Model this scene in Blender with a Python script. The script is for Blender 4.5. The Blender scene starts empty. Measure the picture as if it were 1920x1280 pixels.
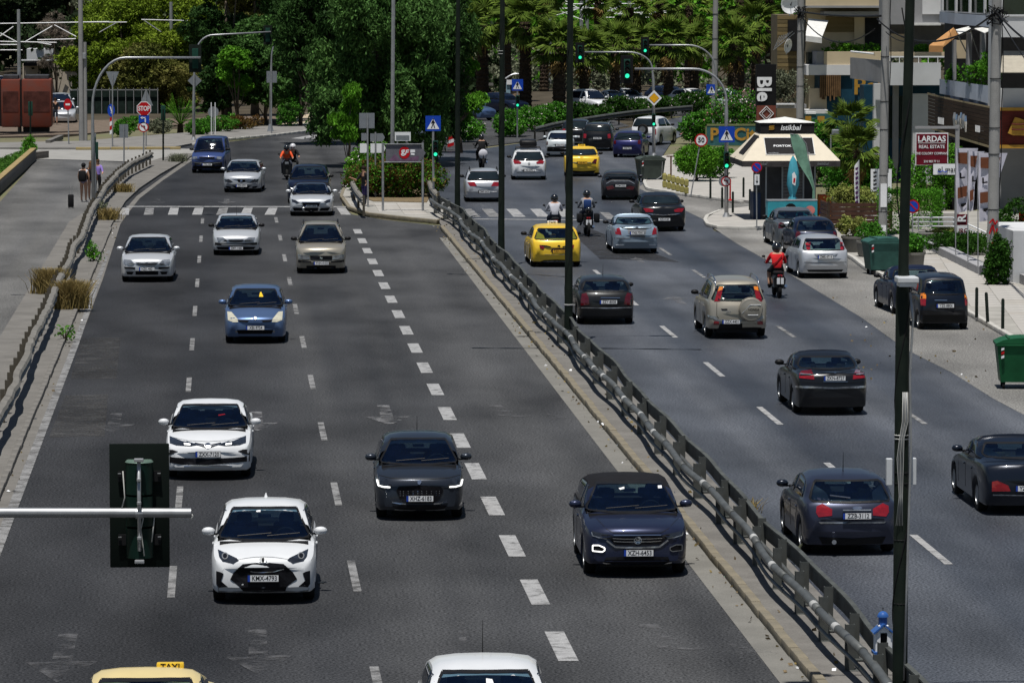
import bpy,bmesh,math,random
from mathutils import Vector,Matrix
from mathutils.bvhtree import BVHTree
R_=random.Random(7)
PI=math.pi
SC=bpy.context.scene
COL=SC.collection
# ---- camera
FPX,CAMH=8300.0,10.6
TH=math.atan(706/FPX)
PS=math.atan(540*math.cos(TH)/FPX)
cam=bpy.data.cameras.new('camera')
camo=bpy.data.objects.new('camera',cam)
COL.objects.link(camo)
camo.location=(0,0,CAMH)
camo.rotation_euler=(PI/2-TH,0,-PS)
cam.sensor_width=36
cam.lens=FPX/1920*36
cam.clip_start=1
cam.clip_end=6000
SC.camera=camo
# ---- light
SUN_EL,SUN_AZ=math.radians(75),math.radians(-163)
w=bpy.data.worlds.new("World")
SC.world=w
w.use_nodes=True
nt=w.node_tree
sky=nt.nodes.new('ShaderNodeTexSky')
sky.sky_type='NISHITA'
sky.sun_disc=False
sky.sun_elevation=SUN_EL
sky.sun_rotation=SUN_AZ
sky.air_density=1.0
sky.dust_density=0.6
bgn=nt.nodes['Background']
nt.links.new(sky.outputs[0],bgn.inputs[0])
bgn.inputs[1].default_value=0.05
sl=bpy.data.lights.new('sun','SUN')
slo=bpy.data.objects.new('sun',sl)
COL.objects.link(slo)
sl.energy=5.0
sl.angle=math.radians(0.5)
sl.color=(1,0.965,0.91)
sdir=Vector((math.sin(SUN_AZ)*math.cos(SUN_EL),math.cos(SUN_AZ)*math.cos(SUN_EL),math.sin(SUN_EL)))
slo.rotation_euler=sdir.to_track_quat('Z','Y').to_euler()
slo.location=(0,100,200)
SC.view_settings.view_transform='Standard'
SC.view_settings.look='None'
SC.view_settings.gamma=1
SC.view_settings.use_curve_mapping=False
SC.view_settings.exposure=-0.02
SC.cycles.max_bounces=5
SC.cycles.diffuse_bounces=2
SC.cycles.glossy_bounces=3
SC.cycles.transparent_max_bounces=6
SC.cycles.use_denoising=True
cf=Vector((math.sin(PS)*math.cos(TH),math.cos(PS)*math.cos(TH),-math.sin(TH)))
cr=Vector((math.cos(PS),-math.sin(PS),0))
cu=Vector((math.sin(PS)*math.sin(TH),math.cos(PS)*math.sin(TH),math.cos(TH)))
CP=Vector((0,0,CAMH))
def ray(px,py):
 return cf+cr*((px-960)/FPX)-cu*((py-640)/FPX)
def G(px,py,z=0.0):
 d=ray(px,py)
 return CP+d*((z-CAMH)/d.z)
def Q(px,py,Y):
 d=ray(px,py)
 return CP+d*(Y/d.y)
def ppm(Y):
 return FPX/(Y/math.cos(PS)/math.cos(TH))
 # ---- materials
MATS={}
def lin(h):
 return h
def pm(name,col,rough=.6,metal=0.,var=.12,scale=4.,bump=0.,coat=0.,spec=.5,emit=None,es=1.,stretch=None,alpha=None,rnd=0.,hue=None,grain=0.):
 if name in MATS:
  return MATS[name]
 m=bpy.data.materials.new(name)
 m.use_nodes=True
 t=m.node_tree
 b=t.nodes['Principled BSDF']
 N=t.nodes.new
 tc=N('ShaderNodeTexCoord')
 src=tc.outputs['Object']
 if stretch:
  mp=N('ShaderNodeMapping')
  mp.inputs['Scale'].default_value=stretch
  t.links.new(src,mp.inputs[0])
  src=mp.outputs[0]
 nz=N('ShaderNodeTexNoise')
 nz.inputs['Scale'].default_value=scale
 nz.inputs['Detail'].default_value=5
 nz.inputs['Roughness'].default_value=.62
 t.links.new(src,nz.inputs['Vector'])
 mx=N('ShaderNodeMix')
 mx.data_type='RGBA'
 c=Vector(col[:3])
 c2=Vector(hue)if hue else c*(1+var)
 mx.inputs['A'].default_value=(*(c*(1-var)),1)
 mx.inputs['B'].default_value=(*c2,1)
 rg=N('ShaderNodeMapRange')
 rg.inputs[1].default_value=.3
 rg.inputs[2].default_value=.7
 t.links.new(nz.outputs[0],rg.inputs[0])
 t.links.new(rg.outputs[0],mx.inputs['Factor'])
 out=mx.outputs['Result']
 if rnd>0:
  gm=N('ShaderNodeNewGeometry')
  m2=N('ShaderNodeMix')
  m2.data_type='RGBA'
  m2.blend_type='MULTIPLY'
  m2.inputs['Factor'].default_value=1
  r2=N('ShaderNodeMapRange')
  r2.inputs[3].default_value=1-rnd
  r2.inputs[4].default_value=1+rnd
  t.links.new(gm.outputs['Random Per Island'],r2.inputs[0])
  t.links.new(out,m2.inputs['A'])
  t.links.new(r2.outputs[0],m2.inputs['B'])
  out=m2.outputs['Result']
 if grain>0:
  n3=N('ShaderNodeTexNoise')
  n3.inputs['Scale'].default_value=38
  n3.inputs['Detail'].default_value=2
  t.links.new(tc.outputs['Object'],n3.inputs['Vector'])
  r3=N('ShaderNodeMapRange')
  r3.inputs[1].default_value=.35
  r3.inputs[2].default_value=.65
  r3.inputs[3].default_value=1-grain
  r3.inputs[4].default_value=1+grain
  t.links.new(n3.outputs[0],r3.inputs[0])
  m3=N('ShaderNodeMix')
  m3.data_type='RGBA'
  m3.blend_type='MULTIPLY'
  m3.inputs['Factor'].default_value=1
  t.links.new(out,m3.inputs['A'])
  t.links.new(r3.outputs[0],m3.inputs['B'])
  out=m3.outputs['Result']
 t.links.new(out,b.inputs['Base Color'])
 b.inputs['Roughness'].default_value=rough
 b.inputs['Metallic'].default_value=metal
 b.inputs['Coat Weight'].default_value=coat
 b.inputs['Coat Roughness'].default_value=.04
 b.inputs['Specular IOR Level'].default_value=spec if spec!=.5 or metal>.2 or rough<.35 else.14
 if emit:
  b.inputs['Emission Color'].default_value=(*emit,1)
  b.inputs['Emission Strength'].default_value=es
 if bump:
  bp=N('ShaderNodeBump')
  bp.inputs['Strength'].default_value=bump
  bp.inputs['Distance'].default_value=.02
  t.links.new(nz.outputs[0],bp.inputs['Height'])
  t.links.new(bp.outputs[0],b.inputs['Normal'])
 MATS[name]=m
 return m
def leafmat(name,col,hue,rnd=.45,scale=.5,trans=.22):
 if name in MATS:
  return MATS[name]
 m=pm(name,col,.6,var=.35,scale=scale,rnd=rnd,hue=hue,spec=.05)
 t=m.node_tree
 b=t.nodes['Principled BSDF']
 tr=t.nodes.new('ShaderNodeBsdfTranslucent')
 ms=t.nodes.new('ShaderNodeMixShader')
 ms.inputs[0].default_value=trans
 cl=b.inputs['Base Color'].links[0].from_socket
 t.links.new(cl,tr.inputs['Color'])
 t.links.new(b.outputs[0],ms.inputs[1])
 t.links.new(tr.outputs[0],ms.inputs[2])
 t.links.new(ms.outputs[0],t.nodes['Material Output'].inputs['Surface'])
 return m
 # ---- mesh builder
class MB:
 def __init__(self):
  self.v=[]
  self.f=[]
  self.m=[]
  self.mi=0
  self.T=Matrix.Identity(4)
 def add(self,vs,fs):
  o=len(self.v)
  T=self.T
  self.v+=[tuple(T@Vector(p))for p in vs]
  self.f+=[tuple(i+o for i in f)for f in fs]
  self.m+=[self.mi]*len(fs)
  return self
 def box(self,c,s,rz=0.,rx=0.,ry=0.):
  x,y,z=s[0]/2,s[1]/2,s[2]/2
  vs=[Vector((a*x,b*y,d*z))for d in(-1,1)for b in(-1,1)for a in(-1,1)]
  M=Matrix.Translation(Vector(c))@Matrix.Rotation(rz,4,'Z')@Matrix.Rotation(rx,4,'X')@Matrix.Rotation(ry,4,'Y')
  return self.add([M@p for p in vs],[(0,2,3,1),(4,5,7,6),(0,1,5,4),(2,6,7,3),(0,4,6,2),(1,3,7,5)])
 def rbox(self,c,s,b=.02,rz=0.,rx=0.):
  bm=bmesh.new()
  bmesh.ops.create_cube(bm,size=1)
  for v in bm.verts:
   v.co=Vector((v.co.x*s[0],v.co.y*s[1],v.co.z*s[2]))
  bmesh.ops.bevel(bm,geom=bm.edges[:],offset=b,segments=2,affect='EDGES',profile=.5)
  M=Matrix.Translation(Vector(c))@Matrix.Rotation(rz,4,'Z')@Matrix.Rotation(rx,4,'X')
  bm.verts.index_update()
  self.add([M@v.co for v in bm.verts],[tuple(v.index for v in f.verts)for f in bm.faces])
  bm.free()
  return self
 def tube(self,pts,r,n=8,cap=True):
  pts=[Vector(p)for p in pts]
  rs=r if isinstance(r,(list,tuple))else[r]*len(pts)
  vs=[]
  fs=[]
  up=None
  for i,p in enumerate(pts):
   d=(pts[min(i+1,len(pts)-1)]-pts[max(i-1,0)])
   d=d.normalized()if d.length>1e-9 else Vector((0,0,1))
   if up is None:
    up=d.orthogonal().normalized()
   else:
    up=(up-d*up.dot(d))
    up=up.normalized()if up.length>1e-6 else d.orthogonal().normalized()
   s=d.cross(up)
   for k in range(n):
    a=2*PI*k/n
    vs.append(p+(up*math.cos(a)+s*math.sin(a))*rs[i])
  for i in range(len(pts)-1):
   for k in range(n):
    k2=(k+1)%n
    fs.append((i*n+k,i*n+k2,(i+1)*n+k2,(i+1)*n+k))
  if cap:
   fs.append(tuple(range(n-1,-1,-1)))
   fs.append(tuple(range((len(pts)-1)*n,len(pts)*n)))
  return self.add(vs,fs)
 def lathe(self,prof,n=16,c=(0,0,0),axis='Z'):
  vs=[]
  fs=[]
  for r,h in prof:
   for k in range(n):
    a=2*PI*k/n
    if axis=='Z':
     p=(r*math.cos(a),r*math.sin(a),h)
    elif axis=='X':
     p=(h,r*math.cos(a),r*math.sin(a))
    else:
     p=(r*math.sin(a),h,r*math.cos(a))
    vs.append(Vector(p)+Vector(c))
  for i in range(len(prof)-1):
   for k in range(n):
    k2=(k+1)%n
    fs.append((i*n+k,i*n+k2,(i+1)*n+k2,(i+1)*n+k))
  fs.append(tuple(range(n-1,-1,-1)))
  fs.append(tuple(range((len(prof)-1)*n,len(prof)*n)))
  return self.add(vs,fs)
 def ball(self,c,s,n=12,m=8):
  if not isinstance(s,(tuple,list)):
   s=(s,s,s)
  vs=[]
  fs=[]
  for i in range(m+1):
   t=PI*i/m
   for k in range(n):
    a=2*PI*k/n
    vs.append((c[0]+s[0]*math.sin(t)*math.cos(a),c[1]+s[1]*math.sin(t)*math.sin(a),c[2]+s[2]*math.cos(t)))
  for i in range(m):
   for k in range(n):
    k2=(k+1)%n
    fs.append((i*n+k,(i+1)*n+k,(i+1)*n+k2,i*n+k2))
  return self.add(vs,fs)
 def prism(self,poly,y0,y1):
  n=len(poly)
  area=sum(poly[i][0]*poly[(i+1)%n][1]-poly[(i+1)%n][0]*poly[i][1]for i in range(n))
  if area<0:
   poly=poly[::-1]
  vs=[(p[0],y0,p[1])for p in poly]+[(p[0],y1,p[1])for p in poly]
  fs=[tuple(range(n)),tuple(range(2*n-1,n-1,-1))]
  for i in range(n):
   j=(i+1)%n
   fs.append((i,i+n,j+n,j))
  return self.add(vs,fs)
 def slab(self,poly,z0,z1):
  n=len(poly)
  area=sum(poly[i][0]*poly[(i+1)%n][1]-poly[(i+1)%n][0]*poly[i][1]for i in range(n))
  if area<0:
   poly=poly[::-1]
  vs=[(p[0],p[1],z0)for p in poly]+[(p[0],p[1],z1)for p in poly]
  fs=[tuple(range(n-1,-1,-1)),tuple(range(n,2*n))]
  for i in range(n):
   j=(i+1)%n
   fs.append((i,j,j+n,i+n))
  return self.add(vs,fs)
 def mesh(self,name,mats,smooth=False):
  me=bpy.data.meshes.new(name)
  me.from_pydata(self.v,[],self.f)
  if not isinstance(mats,(list,tuple)):
   mats=[mats]
  for m in mats:
   me.materials.append(m)
  if len(mats)>1:
   me.polygons.foreach_set('material_index',self.m)
  if smooth:
   me.polygons.foreach_set('use_smooth',[True]*len(me.polygons))
   if smooth=='a':
    me.set_sharp_from_angle(angle=math.radians(38))
  me.update()
  return me
 def build(self,name,mats,parent=None,smooth=False,loc=None,rz=0.,kind=None):
  o=bpy.data.objects.new(name,self.mesh(name,mats,smooth))
  COL.objects.link(o)
  if parent is not None:
   o.parent=parent
  if loc is not None:
   o.location=loc
  if rz:
   o.rotation_euler=(0,0,rz)
  if kind:
   o['kind']=kind
  return o
def obj(name,me,parent=None,loc=None,rz=0.):
 o=bpy.data.objects.new(name,me)
 COL.objects.link(o)
 if parent is not None:
  o.parent=parent
 if loc is not None:
  o.location=loc
 if rz:
  o.rotation_euler=(0,0,rz)
 return o
def thing(name,label,cat,loc=(0,0,0),rz=0.,group=None):
 o=bpy.data.objects.new(name,None)
 o.empty_display_size=.3
 COL.objects.link(o)
 o.location=loc
 o.rotation_euler=(0,0,rz)
 o['label']=label
 o['category']=cat
 if group:
  o['group']=group
 return o
def tag(o,label,cat,group=None,kind=None):
 o['label']=label
 o['category']=cat
 if group:
  o['group']=group
 if kind:
  o['kind']=kind
 return o
def dup(root,loc,rz=None,label=None,group=None):
 r=root.copy()
 COL.objects.link(r)
 r.location=loc
 if rz is not None:
  r.rotation_euler=(0,0,rz)
 if label:
  r['label']=label
 if group:
  r['group']=group
 for ch in list(root.children):
  c=ch.copy()
  COL.objects.link(c)
  c.parent=r
  for g in ch.children:
   d=g.copy()
   COL.objects.link(d)
   d.parent=c
 return r
def text(name,s,size,m,parent,loc,rot=(PI/2,0,0),align='CENTER',bold=0.,ext=.004,sx=1.,shear=0.,spacing=1.):
 cu_=bpy.data.curves.new(name,'FONT')
 cu_.body=s
 cu_.size=size
 cu_.align_x=align
 cu_.align_y='CENTER'
 cu_.extrude=ext
 cu_.offset=bold*size
 cu_.shear=shear
 cu_.space_character=spacing
 cu_.resolution_u=3
 cu_.materials.append(m)
 o=bpy.data.objects.new(name,cu_)
 COL.objects.link(o)
 o.parent=parent
 o.location=loc
 o.rotation_euler=rot
 o.scale=(sx,1,1)
 return o
def sheet(name,pts,z,m,kind='structure',parent=None):
 mb=MB()
 pts=[(p[0],p[1])for p in pts]
 n=len(pts)
 area=sum(pts[i][0]*pts[(i+1)%n][1]-pts[(i+1)%n][0]*pts[i][1]for i in range(n))
 if area<0:
  pts=pts[::-1]
 mb.add([(p[0],p[1],z)for p in pts],[tuple(range(n))])
 return mb.build(name,m,parent,kind=kind)
def sm(a,b,x):
 t=max(0.,min(1.,(x-a)/(b-a)))
 return t*t*(3-2*t)
def pchip(pts):
 xs=[p[0]for p in pts]
 ys=[p[1]for p in pts]
 n=len(xs)
 d=[(ys[i+1]-ys[i])/(xs[i+1]-xs[i])for i in range(n-1)]
 g=[d[0]]+[0 if d[i-1]*d[i]<=0 else 2*d[i-1]*d[i]/(d[i-1]+d[i])for i in range(1,n-1)]+[d[-1]]
 def f(x):
  if x<=xs[0]:
   return ys[0]
  if x>=xs[-1]:
   return ys[-1]
  i=0
  while xs[i+1]<x:
   i+=1
  h=xs[i+1]-xs[i]
  t=(x-xs[i])/h
  return(ys[i]*(1+2*t)*(1-t)**2+h*g[i]*t*(1-t)**2+ys[i+1]*t*t*(3-2*t)+h*g[i+1]*t*t*(t-1))
 return f
 # ==== ground and roads
M_gnd=pm('dry_earth',(.20,.17,.12),.95,var=.25,scale=.25,hue=(.13,.14,.07))
M_conc=pm('pale_concrete',(.17,.165,.15),.85,var=.16,scale=.7,bump=.15,grain=.1)
M_conc2=pm('worn_concrete',(.15,.143,.132),.85,var=.2,scale=.9,bump=.15,grain=.12)
M_pave=pm('pavement_slab',(.36,.345,.32),.8,var=.14,scale=1.2,grain=.08)
M_pave2=pm('pavement_bed',(.30,.29,.265),.9,var=.2,scale=1.2)
M_kerb=pm('kerb_stone',(.20,.185,.15),.85,var=.3,scale=1.5,hue=(.225,.195,.14),grain=.1)
M_kerbw=pm('pale_kerb_stone',(.42,.41,.38),.85,var=.15,scale=1.5,grain=.1)
M_wmark=pm('worn_white_paint',(.30,.30,.30),.6,var=.22,scale=3.5,grain=.18)
M_fmark=None
def worn(m,lo,hi,sc=3.):
 t=m.node_tree
 N=t.nodes.new
 tc=N('ShaderNodeTexCoord')
 n=N('ShaderNodeTexNoise')
 n.inputs['Scale'].default_value=sc
 n.inputs['Detail'].default_value=9
 n.inputs['Roughness'].default_value=.72
 t.links.new(tc.outputs['Object'],n.inputs['Vector'])
 r=N('ShaderNodeMapRange')
 r.inputs[1].default_value=lo
 r.inputs[2].default_value=hi
 t.links.new(n.outputs[0],r.inputs[0])
 mx=N('ShaderNodeMixShader')
 tr=N('ShaderNodeBsdfTransparent')
 t.links.new(r.outputs[0],mx.inputs[0])
 t.links.new(tr.outputs[0],mx.inputs[1])
 t.links.new(t.nodes['Principled BSDF'].outputs[0],mx.inputs[2])
 t.links.new(mx.outputs[0],t.nodes['Material Output'].inputs['Surface'])
 return m
M_amark=worn(pm('arrow_white_paint',(.19,.19,.195),.7,var=.3,scale=2.2,grain=.3),.44,.66,1.6)
M_fmark=worn(pm('faint_white_paint',(.13,.13,.135),.7,var=.3,scale=2.2,grain=.25),.48,.72,1.4)
M_mark2=pm('faded_white_paint',(.19,.19,.19),.7,var=.35,scale=2.5,grain=.25)
M_dirt=pm('brown_leaf_litter',(.16,.12,.07),.95,var=.35,scale=5,grain=.3)
def asphalt(name,base,track,tscale,rough=.62,xg=None,spec=.16):
 m=bpy.data.materials.new(name)
 m.use_nodes=True
 t=m.node_tree
 b=t.nodes['Principled BSDF']
 N=t.nodes.new
 L_=t.links.new
 tc=N('ShaderNodeTexCoord')
 def noise(sc,mapping,det=4,lo=.3,hi=.7,a=0.,z=1.):
  mp=N('ShaderNodeMapping')
  mp.inputs['Scale'].default_value=mapping
  L_(tc.outputs['Object'],mp.inputs[0])
  n=N('ShaderNodeTexNoise')
  n.inputs['Scale'].default_value=sc
  n.inputs['Detail'].default_value=det
  L_(mp.outputs[0],n.inputs['Vector'])
  r=N('ShaderNodeMapRange')
  r.inputs[1].default_value=lo
  r.inputs[2].default_value=hi
  r.inputs[3].default_value=a
  r.inputs[4].default_value=z
  L_(n.outputs[0],r.inputs[0])
  return r.outputs[0],n
 streak,_=noise(tscale,(1,.012,1),2)
 blotch,_=noise(.35,(1,.35,1),5)
 grain,gn=noise(22,(1,1,1),3,.34,.66,.4,1.7)
 spk,_=noise(60,(1,.5,1),1,.68,.8,0,1)
 m1=N('ShaderNodeMix')
 m1.data_type='RGBA'
 m1.inputs['A'].default_value=(*base,1)
 m1.inputs['B'].default_value=(*track,1)
 if xg:
  sx=N('ShaderNodeSeparateXYZ')
  L_(tc.outputs['Object'],sx.inputs[0])
  ad=N('ShaderNodeMath')
  ad.operation='ADD'
  L_(sx.outputs[0],ad.inputs[0])
  L_(streak,ad.inputs[1])
  rx_=N('ShaderNodeMapRange')
  rx_.inputs[1].default_value=xg[0]
  rx_.inputs[2].default_value=xg[1]
  rx_.inputs[3].default_value=.25
  rx_.inputs[4].default_value=1.15
  L_(ad.outputs[0],rx_.inputs[0])
  ml=N('ShaderNodeMath')
  ml.operation='MULTIPLY'
  L_(rx_.outputs[0],ml.inputs[0])
  st2=N('ShaderNodeMapRange')
  st2.inputs[3].default_value=.35
  st2.inputs[4].default_value=1.
  L_(streak,st2.inputs[0])
  L_(st2.outputs[0],ml.inputs[1])
  L_(ml.outputs[0],m1.inputs['Factor'])
 else:
  L_(streak,m1.inputs['Factor'])
 m2=N('ShaderNodeMix')
 m2.data_type='RGBA'
 m2.blend_type='MULTIPLY'
 r=N('ShaderNodeMapRange')
 r.inputs[3].default_value=.60
 r.inputs[4].default_value=1.35
 L_(blotch,r.inputs[0])
 m2.inputs['Factor'].default_value=1
 L_(m1.outputs['Result'],m2.inputs['A'])
 L_(r.outputs[0],m2.inputs['B'])
 m3=N('ShaderNodeMix')
 m3.data_type='RGBA'
 m3.blend_type='MULTIPLY'
 m3.inputs['Factor'].default_value=1
 L_(m2.outputs['Result'],m3.inputs['A'])
 L_(grain,m3.inputs['B'])
 m4=N('ShaderNodeMix')
 m4.data_type='RGBA'
 m4.inputs['B'].default_value=(.14,.14,.145,1)
 mu=N('ShaderNodeMath')
 mu.operation='MULTIPLY'
 mu.inputs[1].default_value=.9
 L_(spk,mu.inputs[0])
 L_(mu.outputs[0],m4.inputs['Factor'])
 L_(m3.outputs['Result'],m4.inputs['A'])
 L_(m4.outputs['Result'],b.inputs['Base Color'])
 rr=N('ShaderNodeMapRange')
 rr.inputs[3].default_value=rough-.1
 rr.inputs[4].default_value=rough+.12
 L_(streak,rr.inputs[0])
 L_(rr.outputs[0],b.inputs['Roughness'])
 b.inputs['Specular IOR Level'].default_value=spec
 bp=N('ShaderNodeBump')
 bp.inputs['Strength'].default_value=.6
 bp.inputs['Distance'].default_value=.01
 L_(gn.outputs[0],bp.inputs['Height'])
 L_(bp.outputs[0],b.inputs['Normal'])
 MATS[name]=m
 return m
M_as1=asphalt('left_asphalt',(.023,.0238,.0265),(.058,.059,.061),.5,.7,(.0,4.5),.07)
M_as2=asphalt('right_asphalt',(.028,.032,.041),(.080,.086,.098),.45,.5)
M_as3=asphalt('service_asphalt',(.085,.085,.085),(.115,.113,.108),.5,.75)
M_as4=asphalt('patch_asphalt',(.040,.040,.041),(.050,.049,.048),.6,.8)
M_as5=asphalt('dark_patch_asphalt',(.026,.026,.028),(.034,.034,.036),.6)
M_as6=asphalt('parking_asphalt',(.145,.142,.134),(.185,.18,.17),.5,.8)
sheet('ground',[(-2500,-300),(2500,-300),(2500,4000),(-2500,4000)],-.05,M_gnd)
gp=lambda*p:[G(x,y)for x,y in p]
XL,XM0,XM1=-4.55,8.28,9.95
# left carriageway: straight part then the bend to the right
lc=[(-4.6,-20),(-4.6,185)]+gp((222,398),(238,374),(262,352),(300,326),(345,306),(100,304),(-40,300),(-40,268),(200,268),(430,266),(640,240),(760,218),(1000,205),(1500,190),(1500,206),(1180,222),(1010,240),(900,258),(830,268),(700,300),(655,330),(640,355),(642,385),(660,402),(720,412),(832,424))+[(8.72,172),(8.72,-20)]
sheet('left_carriageway',lc,0,M_as1)
sheet('junction_road',gp((560,268),(700,232),(860,214),(1100,205),(1180,236),(1010,262),(905,275),(848,300),(850,400),(826,400),(820,330),(770,300),(660,300)),-.006,M_as1)
# right carriageway
rc=[(9.6,-20),(9.6,186)]+gp((840,398),(828,380),(812,340),(806,318),(826,286),(905,279),(1010,264),(1180,240),(1320,210),(1500,196),(1500,216),(1330,232),(1262,262),(1240,296),(1205,345),(1290,366),(1335,372),(1420,380),(1440,398),(1400,392),(1330,412),(1338,432),(1380,448),(1441,482),(1515,527),(1616,588),(1700,648),(1784,690),(1864,740),(2000,812))+[(18.6,90),(18.3,-20)]
sheet('right_carriageway',rc,0.0,M_as2)
# parking lane
pk=gp((1338,428),(1480,430),(1600,489),(1760,560),(1878,626),(2000,690))+[(22.2,90),(22.2,-20),(18.0,-20),(18.3,90)]+gp((2000,820),(1864,748),(1784,698),(1700,656),(1616,596),(1515,535),(1441,490),(1380,456))
sheet('parking_lane',pk,.004,M_as6)
# service road on the left
sr=[(-16,-20),(-6.35,-20),(-6.35,182)]+gp((160,402),(186,374),(226,332),(290,306),(100,300),(69,300))+[(-10.05,190),(-10.05,175),(-16,175)]
sheet('service_road',sr,.006,M_as3)
sheet('service_road_end',gp((69,299),(100,299),(300,305),(345,300),(420,291),(420,280),(100,277),(-40,277),(-40,300)),.010,pm('concrete_road',(.27,.265,.25),.8,var=.12,scale=.8,grain=.08))
# verge strip left of the left carriageway
vb=MB()
vp=[(-6.4,-20),(-6.4,182)]+[(p.x,p.y)for p in gp((158,402),(184,374),(224,332),(262,312),(300,300),(345,291),(365,291),(352,300),(300,330),(262,356),(236,380),(222,402))]+[(-4.62,180),(-4.55,-20)]
vb.slab([(a[0],a[1])for a in vp],-.04,.10)
vo=vb.build('verge_pavement',M_conc2,kind='structure')
sheet('gutter_left',[(-4.5,-20),(-4.62,150),(-4.62,182)]+gp((232,396),(256,368),(300,336),(350,300),(362,300),(306,338),(262,372),(240,400))+[(-4.3,182),(-4.15,150),(-4.05,-20)],.006,M_conc2)
sheet('edge_line_left',[(-4.28,60),(-4.06,60),(-4.12,125),(-4.28,165),(-4.40,165),(-4.30,125)],.010,M_mark2)
# median
mbm=MB()
mbm.slab([(8.72,-20),(9.90,-20),(9.90,186),(9.3,193),(8.72,180)],-.04,.12)
md=mbm.build('median_strip',M_conc2,kind='structure')
km=MB()
km.rbox((0,0,.07),(.16,.96,.16),.02)
kme=km.mesh('kerb_stone',M_kerb,'a')
for i in range(118):
 obj('kerb_stone',kme,md,(8.70+R_.uniform(-.012,.012),60.5+i,R_.uniform(-.008,.008)),R_.uniform(-.01,.01))
sheet('gutter_median',[(8.08,-20),(8.2,100),(8.32,172),(8.62,172),(8.62,-20)],.006,M_conc)
kvm=MB()
kvm.rbox((0,0,.05),(.14,.96,.14),.02)
kve=kvm.mesh('kerb_stone',M_conc2,'a')
for i in range(112):
 obj('kerb_stone',kve,vo,(-4.55-.0006*i+R_.uniform(-.01,.01),66.5+i,R_.uniform(-.006,.006)))
 # markings
worn(M_mark2,.28,.52,2.5)
worn(M_wmark,.26,.48,3.5)
worn(M_as4,.34,.62,1.1)
worn(M_as5,.3,.6,.8)
mk=MB()
def dash(xc,y0,y1,wd,mb):
 mb.add([(xc(y0)-wd/2,y0,0),(xc(y0)+wd/2,y0,0),(xc(y1)+wd/2,y1,0),(xc(y1)-wd/2,y1,0)],[(0,1,2,3)])
def dash_line(name,xc,ys,ln,wd,m,z=.008,parent=None):
 o=None
 for y in ys:
  mb=MB()
  dash(lambda q:xc(q),y,y+ln,wd,mb)
  o=mb.build('lane_dash',m,parent,loc=(0,0,z))
 return o
lm=bpy.data.objects.new('lane_markings',None)
COL.objects.link(lm)
lm['kind']='structure'
Y=lambda py:G(960,py).y
y0=Y(1240)
dash_line('d',lambda y:5.2+(y-70)*.0006,[y0+6*i for i in range(19)],3.0,.31,M_wmark,parent=lm)
y1=Y(945)
dash_line('d',lambda y:2.2-(y-80)*.0008,[y1+12*i for i in range(-3,9)],3.9,.14,M_mark2,parent=lm)
dash_line('d',lambda y:-.95,[Y(1114)+12*i for i in range(0,10)],3.9,.13,M_mark2,parent=lm)
y2=Y(1065)
dash_line('d',lambda y:12.78+(y-80)*.0005,[y2+12*i for i in range(0,9)],4.1,.15,M_wmark,parent=lm)
dash_line('d',lambda y:16.15+(y-100)*.002,[Y(800)+12*i for i in range(0,7)],4.0,.13,M_mark2,parent=lm)
# zebra crossings and stop lines
zb=bpy.data.objects.new('zebra_crossing',None)
COL.objects.link(zb)
zb['kind']='structure'
def quadpx(name,pts,z,m,parent):
 mb=MB()
 ps=[G(x,y)for x,y in pts]
 mb.add([(p.x,p.y,z)for p in ps],[tuple(range(len(ps)))])
 o=mb.build(name,m,parent)
 return o
for i in range(7):
 x=226+i*45.3
 dx=-2+i*1.6
 if i in(1,4):
  mm=M_mark2
 else:
  mm=M_wmark
 quadpx('zebra_bar',[(x-2,403),(x+16+dx*.2,403),(x+18+dx*.6,390),(x+2+dx*.5,390)],.009,mm,zb)
quadpx('zebra_bar',[(640,403),(658,403),(648,390),(631,390)],.009,M_wmark,zb)
for i,x in enumerate((866,905,951,996,1042)):
 quadpx('zebra_bar',[(x+12,407),(x+35,407),(x+18,392),(x-2,392)],.009,M_mark2 if i<2 else M_wmark,zb)
quadpx('zebra_bar',[(1138,411),(1160,413),(1142,399),(1124,398)],.009,M_mark2,zb)
for i,x in enumerate((546,580,614,648)):
 quadpx('zebra_bar',[(x,260),(x+40,253),(x+60,254),(x+22,261)],.009,M_wmark,zb)
quadpx('zebra_bar',[(642,348),(652,352),(668,338),(660,334)],.009,M_mark2,zb)
quadpx('zebra_bar',[(634,362),(641,364),(650,355),(643,352)],.009,M_mark2,zb)
quadpx('stop_line',[(237,388.2),(655,388.8),(655,387.2),(237,386.8)],.009,M_wmark,lm)
quadpx('stop_line',[(880,411.6),(1130,413.6),(1130,412.3),(880,410.4)],.009,M_wmark,lm)
def arrow(name,x,y,s,kind,m,flip=False):
 """painted arrow pointing towards -Y (oncoming) or +Y"""
 mb=MB()
 if kind=='s':
  polys=[[(-.14,0),(.14,0),(.14,-2.8),(-.14,-2.8)],[(-.5,-2.6),(.5,-2.6),(0,-4.4)]]
 elif kind=='r':
  polys=[[(-.14,0),(.14,0),(.3,-1.9),(-.05,-2.3)],[(-.05,-2.3),(.3,-1.9),(1.0,-2.3),(1.0,-2.75)],[(1.0,-1.9),(1.0,-3.3),(1.6,-2.9)]]
 for p in polys:
  q=[(a*s,b*s*(1 if not flip else-1))for a,b in p]
  mb.add([(a,b,0)for a,b in q],[tuple(range(len(q)))])
 g=G(x,y)
 return mb.build(name,m,lm,loc=(g.x,g.y,.012))
arrow('painted_arrow',655/3+0,775,1.0,'s',M_fmark)
arrow('painted_arrow',718,760,1.05,'s',M_amark)
arrow('painted_arrow',928,760,1.1,'r',M_fmark)
arrow('painted_arrow',128,1188,1.1,'s',M_fmark)
arrow('painted_arrow',482,1180,1.05,'s',M_fmark)
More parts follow.
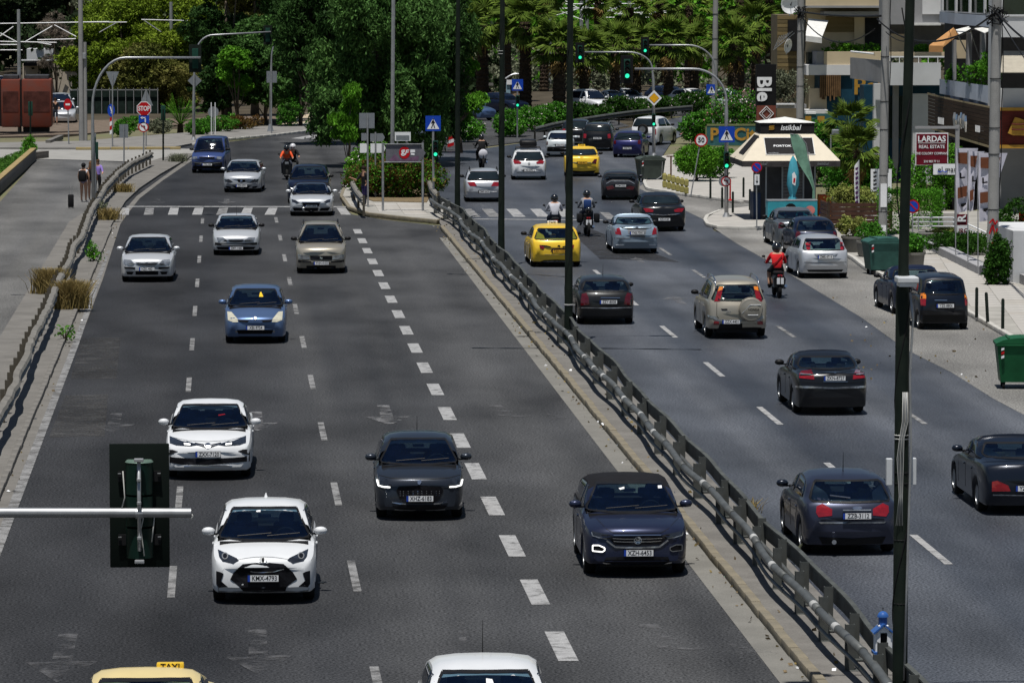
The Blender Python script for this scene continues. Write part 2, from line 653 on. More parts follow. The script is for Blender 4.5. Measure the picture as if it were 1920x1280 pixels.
arrow('painted_arrow',1212,1170,1.1,'r',M_fmark)
arrow('painted_arrow',296,374,.9,'s',M_fmark)
arrow('painted_arrow',425,374,.9,'s',M_amark)
arrow('painted_arrow',480,772,1.0,'s',M_amark)
arrow('painted_arrow',1283,572,.9,'s',M_amark,True)
arrow('painted_arrow',1206,494,.7,'s',M_amark,True)
quadpx('lane_dash',[(855,1160),(870,1160),(875,1205),(862,1205)],.008,M_fmark,lm)
# repairs in the asphalt
quadpx('asphalt_patch',[(152,634),(226,633),(218,709),(132,711)],.005,M_as4,None)['kind']='structure'
quadpx('asphalt_patch',[(122,742),(203,739),(196,817),(92,820)],.005,M_as4,None)['kind']='structure'
quadpx('asphalt_patch',[(1085,420),(1210,470),(1275,492),(1210,488),(1125,486),(1075,440)],.005,M_as5,None)['kind']='structure'
for a,b in(((838,514),(885,515)),((884,652.5),(1012,653.5)),((1108,653),(1315,655.5)),((1072,520),(985,514)),((596,1093),(612,1091)),((20,553),(80,553))):
 mb=MB()
 p,q=G(*a),G(*b)
 n=8
 vs=[]
 for i in range(n+1):
  t=i/n
  c_=p.lerp(q,t)
  h=.07+.05*math.sin(i*1.7)
  vs+=[(c_.x,c_.y-h,.0115),(c_.x,c_.y+h,.0115)]
 mb.add(vs,[(2*i,2*i+2,2*i+3,2*i+1)for i in range(n)])
 mb.build('road_joint',M_blk if 'M_blk' in globals()else pm('black_plastic',(.012,.012,.013),.45,var=.2),None,kind='structure')
 # ==== vehicles
M_gl=pm('car_glass',(.004,.008,.018),.06,var=.3,scale=1.5,spec=.6)
M_glr=pm('car_glass_rear',(.008,.013,.015),.07,var=.5,scale=1.2,spec=.6)
def clear_glass(name,tint,fac):
 m=pm(name,(.003,.009,.030),.05,var=.3,spec=.6)
 t=m.node_tree
 tr=t.nodes.new('ShaderNodeBsdfTransparent')
 tr.inputs[0].default_value=(*tint,1)
 mx=t.nodes.new('ShaderNodeMixShader')
 mx.inputs[0].default_value=fac
 t.links.new(t.nodes['Principled BSDF'].outputs[0],mx.inputs[1])
 t.links.new(tr.outputs[0],mx.inputs[2])
 t.links.new(mx.outputs[0],t.nodes['Material Output'].inputs['Surface'])
 return m
M_wsc=clear_glass('windscreen_glass',(.55,.72,.80),.62)
M_wsr=clear_glass('rear_window_glass',(.62,.78,.74),.66)
M_blk=pm('black_plastic',(.008,.008,.009),.55,var=.2,spec=.3)
M_rub=pm('tyre_rubber',(.012,.012,.012),.85,var=.25,scale=9)
M_rim=pm('alloy_rim',(.32,.33,.34),.35,.7,var=.2)
M_chr=pm('chrome_trim',(.7,.71,.73),.18,1.,var=.05)
M_dgr=pm('dark_grille',(.008,.008,.01),.35,var=.3,scale=30)
M_hl=pm('headlamp_lens',(.30,.32,.34),.12,.55,var=.5,scale=9,coat=1)
M_hld=pm('dark_headlamp',(.022,.025,.032),.1,.2,var=.5,scale=10,coat=1)
M_hly=pm('clouded_headlamp',(.55,.53,.42),.3,.1,var=.12,scale=9,coat=.5)
M_red=pm('tail_lamp_red',(.24,.006,.010),.16,var=.3,scale=8,coat=1)
M_dred=pm('dark_tail_lamp',(.07,.003,.006),.16,var=.3,scale=8,coat=1)
M_amb=pm('amber_lens',(.75,.22,.02),.2,var=.2,coat=1)
M_wht=pm('plate_white',(.72,.73,.74),.4,var=.05)
M_blu=pm('plate_blue',(.02,.06,.35),.4,var=.1)
M_ink=pm('plate_ink',(.01,.01,.012),.5,var=.1)
M_yel=pm('plate_yellow',(.72,.40,.04),.4,var=.08)
M_drl=pm('running_light',(.9,.92,.95),.3,var=.02,emit=(1,.98,.92),es=1.6)
M_skn=pm('skin',(.42,.24,.16),.6,var=.1)
M_ste=pm('grey_steel',(.28,.29,.30),.45,.6,var=.15)
def paint(name,col,metal=.35,rough=.38):
 return pm('paint_'+name,col,rough,metal,var=.05,scale=1.5,coat=.6 if max(col)>.1 else.45,spec=.35 if max(col)>.1 else.3)
P={'white':paint('white',(.64,.655,.67),0,.4),'silver':paint('silver',(.50,.52,.55),.5),'silver2':paint('silver_pale',(.58,.60,.62),.45),'gunmetal':paint('gunmetal',(.024,.030,.042),.4,.3),'indigo':paint('indigo',(.018,.024,.055),.45,.33),'prius':paint('steel_blue',(.09,.15,.29),.55),'beige':paint('champagne',(.36,.33,.27),.5),'navy':paint('navy',(.006,.012,.035),.3),'vanblue':paint('van_blue',(.035,.06,.18),.2),'taxi':paint('taxi_yellow',(.80,.52,.03),.1),'taxipale':paint('taxi_cream',(.72,.58,.27),.1),'black':paint('black',(.008,.009,.011),.2,.3),'audi':paint('slate_blue',(.032,.038,.065),.5,.34),'charcoal':paint('charcoal',(.018,.019,.020),.4,.36),'ice':paint('ice_blue',(.30,.38,.46),.5),'blackblue':paint('black_blue',(.008,.012,.022),.3,.3),'violet':paint('deep_blue',(.014,.016,.09),.3),'grey':paint('mid_grey',(.14,.155,.17),.55),'celica':paint('graphite',(.03,.03,.034),.5),'greywhite':paint('pale_grey',(.55,.60,.62),.2),}
def clip_cell(poly,x0,x1,y0,y1):
 for ax,lim,sg in((0,x0,1),(0,x1,-1),(1,y0,1),(1,y1,-1)):
  out=[]
  n=len(poly)
  for i in range(n):
   a,b=poly[i],poly[(i+1)%n]
   da,db=(a[ax]-lim)*sg,(b[ax]-lim)*sg
   if da>=0:
    out.append(a)
   if(da>=0)!=(db>=0):
    t=da/(da-db)
    out.append((a[0]+(b[0]-a[0])*t,a[1]+(b[1]-a[1])*t))
  poly=out
  if len(poly)<3:
   return[]
 return poly
def patch(bvh,poly,org,ex,ez,d,off=.006,cell=.09,skirt=.012):
 """drape polygon (u,v) lying in plane org+u*ex+v*ez onto the body along d"""
 d=d.normalized()
 xs=[p[0]for p in poly]
 ys=[p[1]for p in poly]
 key={}
 vs=[]
 fs=[]
 def vert(p):
  k=(round(p[0],4),round(p[1],4))
  if k in key:
   return key[k]
  o=org+ex*p[0]+ez*p[1]-d*3
  h=bvh.ray_cast(o,d)
  if h[0]is None:
   q=org+ex*p[0]+ez*p[1]
   h=bvh.find_nearest(q+d*.1)
   if h[0]is None or(h[0]-q).length>.35:
    key[k]=None
    return None
  n=h[1]
  if n.dot(d)>0:
   n=-n
  co=h[0]+(n*.6-d*.4)*off
  vs.append(co)
  key[k]=len(vs)-1
  return key[k]
 nx=max(1,math.ceil((max(xs)-min(xs))/cell))
 ny=max(1,math.ceil((max(ys)-min(ys))/cell))
 x0,y0=min(xs),min(ys)
 cx,cy=(max(xs)-x0)/nx,(max(ys)-y0)/ny
 for i in range(nx):
  for j in range(ny):
   c=clip_cell(poly,x0+i*cx,x0+(i+1)*cx,y0+j*cy,y0+(j+1)*cy)
   if len(c)<3:
    continue
   ids=[vert(p)for p in c]
   if None in ids:
    continue
   ids=[a for k,a in enumerate(ids)if a!=ids[k-1]]
   if len(set(ids))>=3 and len(set(ids))==len(ids):
    fs.append(ids)
    # orientation
 out=[]
 for f in fs:
  a,b,c=vs[f[0]],vs[f[1]],vs[f[2]]
  n=Vector((0,0,0))
  for k in range(len(f)):
   n+=vs[f[k]].cross(vs[f[(k+1)%len(f)]])
  out.append(tuple(f)if n.dot(d)<0 else tuple(reversed(f)))
 cnt={}
 for f in out:
  for k in range(len(f)):
   e=(f[k],f[(k+1)%len(f)])
   cnt[e]=cnt.get(e,0)+1
 m=len(vs)
 sk={}
 for(a,b)in list(cnt):
  if(b,a)not in cnt:
   for q in(a,b):
    if q not in sk:
     vs.append(vs[q]+d*skirt)
     sk[q]=len(vs)-1
   out.append((b,a,sk[a],sk[b]))
 mb=MB()
 mb.add(vs,out)
 return mb
def ellipse(cx,cy,rx,ry,n=14,rot=0):
 return[(cx+rx*math.cos(2*PI*k/n)*math.cos(rot)-ry*math.sin(2*PI*k/n)*math.sin(rot),cy+rx*math.cos(2*PI*k/n)*math.sin(rot)+ry*math.sin(2*PI*k/n)*math.cos(rot))for k in range(n)]
def strip(pts,w):
 out=[]
 for a,b in zip(pts[:-1],pts[1:]):
  dx,dy=b[0]-a[0],b[1]-a[1]
  l=math.hypot(dx,dy)or 1
  nx,ny=-dy/l*w/2,dx/l*w/2
  out.append([(a[0]+nx,a[1]+ny),(b[0]+nx,b[1]+ny),(b[0]-nx,b[1]-ny),(a[0]-nx,a[1]-ny)])
 return out
def CX(cx,gy,k):
 return lambda*p:[((x-cx)/k,(gy-y)/k)for x,y in p]
WHEELS={}
def wheel_mesh(R,wd=.2):
 k=(round(R,2),wd)
 if k in WHEELS:
  return WHEELS[k]
 t=MB()
 h=wd/2
 t.lathe([(R*.62,-h),(R*.9,-h),(R*.97,-h*.8),(R,-h*.45),(R,h*.45),(R*.97,h*.8),(R*.9,h),(R*.62,h),(R*.6,h*.3),(R*.6,-h*.3)],28,axis='X')
 r=MB()
 r.lathe([(R*.64,h*.85),(R*.66,h*.98),(R*.6,h*.95),(R*.57,h*.4),(.001,h*.4)],24,axis='X')
 for i in range(5):
  a=2*PI*i/5
  r.box((h*.72,math.sin(a)*R*.33,math.cos(a)*R*.33),(h*.3,R*.13,R*.56),rx=-a)
 r.lathe([(.001,h*.95),(R*.14,h*.9),(R*.15,h*.5)],12,axis='X')
 WHEELS[k]=(t.mesh('tyre',M_rub,'a'),r.mesh('rim',M_rim,'a'))
 return WHEELS[k]
def car_body(S):
 L,W,H=S['L'],S['W'],S['H']
 hw=W/2
 top=pchip(S['top'])
 belt=pchip(S['belt'])
 plan=pchip(S['plan'])
 R,fo,wb=S['R'],S['fo'],S['wb']
 sws=(fo,fo+wb)
 Ra=R+.055
 ss=[0,.012,.03,.055,.09,.13,.18,.24,.31]
 x=.38
 while x<L-.36:
  ss.append(x)
  d=min(abs(x-sws[0]),abs(x-sws[1]))
  x+=.045 if d<Ra+.06 else.11
 ss+=[L-.31,L-.24,L-.18,L-.13,L-.09,L-.055,L-.03,L-.012,L]
 for q in S['top']:
  if.35<q[0]<L-.35:
   ss.append(q[0])
 ss=sorted(set(round(s,3)for s in ss))
 zf=S.get('zf',.20)
 tum=S.get('tum',.40)
 lo,hi=S.get('nose_z',(.40,.56)),S.get('rear_z',(.45,.8))
 vs=[]
 rings=[]
 for s in ss:
  zt=top(s)
  zs=min(belt(s),zt-.008)
  wv=plan(s)*hw
  # underside rises at both ends
  e0=1-sm(0,.10,s)
  e1=1-sm(0,.12,L-s)
  zb=zf+(lo[0]-zf)*e0**2+(hi[0]-zf)*e1**2
  if s<.12:
   zt=min(zt,hi[1]*9)
  za=zb
  for sw in sws:
   if abs(s-sw)<Ra:
    za=max(za,R-.01+math.sqrt(Ra*Ra-(s-sw)**2))
  h=zt-zs
  g=sm(.14,.36,h)
  lowz=za+.03
  half=[(0,zb),(max(wv-.26,.05),zb),(max(wv-.26,.05),za),(wv-.035,za),(wv-.006,lowz)]
  span=zs-.10-lowz
  bulge=S.get('bulge',.012)
  for t,bx in((.25,.5),(.5,1.),(.75,.9),(1.,.35)):
   half.append((wv-.006+bulge*bx,lowz+span*t))
  half.append((wv-.018,zs-.035))
  A=[(1,0),(.965,.14),(.93,.27),(.88,.42),(.80,.60),(.68,.78),(.5,.90),(.25,.975),(0,1)]
  wg=wv*.955-.012
  wt=max(.35,wg-tum*max(0,h-.08))
  B=[(wv-.03,0),(wv-.045,.012),(wg,.03)]
  for t in(.33,.66,1.):
   B.append((wg+(wt+.03-wg)*t,.03+(h-.10-.03)*t))
  B+=[(wt-.075,h-.038),(wt*.52,h-.008),(0,h)]
  for k in range(9):
   ax,az=A[k][0]*(wv-.03),A[k][1]*h
   bx,bz=B[k]
   half.append((ax+(bx-ax)*g,zs+az+(bz-az)*g))
  rings.append((s,half,wv))
 nh=len(rings[0][1])
 sf,sr,swp=S.get('sweepF',.20),S.get('sweepR',.13),S.get('bow',.10)
 n=2*nh-2
 for s,half,wv in rings:
  ring=[(x,z)for x,z in half]+[(-x,z)for x,z in half[-2:0:-1]]
  for x,z in ring:
   q=abs(x)/max(hw,.1)
   a=sf*(1-sm(0,.9,s))+swp*sm(.3,1.,s)*(1-sm(1.2,2.4,s))
   a2=sr*(1-sm(0,.7,L-s))+swp*.6*sm(.2,.8,L-s)*(1-sm(.9,1.8,L-s))
   y=L/2-s-a*q**2.3+a2*q**2.3
   vs.append((x,y,z))
 fs=[]
 m=len(rings)
 for i in range(m-1):
  for k in range(n):
   k2=(k+1)%n
   fs.append((i*n+k,i*n+k2,(i+1)*n+k2,(i+1)*n+k))
 fs.append(tuple(range(n-1,-1,-1)))
 fs.append(tuple(range((m-1)*n,m*n)))
 mb=MB()
 mb.add(vs,fs)
 S['n']=n
 S['ss']=ss
 return mb
def prof(kind,L,H,cs,cz,rs,nz,tail=None,pk=None,rz=None,**k):
 """side profile presets: cs,cz cowl; rs roof start; nz bonnet front edge height"""
 rz=rz or H-.07
 cz=cz-.03
 pk=pk or rs+.55
 top=[(0,nz-.16),(.035,nz-.07),(.10,nz-.015),(.2,nz+.02),(cs*.55,nz+(cz-nz)*.66),(cs-.12,cz-.015),(cs,cz+.01),((cs+rs)/2,cz+(rz-cz)*.56),(rs,rz),(pk,H)]
 if kind=='hatch':
  top+=[(L-1.1,H-.025),(L-.72,H-.09),(L-.42,H-.30),(L-.20,1.03),(L-.10,.95),(L-.04,.86),(L,.72)]
 elif kind=='sedan':
  top+=[(L-1.95,H-.03),(L-1.5,H-.12),(L-1.15,H-.27),(L-.78,1.06),(L-.6,1.03),(L-.2,1.02),(L-.09,.99),(L-.035,.86),(L,.70)]
 elif kind=='suv':
  top+=[(L-.9,H-.02),(L-.42,H-.07),(L-.27,H-.25),(L-.12,1.12),(L-.06,1.0),(L-.02,.9),(L,.75)]
 elif kind=='van':
  top+=[(L-.6,H),(L-.15,H-.05),(L-.08,H-.3),(L-.03,1.1),(L,.8)]
 elif kind=='roadster':
  top+=[(L-2.0,H-.03),(L-1.5,H-.12),(L-1.1,1.02),(L-.7,.95),(L-.2,.92),(L-.05,.84),(L,.62)]
 if tail:
  top=[q for q in top if q[0]<tail[0][0]-.02]+tail
 return top
NCAR={}
def car(name,label,px,py,face,pc,L,W,H,wb,fo,R,kind='hatch',cs=1.1,cz=1.,rs=1.85,nz=.8,yaw=0.,beltz=None,feats=(),plate=None,plate_v=.45,plate_u=0.,mirror=None,roofmat=None,sedan_glass=None,group=None,loc=None,tail=None,win=True,far=False,pmat=None,**k):
 S=dict(L=L,W=W,H=H,wb=wb,fo=fo,R=R,**k)
 S['top']=prof(kind,L,H,cs,cz,rs,nz,tail,**{a:b for a,b in k.items()if a in('pk','rz')})
 bz=beltz or cz-.06
 S['belt']=k.get('belt')or[(0,nz-.2),(.1,nz-.1),(.35,nz-.04),(cs,bz-.03),(L*.55,bz),(L-.6,bz+.05),(L-.15,bz+.02),(L,.66)]
 S['plan']=k.get('plan')or[(0,.80),(.03,.86),(.1,.915),(.25,.96),(.55,.99),(1.2,1.),(L-.9,1.),(L-.35,.975),(L-.12,.93),(L-.03,.88),(L,.80)]
 F=face=='F'
 rot=(PI if F else 0.)+math.radians(yaw)
 near=G(px,py)if loc is None else Vector(loc)
 fwd=Vector((-math.sin(rot),math.cos(rot),0))
 sgn=1 if F else-1
 ovh=(fo if F else L-fo-wb)*.85
 vadd=ovh*CAMH/near.y
 near=near+fwd*ovh*sgn
 c=near-fwd*(L/2)*sgn
 root=thing(name,label,'taxi' if 'taxi' in name else('van' if 'van' in name else('motorcycle' if 'moto' in name else 'car')),(c.x,c.y,0),rot,group)
 body=car_body(S)
 pmt=P[pc]
 top=pchip(S['top'])
 mats=[pmt,roofmat or pmt]
 bo=MB()
 bo.v,bo.f=body.v,body.f
 bo.m=[0]*len(body.f)
 if roofmat:
  for i,f in enumerate(body.f):
   z=sum(body.v[a][2]for a in f)/len(f)
   s=L/2-sum(body.v[a][1]for a in f)/len(f)
   if z>bz+.03 and s>rs-.04:
    bo.m[i]=1
 cut=not far
 if cut:
  tpc=pchip(S['top'])
  zr0,zr1=k.get('rwz')or{'sedan':(H-.15,1.065),'suv':(H-.14,1.12),'van':(H-.14,1.12),'roadster':(H-.15,1.03)}.get(kind,(H-.13,.985))
  nn=S['n']
  wg0=W/2*.955-.012
  tm_=S.get('tum',.34)
  a0,a1=wg0-tm_*max(0,cz-bz-.09)-.015,wg0-tm_*max(0,H-.07-bz-.08)-.05
  def wgl(z):
   return a0+(a1-a0)*max(0,min(1,(z-cz)/(H-.07-cz)))
  keep=[]
  for i,f in enumerate(bo.f):
   if len(f)==4 and 12<=(i%nn)<=23:
    s0,s1=S['ss'][i//nn],S['ss'][i//nn+1]
    if s0>=cs-.02 and s1<=rs-.05 and all(abs(bo.v[q][0])<wgl(bo.v[q][2])for q in f):
     continue
   if len(f)==4 and(i%nn)in(16,17,18,19):
    s0,s1=S['ss'][i//nn],S['ss'][i//nn+1]
    if s0>L*.5 and tpc(s0)<zr0+.03 and tpc(s1)>zr1+.015 and s1<L-.05:
     continue
   keep.append(i)
  mi_=bo.m
  bo.f=[bo.f[i]for i in keep]
  bo.m=[mi_[i]for i in keep]
 b_=bo.build('body',mats if roofmat else pmt,root,smooth='a')
 bvh=BVHTree.FromPolygons([Vector(v)for v in body.v],body.f)
 FW,BK=Vector((0,-1,0)),Vector((0,1,0))
 ax,az=Vector((1,0,0)),Vector((0,0,1))
 tum=S.get('tum',.40)
 # --- glass
 wgb=W/2*.955-.012
 rz=k.get('rz')or H-.07
 def wtop(z,s):
  return wgb-tum*max(0,z-bz-.08)
 zt_,zb_=rz-.03,cz-.01
 wsb,wst=wtop(zb_,cs)-.085,wtop(zt_+.05,rs)-.10
 ws=[(-wst*.96,zt_),(-wst*.5,zt_+.012),(wst*.5,zt_+.012),(wst*.96,zt_),(wst,zt_-.03),(wsb,zb_+.03),(wsb*.985,zb_),(wsb*.4,zb_-.02),(-wsb*.4,zb_-.02),(-wsb*.985,zb_),(-wsb,zb_+.03),(-wst,zt_-.03)]
 Of=Vector((0,L/2,0))
 big=[(a*1.02+0,(b-(zt_+zb_)/2)*1.02+(zt_+zb_)/2)for a,b in ws]
 sl_=MB()
 if F or not far:
  w_=patch(bvh,ws,Of,ax,az,FW,.011,skirt=0 if cut else.012).build('windscreen',M_wsc if cut else M_gl,root,smooth=True)
  if F:
   for q in strip(big+big[:1],.03):
    pt=patch(bvh,q,Of,ax,az,FW,.013,.2)
    sl_.add(pt.v,pt.f)
   sl_.build('windscreen_seal',M_blk,root)
   mbw=MB()
   yb=L/2-cs
   for x0,x1 in((-.05,-.6*W/1.75),(.45*W/1.75,-.12)):
    mbw.tube([(x0,yb-.0,cz+.03),(x1,yb-.06,cz+.07)],.009,5)
   mbw.build('wiper',M_blk,root)
 Ob=Vector((0,-L/2,0))
 tl=S['top']
 if kind=='sedan':
  r0,r1=H-.15,1.065
 elif kind in('suv','van'):
  r0,r1=H-.14,1.12
 elif kind=='roadster':
  r0,r1=H-.15,1.03
 else:
  r0,r1=H-.13,.985
 if k.get('rwz'):
  r0,r1=k['rwz']
 rt,rb=wtop(r0+.06,0)-.08,wtop(r1,0)-.11
 rw=[(-rt*.93,r0),(rt*.93,r0),(rt,r0-.03),(rb,r1+.03),(rb*.95,r1),(0,r1-.012),(-rb*.95,r1),(-rb,r1+.03),(-rt,r0-.03)]
 if k.get('rw'):
  rw=k['rw']
 if not F or not far:
  patch(bvh,rw,Ob,ax,az,BK,.011,skirt=0 if cut else.012).build('rear_window',k.get('rwmat')or(M_wsr if cut else M_glr),root,smooth=True)
  if not F:
   m_=(r0+r1)/2
   rq=[(a*1.02,(b-m_)*1.04+m_)for a,b in rw]
   sl_=MB()
   for q in strip(rq+rq[:1],.03):
    pt=patch(bvh,q,Ob,ax,az,BK,.013,.2)
    sl_.add(pt.v,pt.f)
   sl_.build('rear_window_seal',M_blk,root)
   # side glass
 if win:
  e_s={'sedan':L-.95,'hatch':L-.62,'suv':L-.45,'van':cs+1.7,'roadster':L-1.5}[kind]
  if tail:
   e_s=tail[0][0]+.25 if 'es' not in k else k['es']
  e_s=k.get('es',e_s)
  zlo,zhi=bz+.055,H-.14
  b1=(cs+rs)/2+(e_s-rs)*.42
  polys=[[(cs+.38,zlo),(rs+.10,zhi),(b1-.04,zhi+.01),(b1-.04,zlo)],[(b1+.04,zlo),(b1+.04,zhi+.01),(e_s-.38,zhi-.02),(e_s-.12,(zhi+zlo)/2),(e_s-.1,zlo+.03)]]
  for sd in(-1,1):
   for pl in polys:
    pp=[(L/2-a,b)for a,b in pl]
    patch(bvh,pp,Vector((sd*1.2,0,0)),Vector((0,1,0)),az,Vector((-sd,0,0)),.008,.12).build('side_window',M_gl,root,smooth=True)
   if not far:
    for sx in(cs+.12,b1,e_s-.42):
     for q in strip([(L/2-sx,.35),(L/2-sx,bz+.02)],.012):
      patch(bvh,q,Vector((sd*1.2,0,0)),Vector((0,1,0)),az,Vector((-sd,0,0)),.004,.14).build('door_seam',M_blk,root)
    for sx in(b1-.22,e_s-.55):
     hd=MB()
     hd.rbox((sd*(W/2+.004),L/2-sx,bz-.13),(.035,.17,.035),.012)
     hd.build('door_handle',pmt,root,smooth='a')
     # --- wheels
 tm,rm=wheel_mesh(R,.2 if W>1.62 else.17)
 for s in(fo,fo+wb):
  for sd in(-1,1):
   t=obj('wheel',tm,root,(sd*(W/2-.125),L/2-s,R),0 if sd>0 else PI)
   obj('rim',rm,t)
 if cut:
  rr=random.Random(int(px*7+py))
  M_int=pm('interior_trim',(.022,.022,.024),.85,var=.3)
  M_seat=[pm('seat_grey',(.05,.05,.055),.9,var=.2),pm('seat_beige',(.20,.18,.14),.9,var=.2),pm('seat_black',(.02,.02,.022),.9,var=.2)][rr.choice((0,0,1,2,2))]
  cb=MB()
  x_=W/2-.13
  for sd in(-1,1):
   cb.box((sd*x_,L/2-(cs+L-.9)/2,(.35+bz)/2),(.03,L-1.1-cs,bz-.35))
  cb.box((0,L/2-(cs+L-.7)/2,.36),(W-.3,L-.9-cs,.03))
  cb.box((0,L/2-cs-.10,cz-.22),(W-.26,.62,.30),rx=.12)
  cb.box((0,-L/2+.62,(bz+.35)/2),(W-.3,.7,bz-.4))
  cb.build('cabin',M_int,root)
  for sd in(-1,1):
   for yy,hh in((rs-.0+.1,0),(rs+.95,-.04)):
    sb=MB()
    sb.rbox((sd*.36,L/2-yy-.12,.80+hh),(.46,.15,.58),.05,rx=-.12)
    sb.rbox((sd*.36,L/2-yy-.17,H-.30+hh*2),(.24,.10,.17),.04)
    sb.build('seat',M_seat,root,smooth='a')
  sw_=MB()
  tt=[2*PI*q/14 for q in range(15)]
  sw_.tube([(-.36+.18*math.cos(a),L/2-cs-.50+.06*math.sin(a),cz-.06+.17*math.sin(a))for a in tt],.014,5)
  sw_.build('steering_wheel',M_int,root,smooth=True)
  if F:
   mi2=MB()
   mi2.rbox((0,L/2-rs+.10,rz-.13),(.22,.03,.06),.012)
   mi2.build('inner_mirror',M_blk,root)
   # underbody
 ub=MB()
 ub.box((0,0,.24),(W-.56,L-.5,.12))
 ub.build('underbody',M_blk,root)
 # --- mirrors
 mm=P[mirror]if mirror in P else(M_blk if mirror=='blk' else pmt)
 ms_=MB()
 ms_.ball((0,0,0),(.115,.075,.07),12,8)
 ms_.rbox((0,.02-.0,0),(.19,.06,.115),.028)
 me=ms_.mesh('wing_mirror',mm,True)
 my=L/2-cs-.42
 for sd in(-1,1):
  o=obj('wing_mirror',me,root,(sd*(W/2+.075),my,bz+.12))
  st=MB()
  st.box((-sd*.10,0,-.05),(.1,.035,.03))
  st.build('mirror_arm',M_blk,o)
  # --- traced features on the near face
 dl_=(near-CP)
 Rm=Matrix.Rotation(-rot,3,'Z')
 dloc=(Rm@dl_).normalized()
 org=Of if F else Ob
 exv=Vector((-1,0,0))if F else Vector((1,0,0))
 MM={'hl':M_hl,'hld':M_hld,'hly':M_hly,'red':M_red,'dred':M_dred,'amb':M_amb,'blk':M_blk,'gr':M_dgr,'chr':M_chr,'drl':M_drl,'wht':M_wht,'gl':M_gl,'paint':pmt,'ste':M_ste}
 for ft in feats:
  nm,mat,polys=ft[:3]
  opt=ft[3]if len(ft)>3 else{}
  off=opt.get('off',.012)
  if polys and not isinstance(polys[0],list):
   polys=[polys]
  sides=[1]if opt.get('one')else[1,-1]
  if opt.get('join'):
   mb=MB()
   for sg in sides:
    for pl in polys:
     q=[(u*sg,v+vadd)for u,v in pl]
     pt=patch(bvh,q,org,exv,az,dloc,off,opt.get('cell',.09))
     mb.add(pt.v,pt.f)
   mb.build(nm,MM[mat],root,smooth=False)
  else:
   for sg in sides:
    for pl in polys:
     q=[(u*sg,v+vadd)for u,v in pl]
     pt=patch(bvh,q,org,exv,az,dloc,off,opt.get('cell',.09))
     if pt.f:
      pt.build(nm,MM[mat],root,smooth=False)
 if plate:
  u,v=plate_u,plate_v+vadd
  o3=org+exv*u+az*v-dloc*3
  h=bvh.ray_cast(o3,dloc)
  y=(h[0].y if h[0]else org.y)+sgn*.03
  z=h[0].z if h[0]else v
  pr=0 if not F else PI
  pw=.46
  pb=MB()
  pb.box((0,0,0),(.52,.018,.125))
  pl=pb.build('number_plate',M_blk,root,loc=((exv*u).x,y,z),rz=pr)
  fb=MB()
  fb.box((.02,-.012,0),(.47,.008,.105))
  fb.build('plate_face',pmat or M_wht,pl)
  if plate!='-':
   if not far and pmat is None:
    fb=MB()
    fb.box((-.235,-.0115,0),(.04,.009,.105))
    fb.build('plate_band',M_blu,pl)
   text('plate_lettering',plate,.115,M_ink,pl,(.022,-.017,0),bold=.012,ext=.001,sx=.82)
 return root,bvh,S
def taxi_sign(root,S,s,m=None,txt=True,dx=0.,ry=0.):
 mb=MB()
 mb.rbox((0,0,.045),(.36,.12,.11),.02)
 o=mb.build('taxi_sign',m or M_wht,root,smooth='a',loc=(dx,S['L']/2-s,pchip(S['top'])(s)-.012),rz=ry)
 if txt:
  text('taxi_lettering','TAXI',.115,M_ink,o,(0,-.063,.045),bold=.02,ext=.001)
 return o
def antenna(root,S,s,h=.35,lean=.15,x=0.):
 z=pchip(S['top'])(s)
 y=S['L']/2-s
 mb=MB()
 mb.tube([(x,y,z-.02),(x,y,z+.03),(x,y-lean*h,z+h)],[.014,.008,.003],5)
 mb.build('antenna',M_blk,root)
def fin(root,S,s,m):
 z=pchip(S['top'])(s)
 y=S['L']/2-s
 mb=MB()
 mb.add([(-.03,y+.08,z-.01),(.03,y+.08,z-.01),(.03,y-.06,z-.01),(-.03,y-.06,z-.01),(-.006,y-.04,z+.07),(.006,y-.04,z+.07)],[(0,1,5,4),(1,2,5),(2,3,4,5),(3,0,4)])
 mb.build('roof_fin',m,root,smooth=True)
def rails(root,S,s0,s1,m,hh=.05,wx=None):
 tp=pchip(S['top'])
 for sd in(-1,1):
  x=sd*(wx or(S['W']/2-.26))
  pts=[(x,S['L']/2-s0,tp(s0)-.03),(x,S['L']/2-s0-.12,tp(s0+.1)+hh)]+[(x,S['L']/2-(s0+(s1-s0)*t),tp(s0+(s1-s0)*t)+hh)for t in(.3,.5,.7)]+[(x,S['L']/2-s1+.12,tp(s1-.1)+hh),(x,S['L']/2-s1,tp(s1)-.03)]
  mb=MB()
  mb.tube(pts,.02,6)
  mb.build('roof_rail',m,root,smooth=True)
def sticker(root,bvh,S,poly,m,name='windscreen_sticker',F=True):
 L=S['L']
 pt=patch(bvh,poly,Vector((0,L/2 if F else-L/2,0)),Vector((-1 if F else 1,0,0)),Vector((0,0,1)),Vector((0,-1 if F else 1,0)),.016,.1)
 pt.build(name,m,root)
def box_feats(*a):
 return a
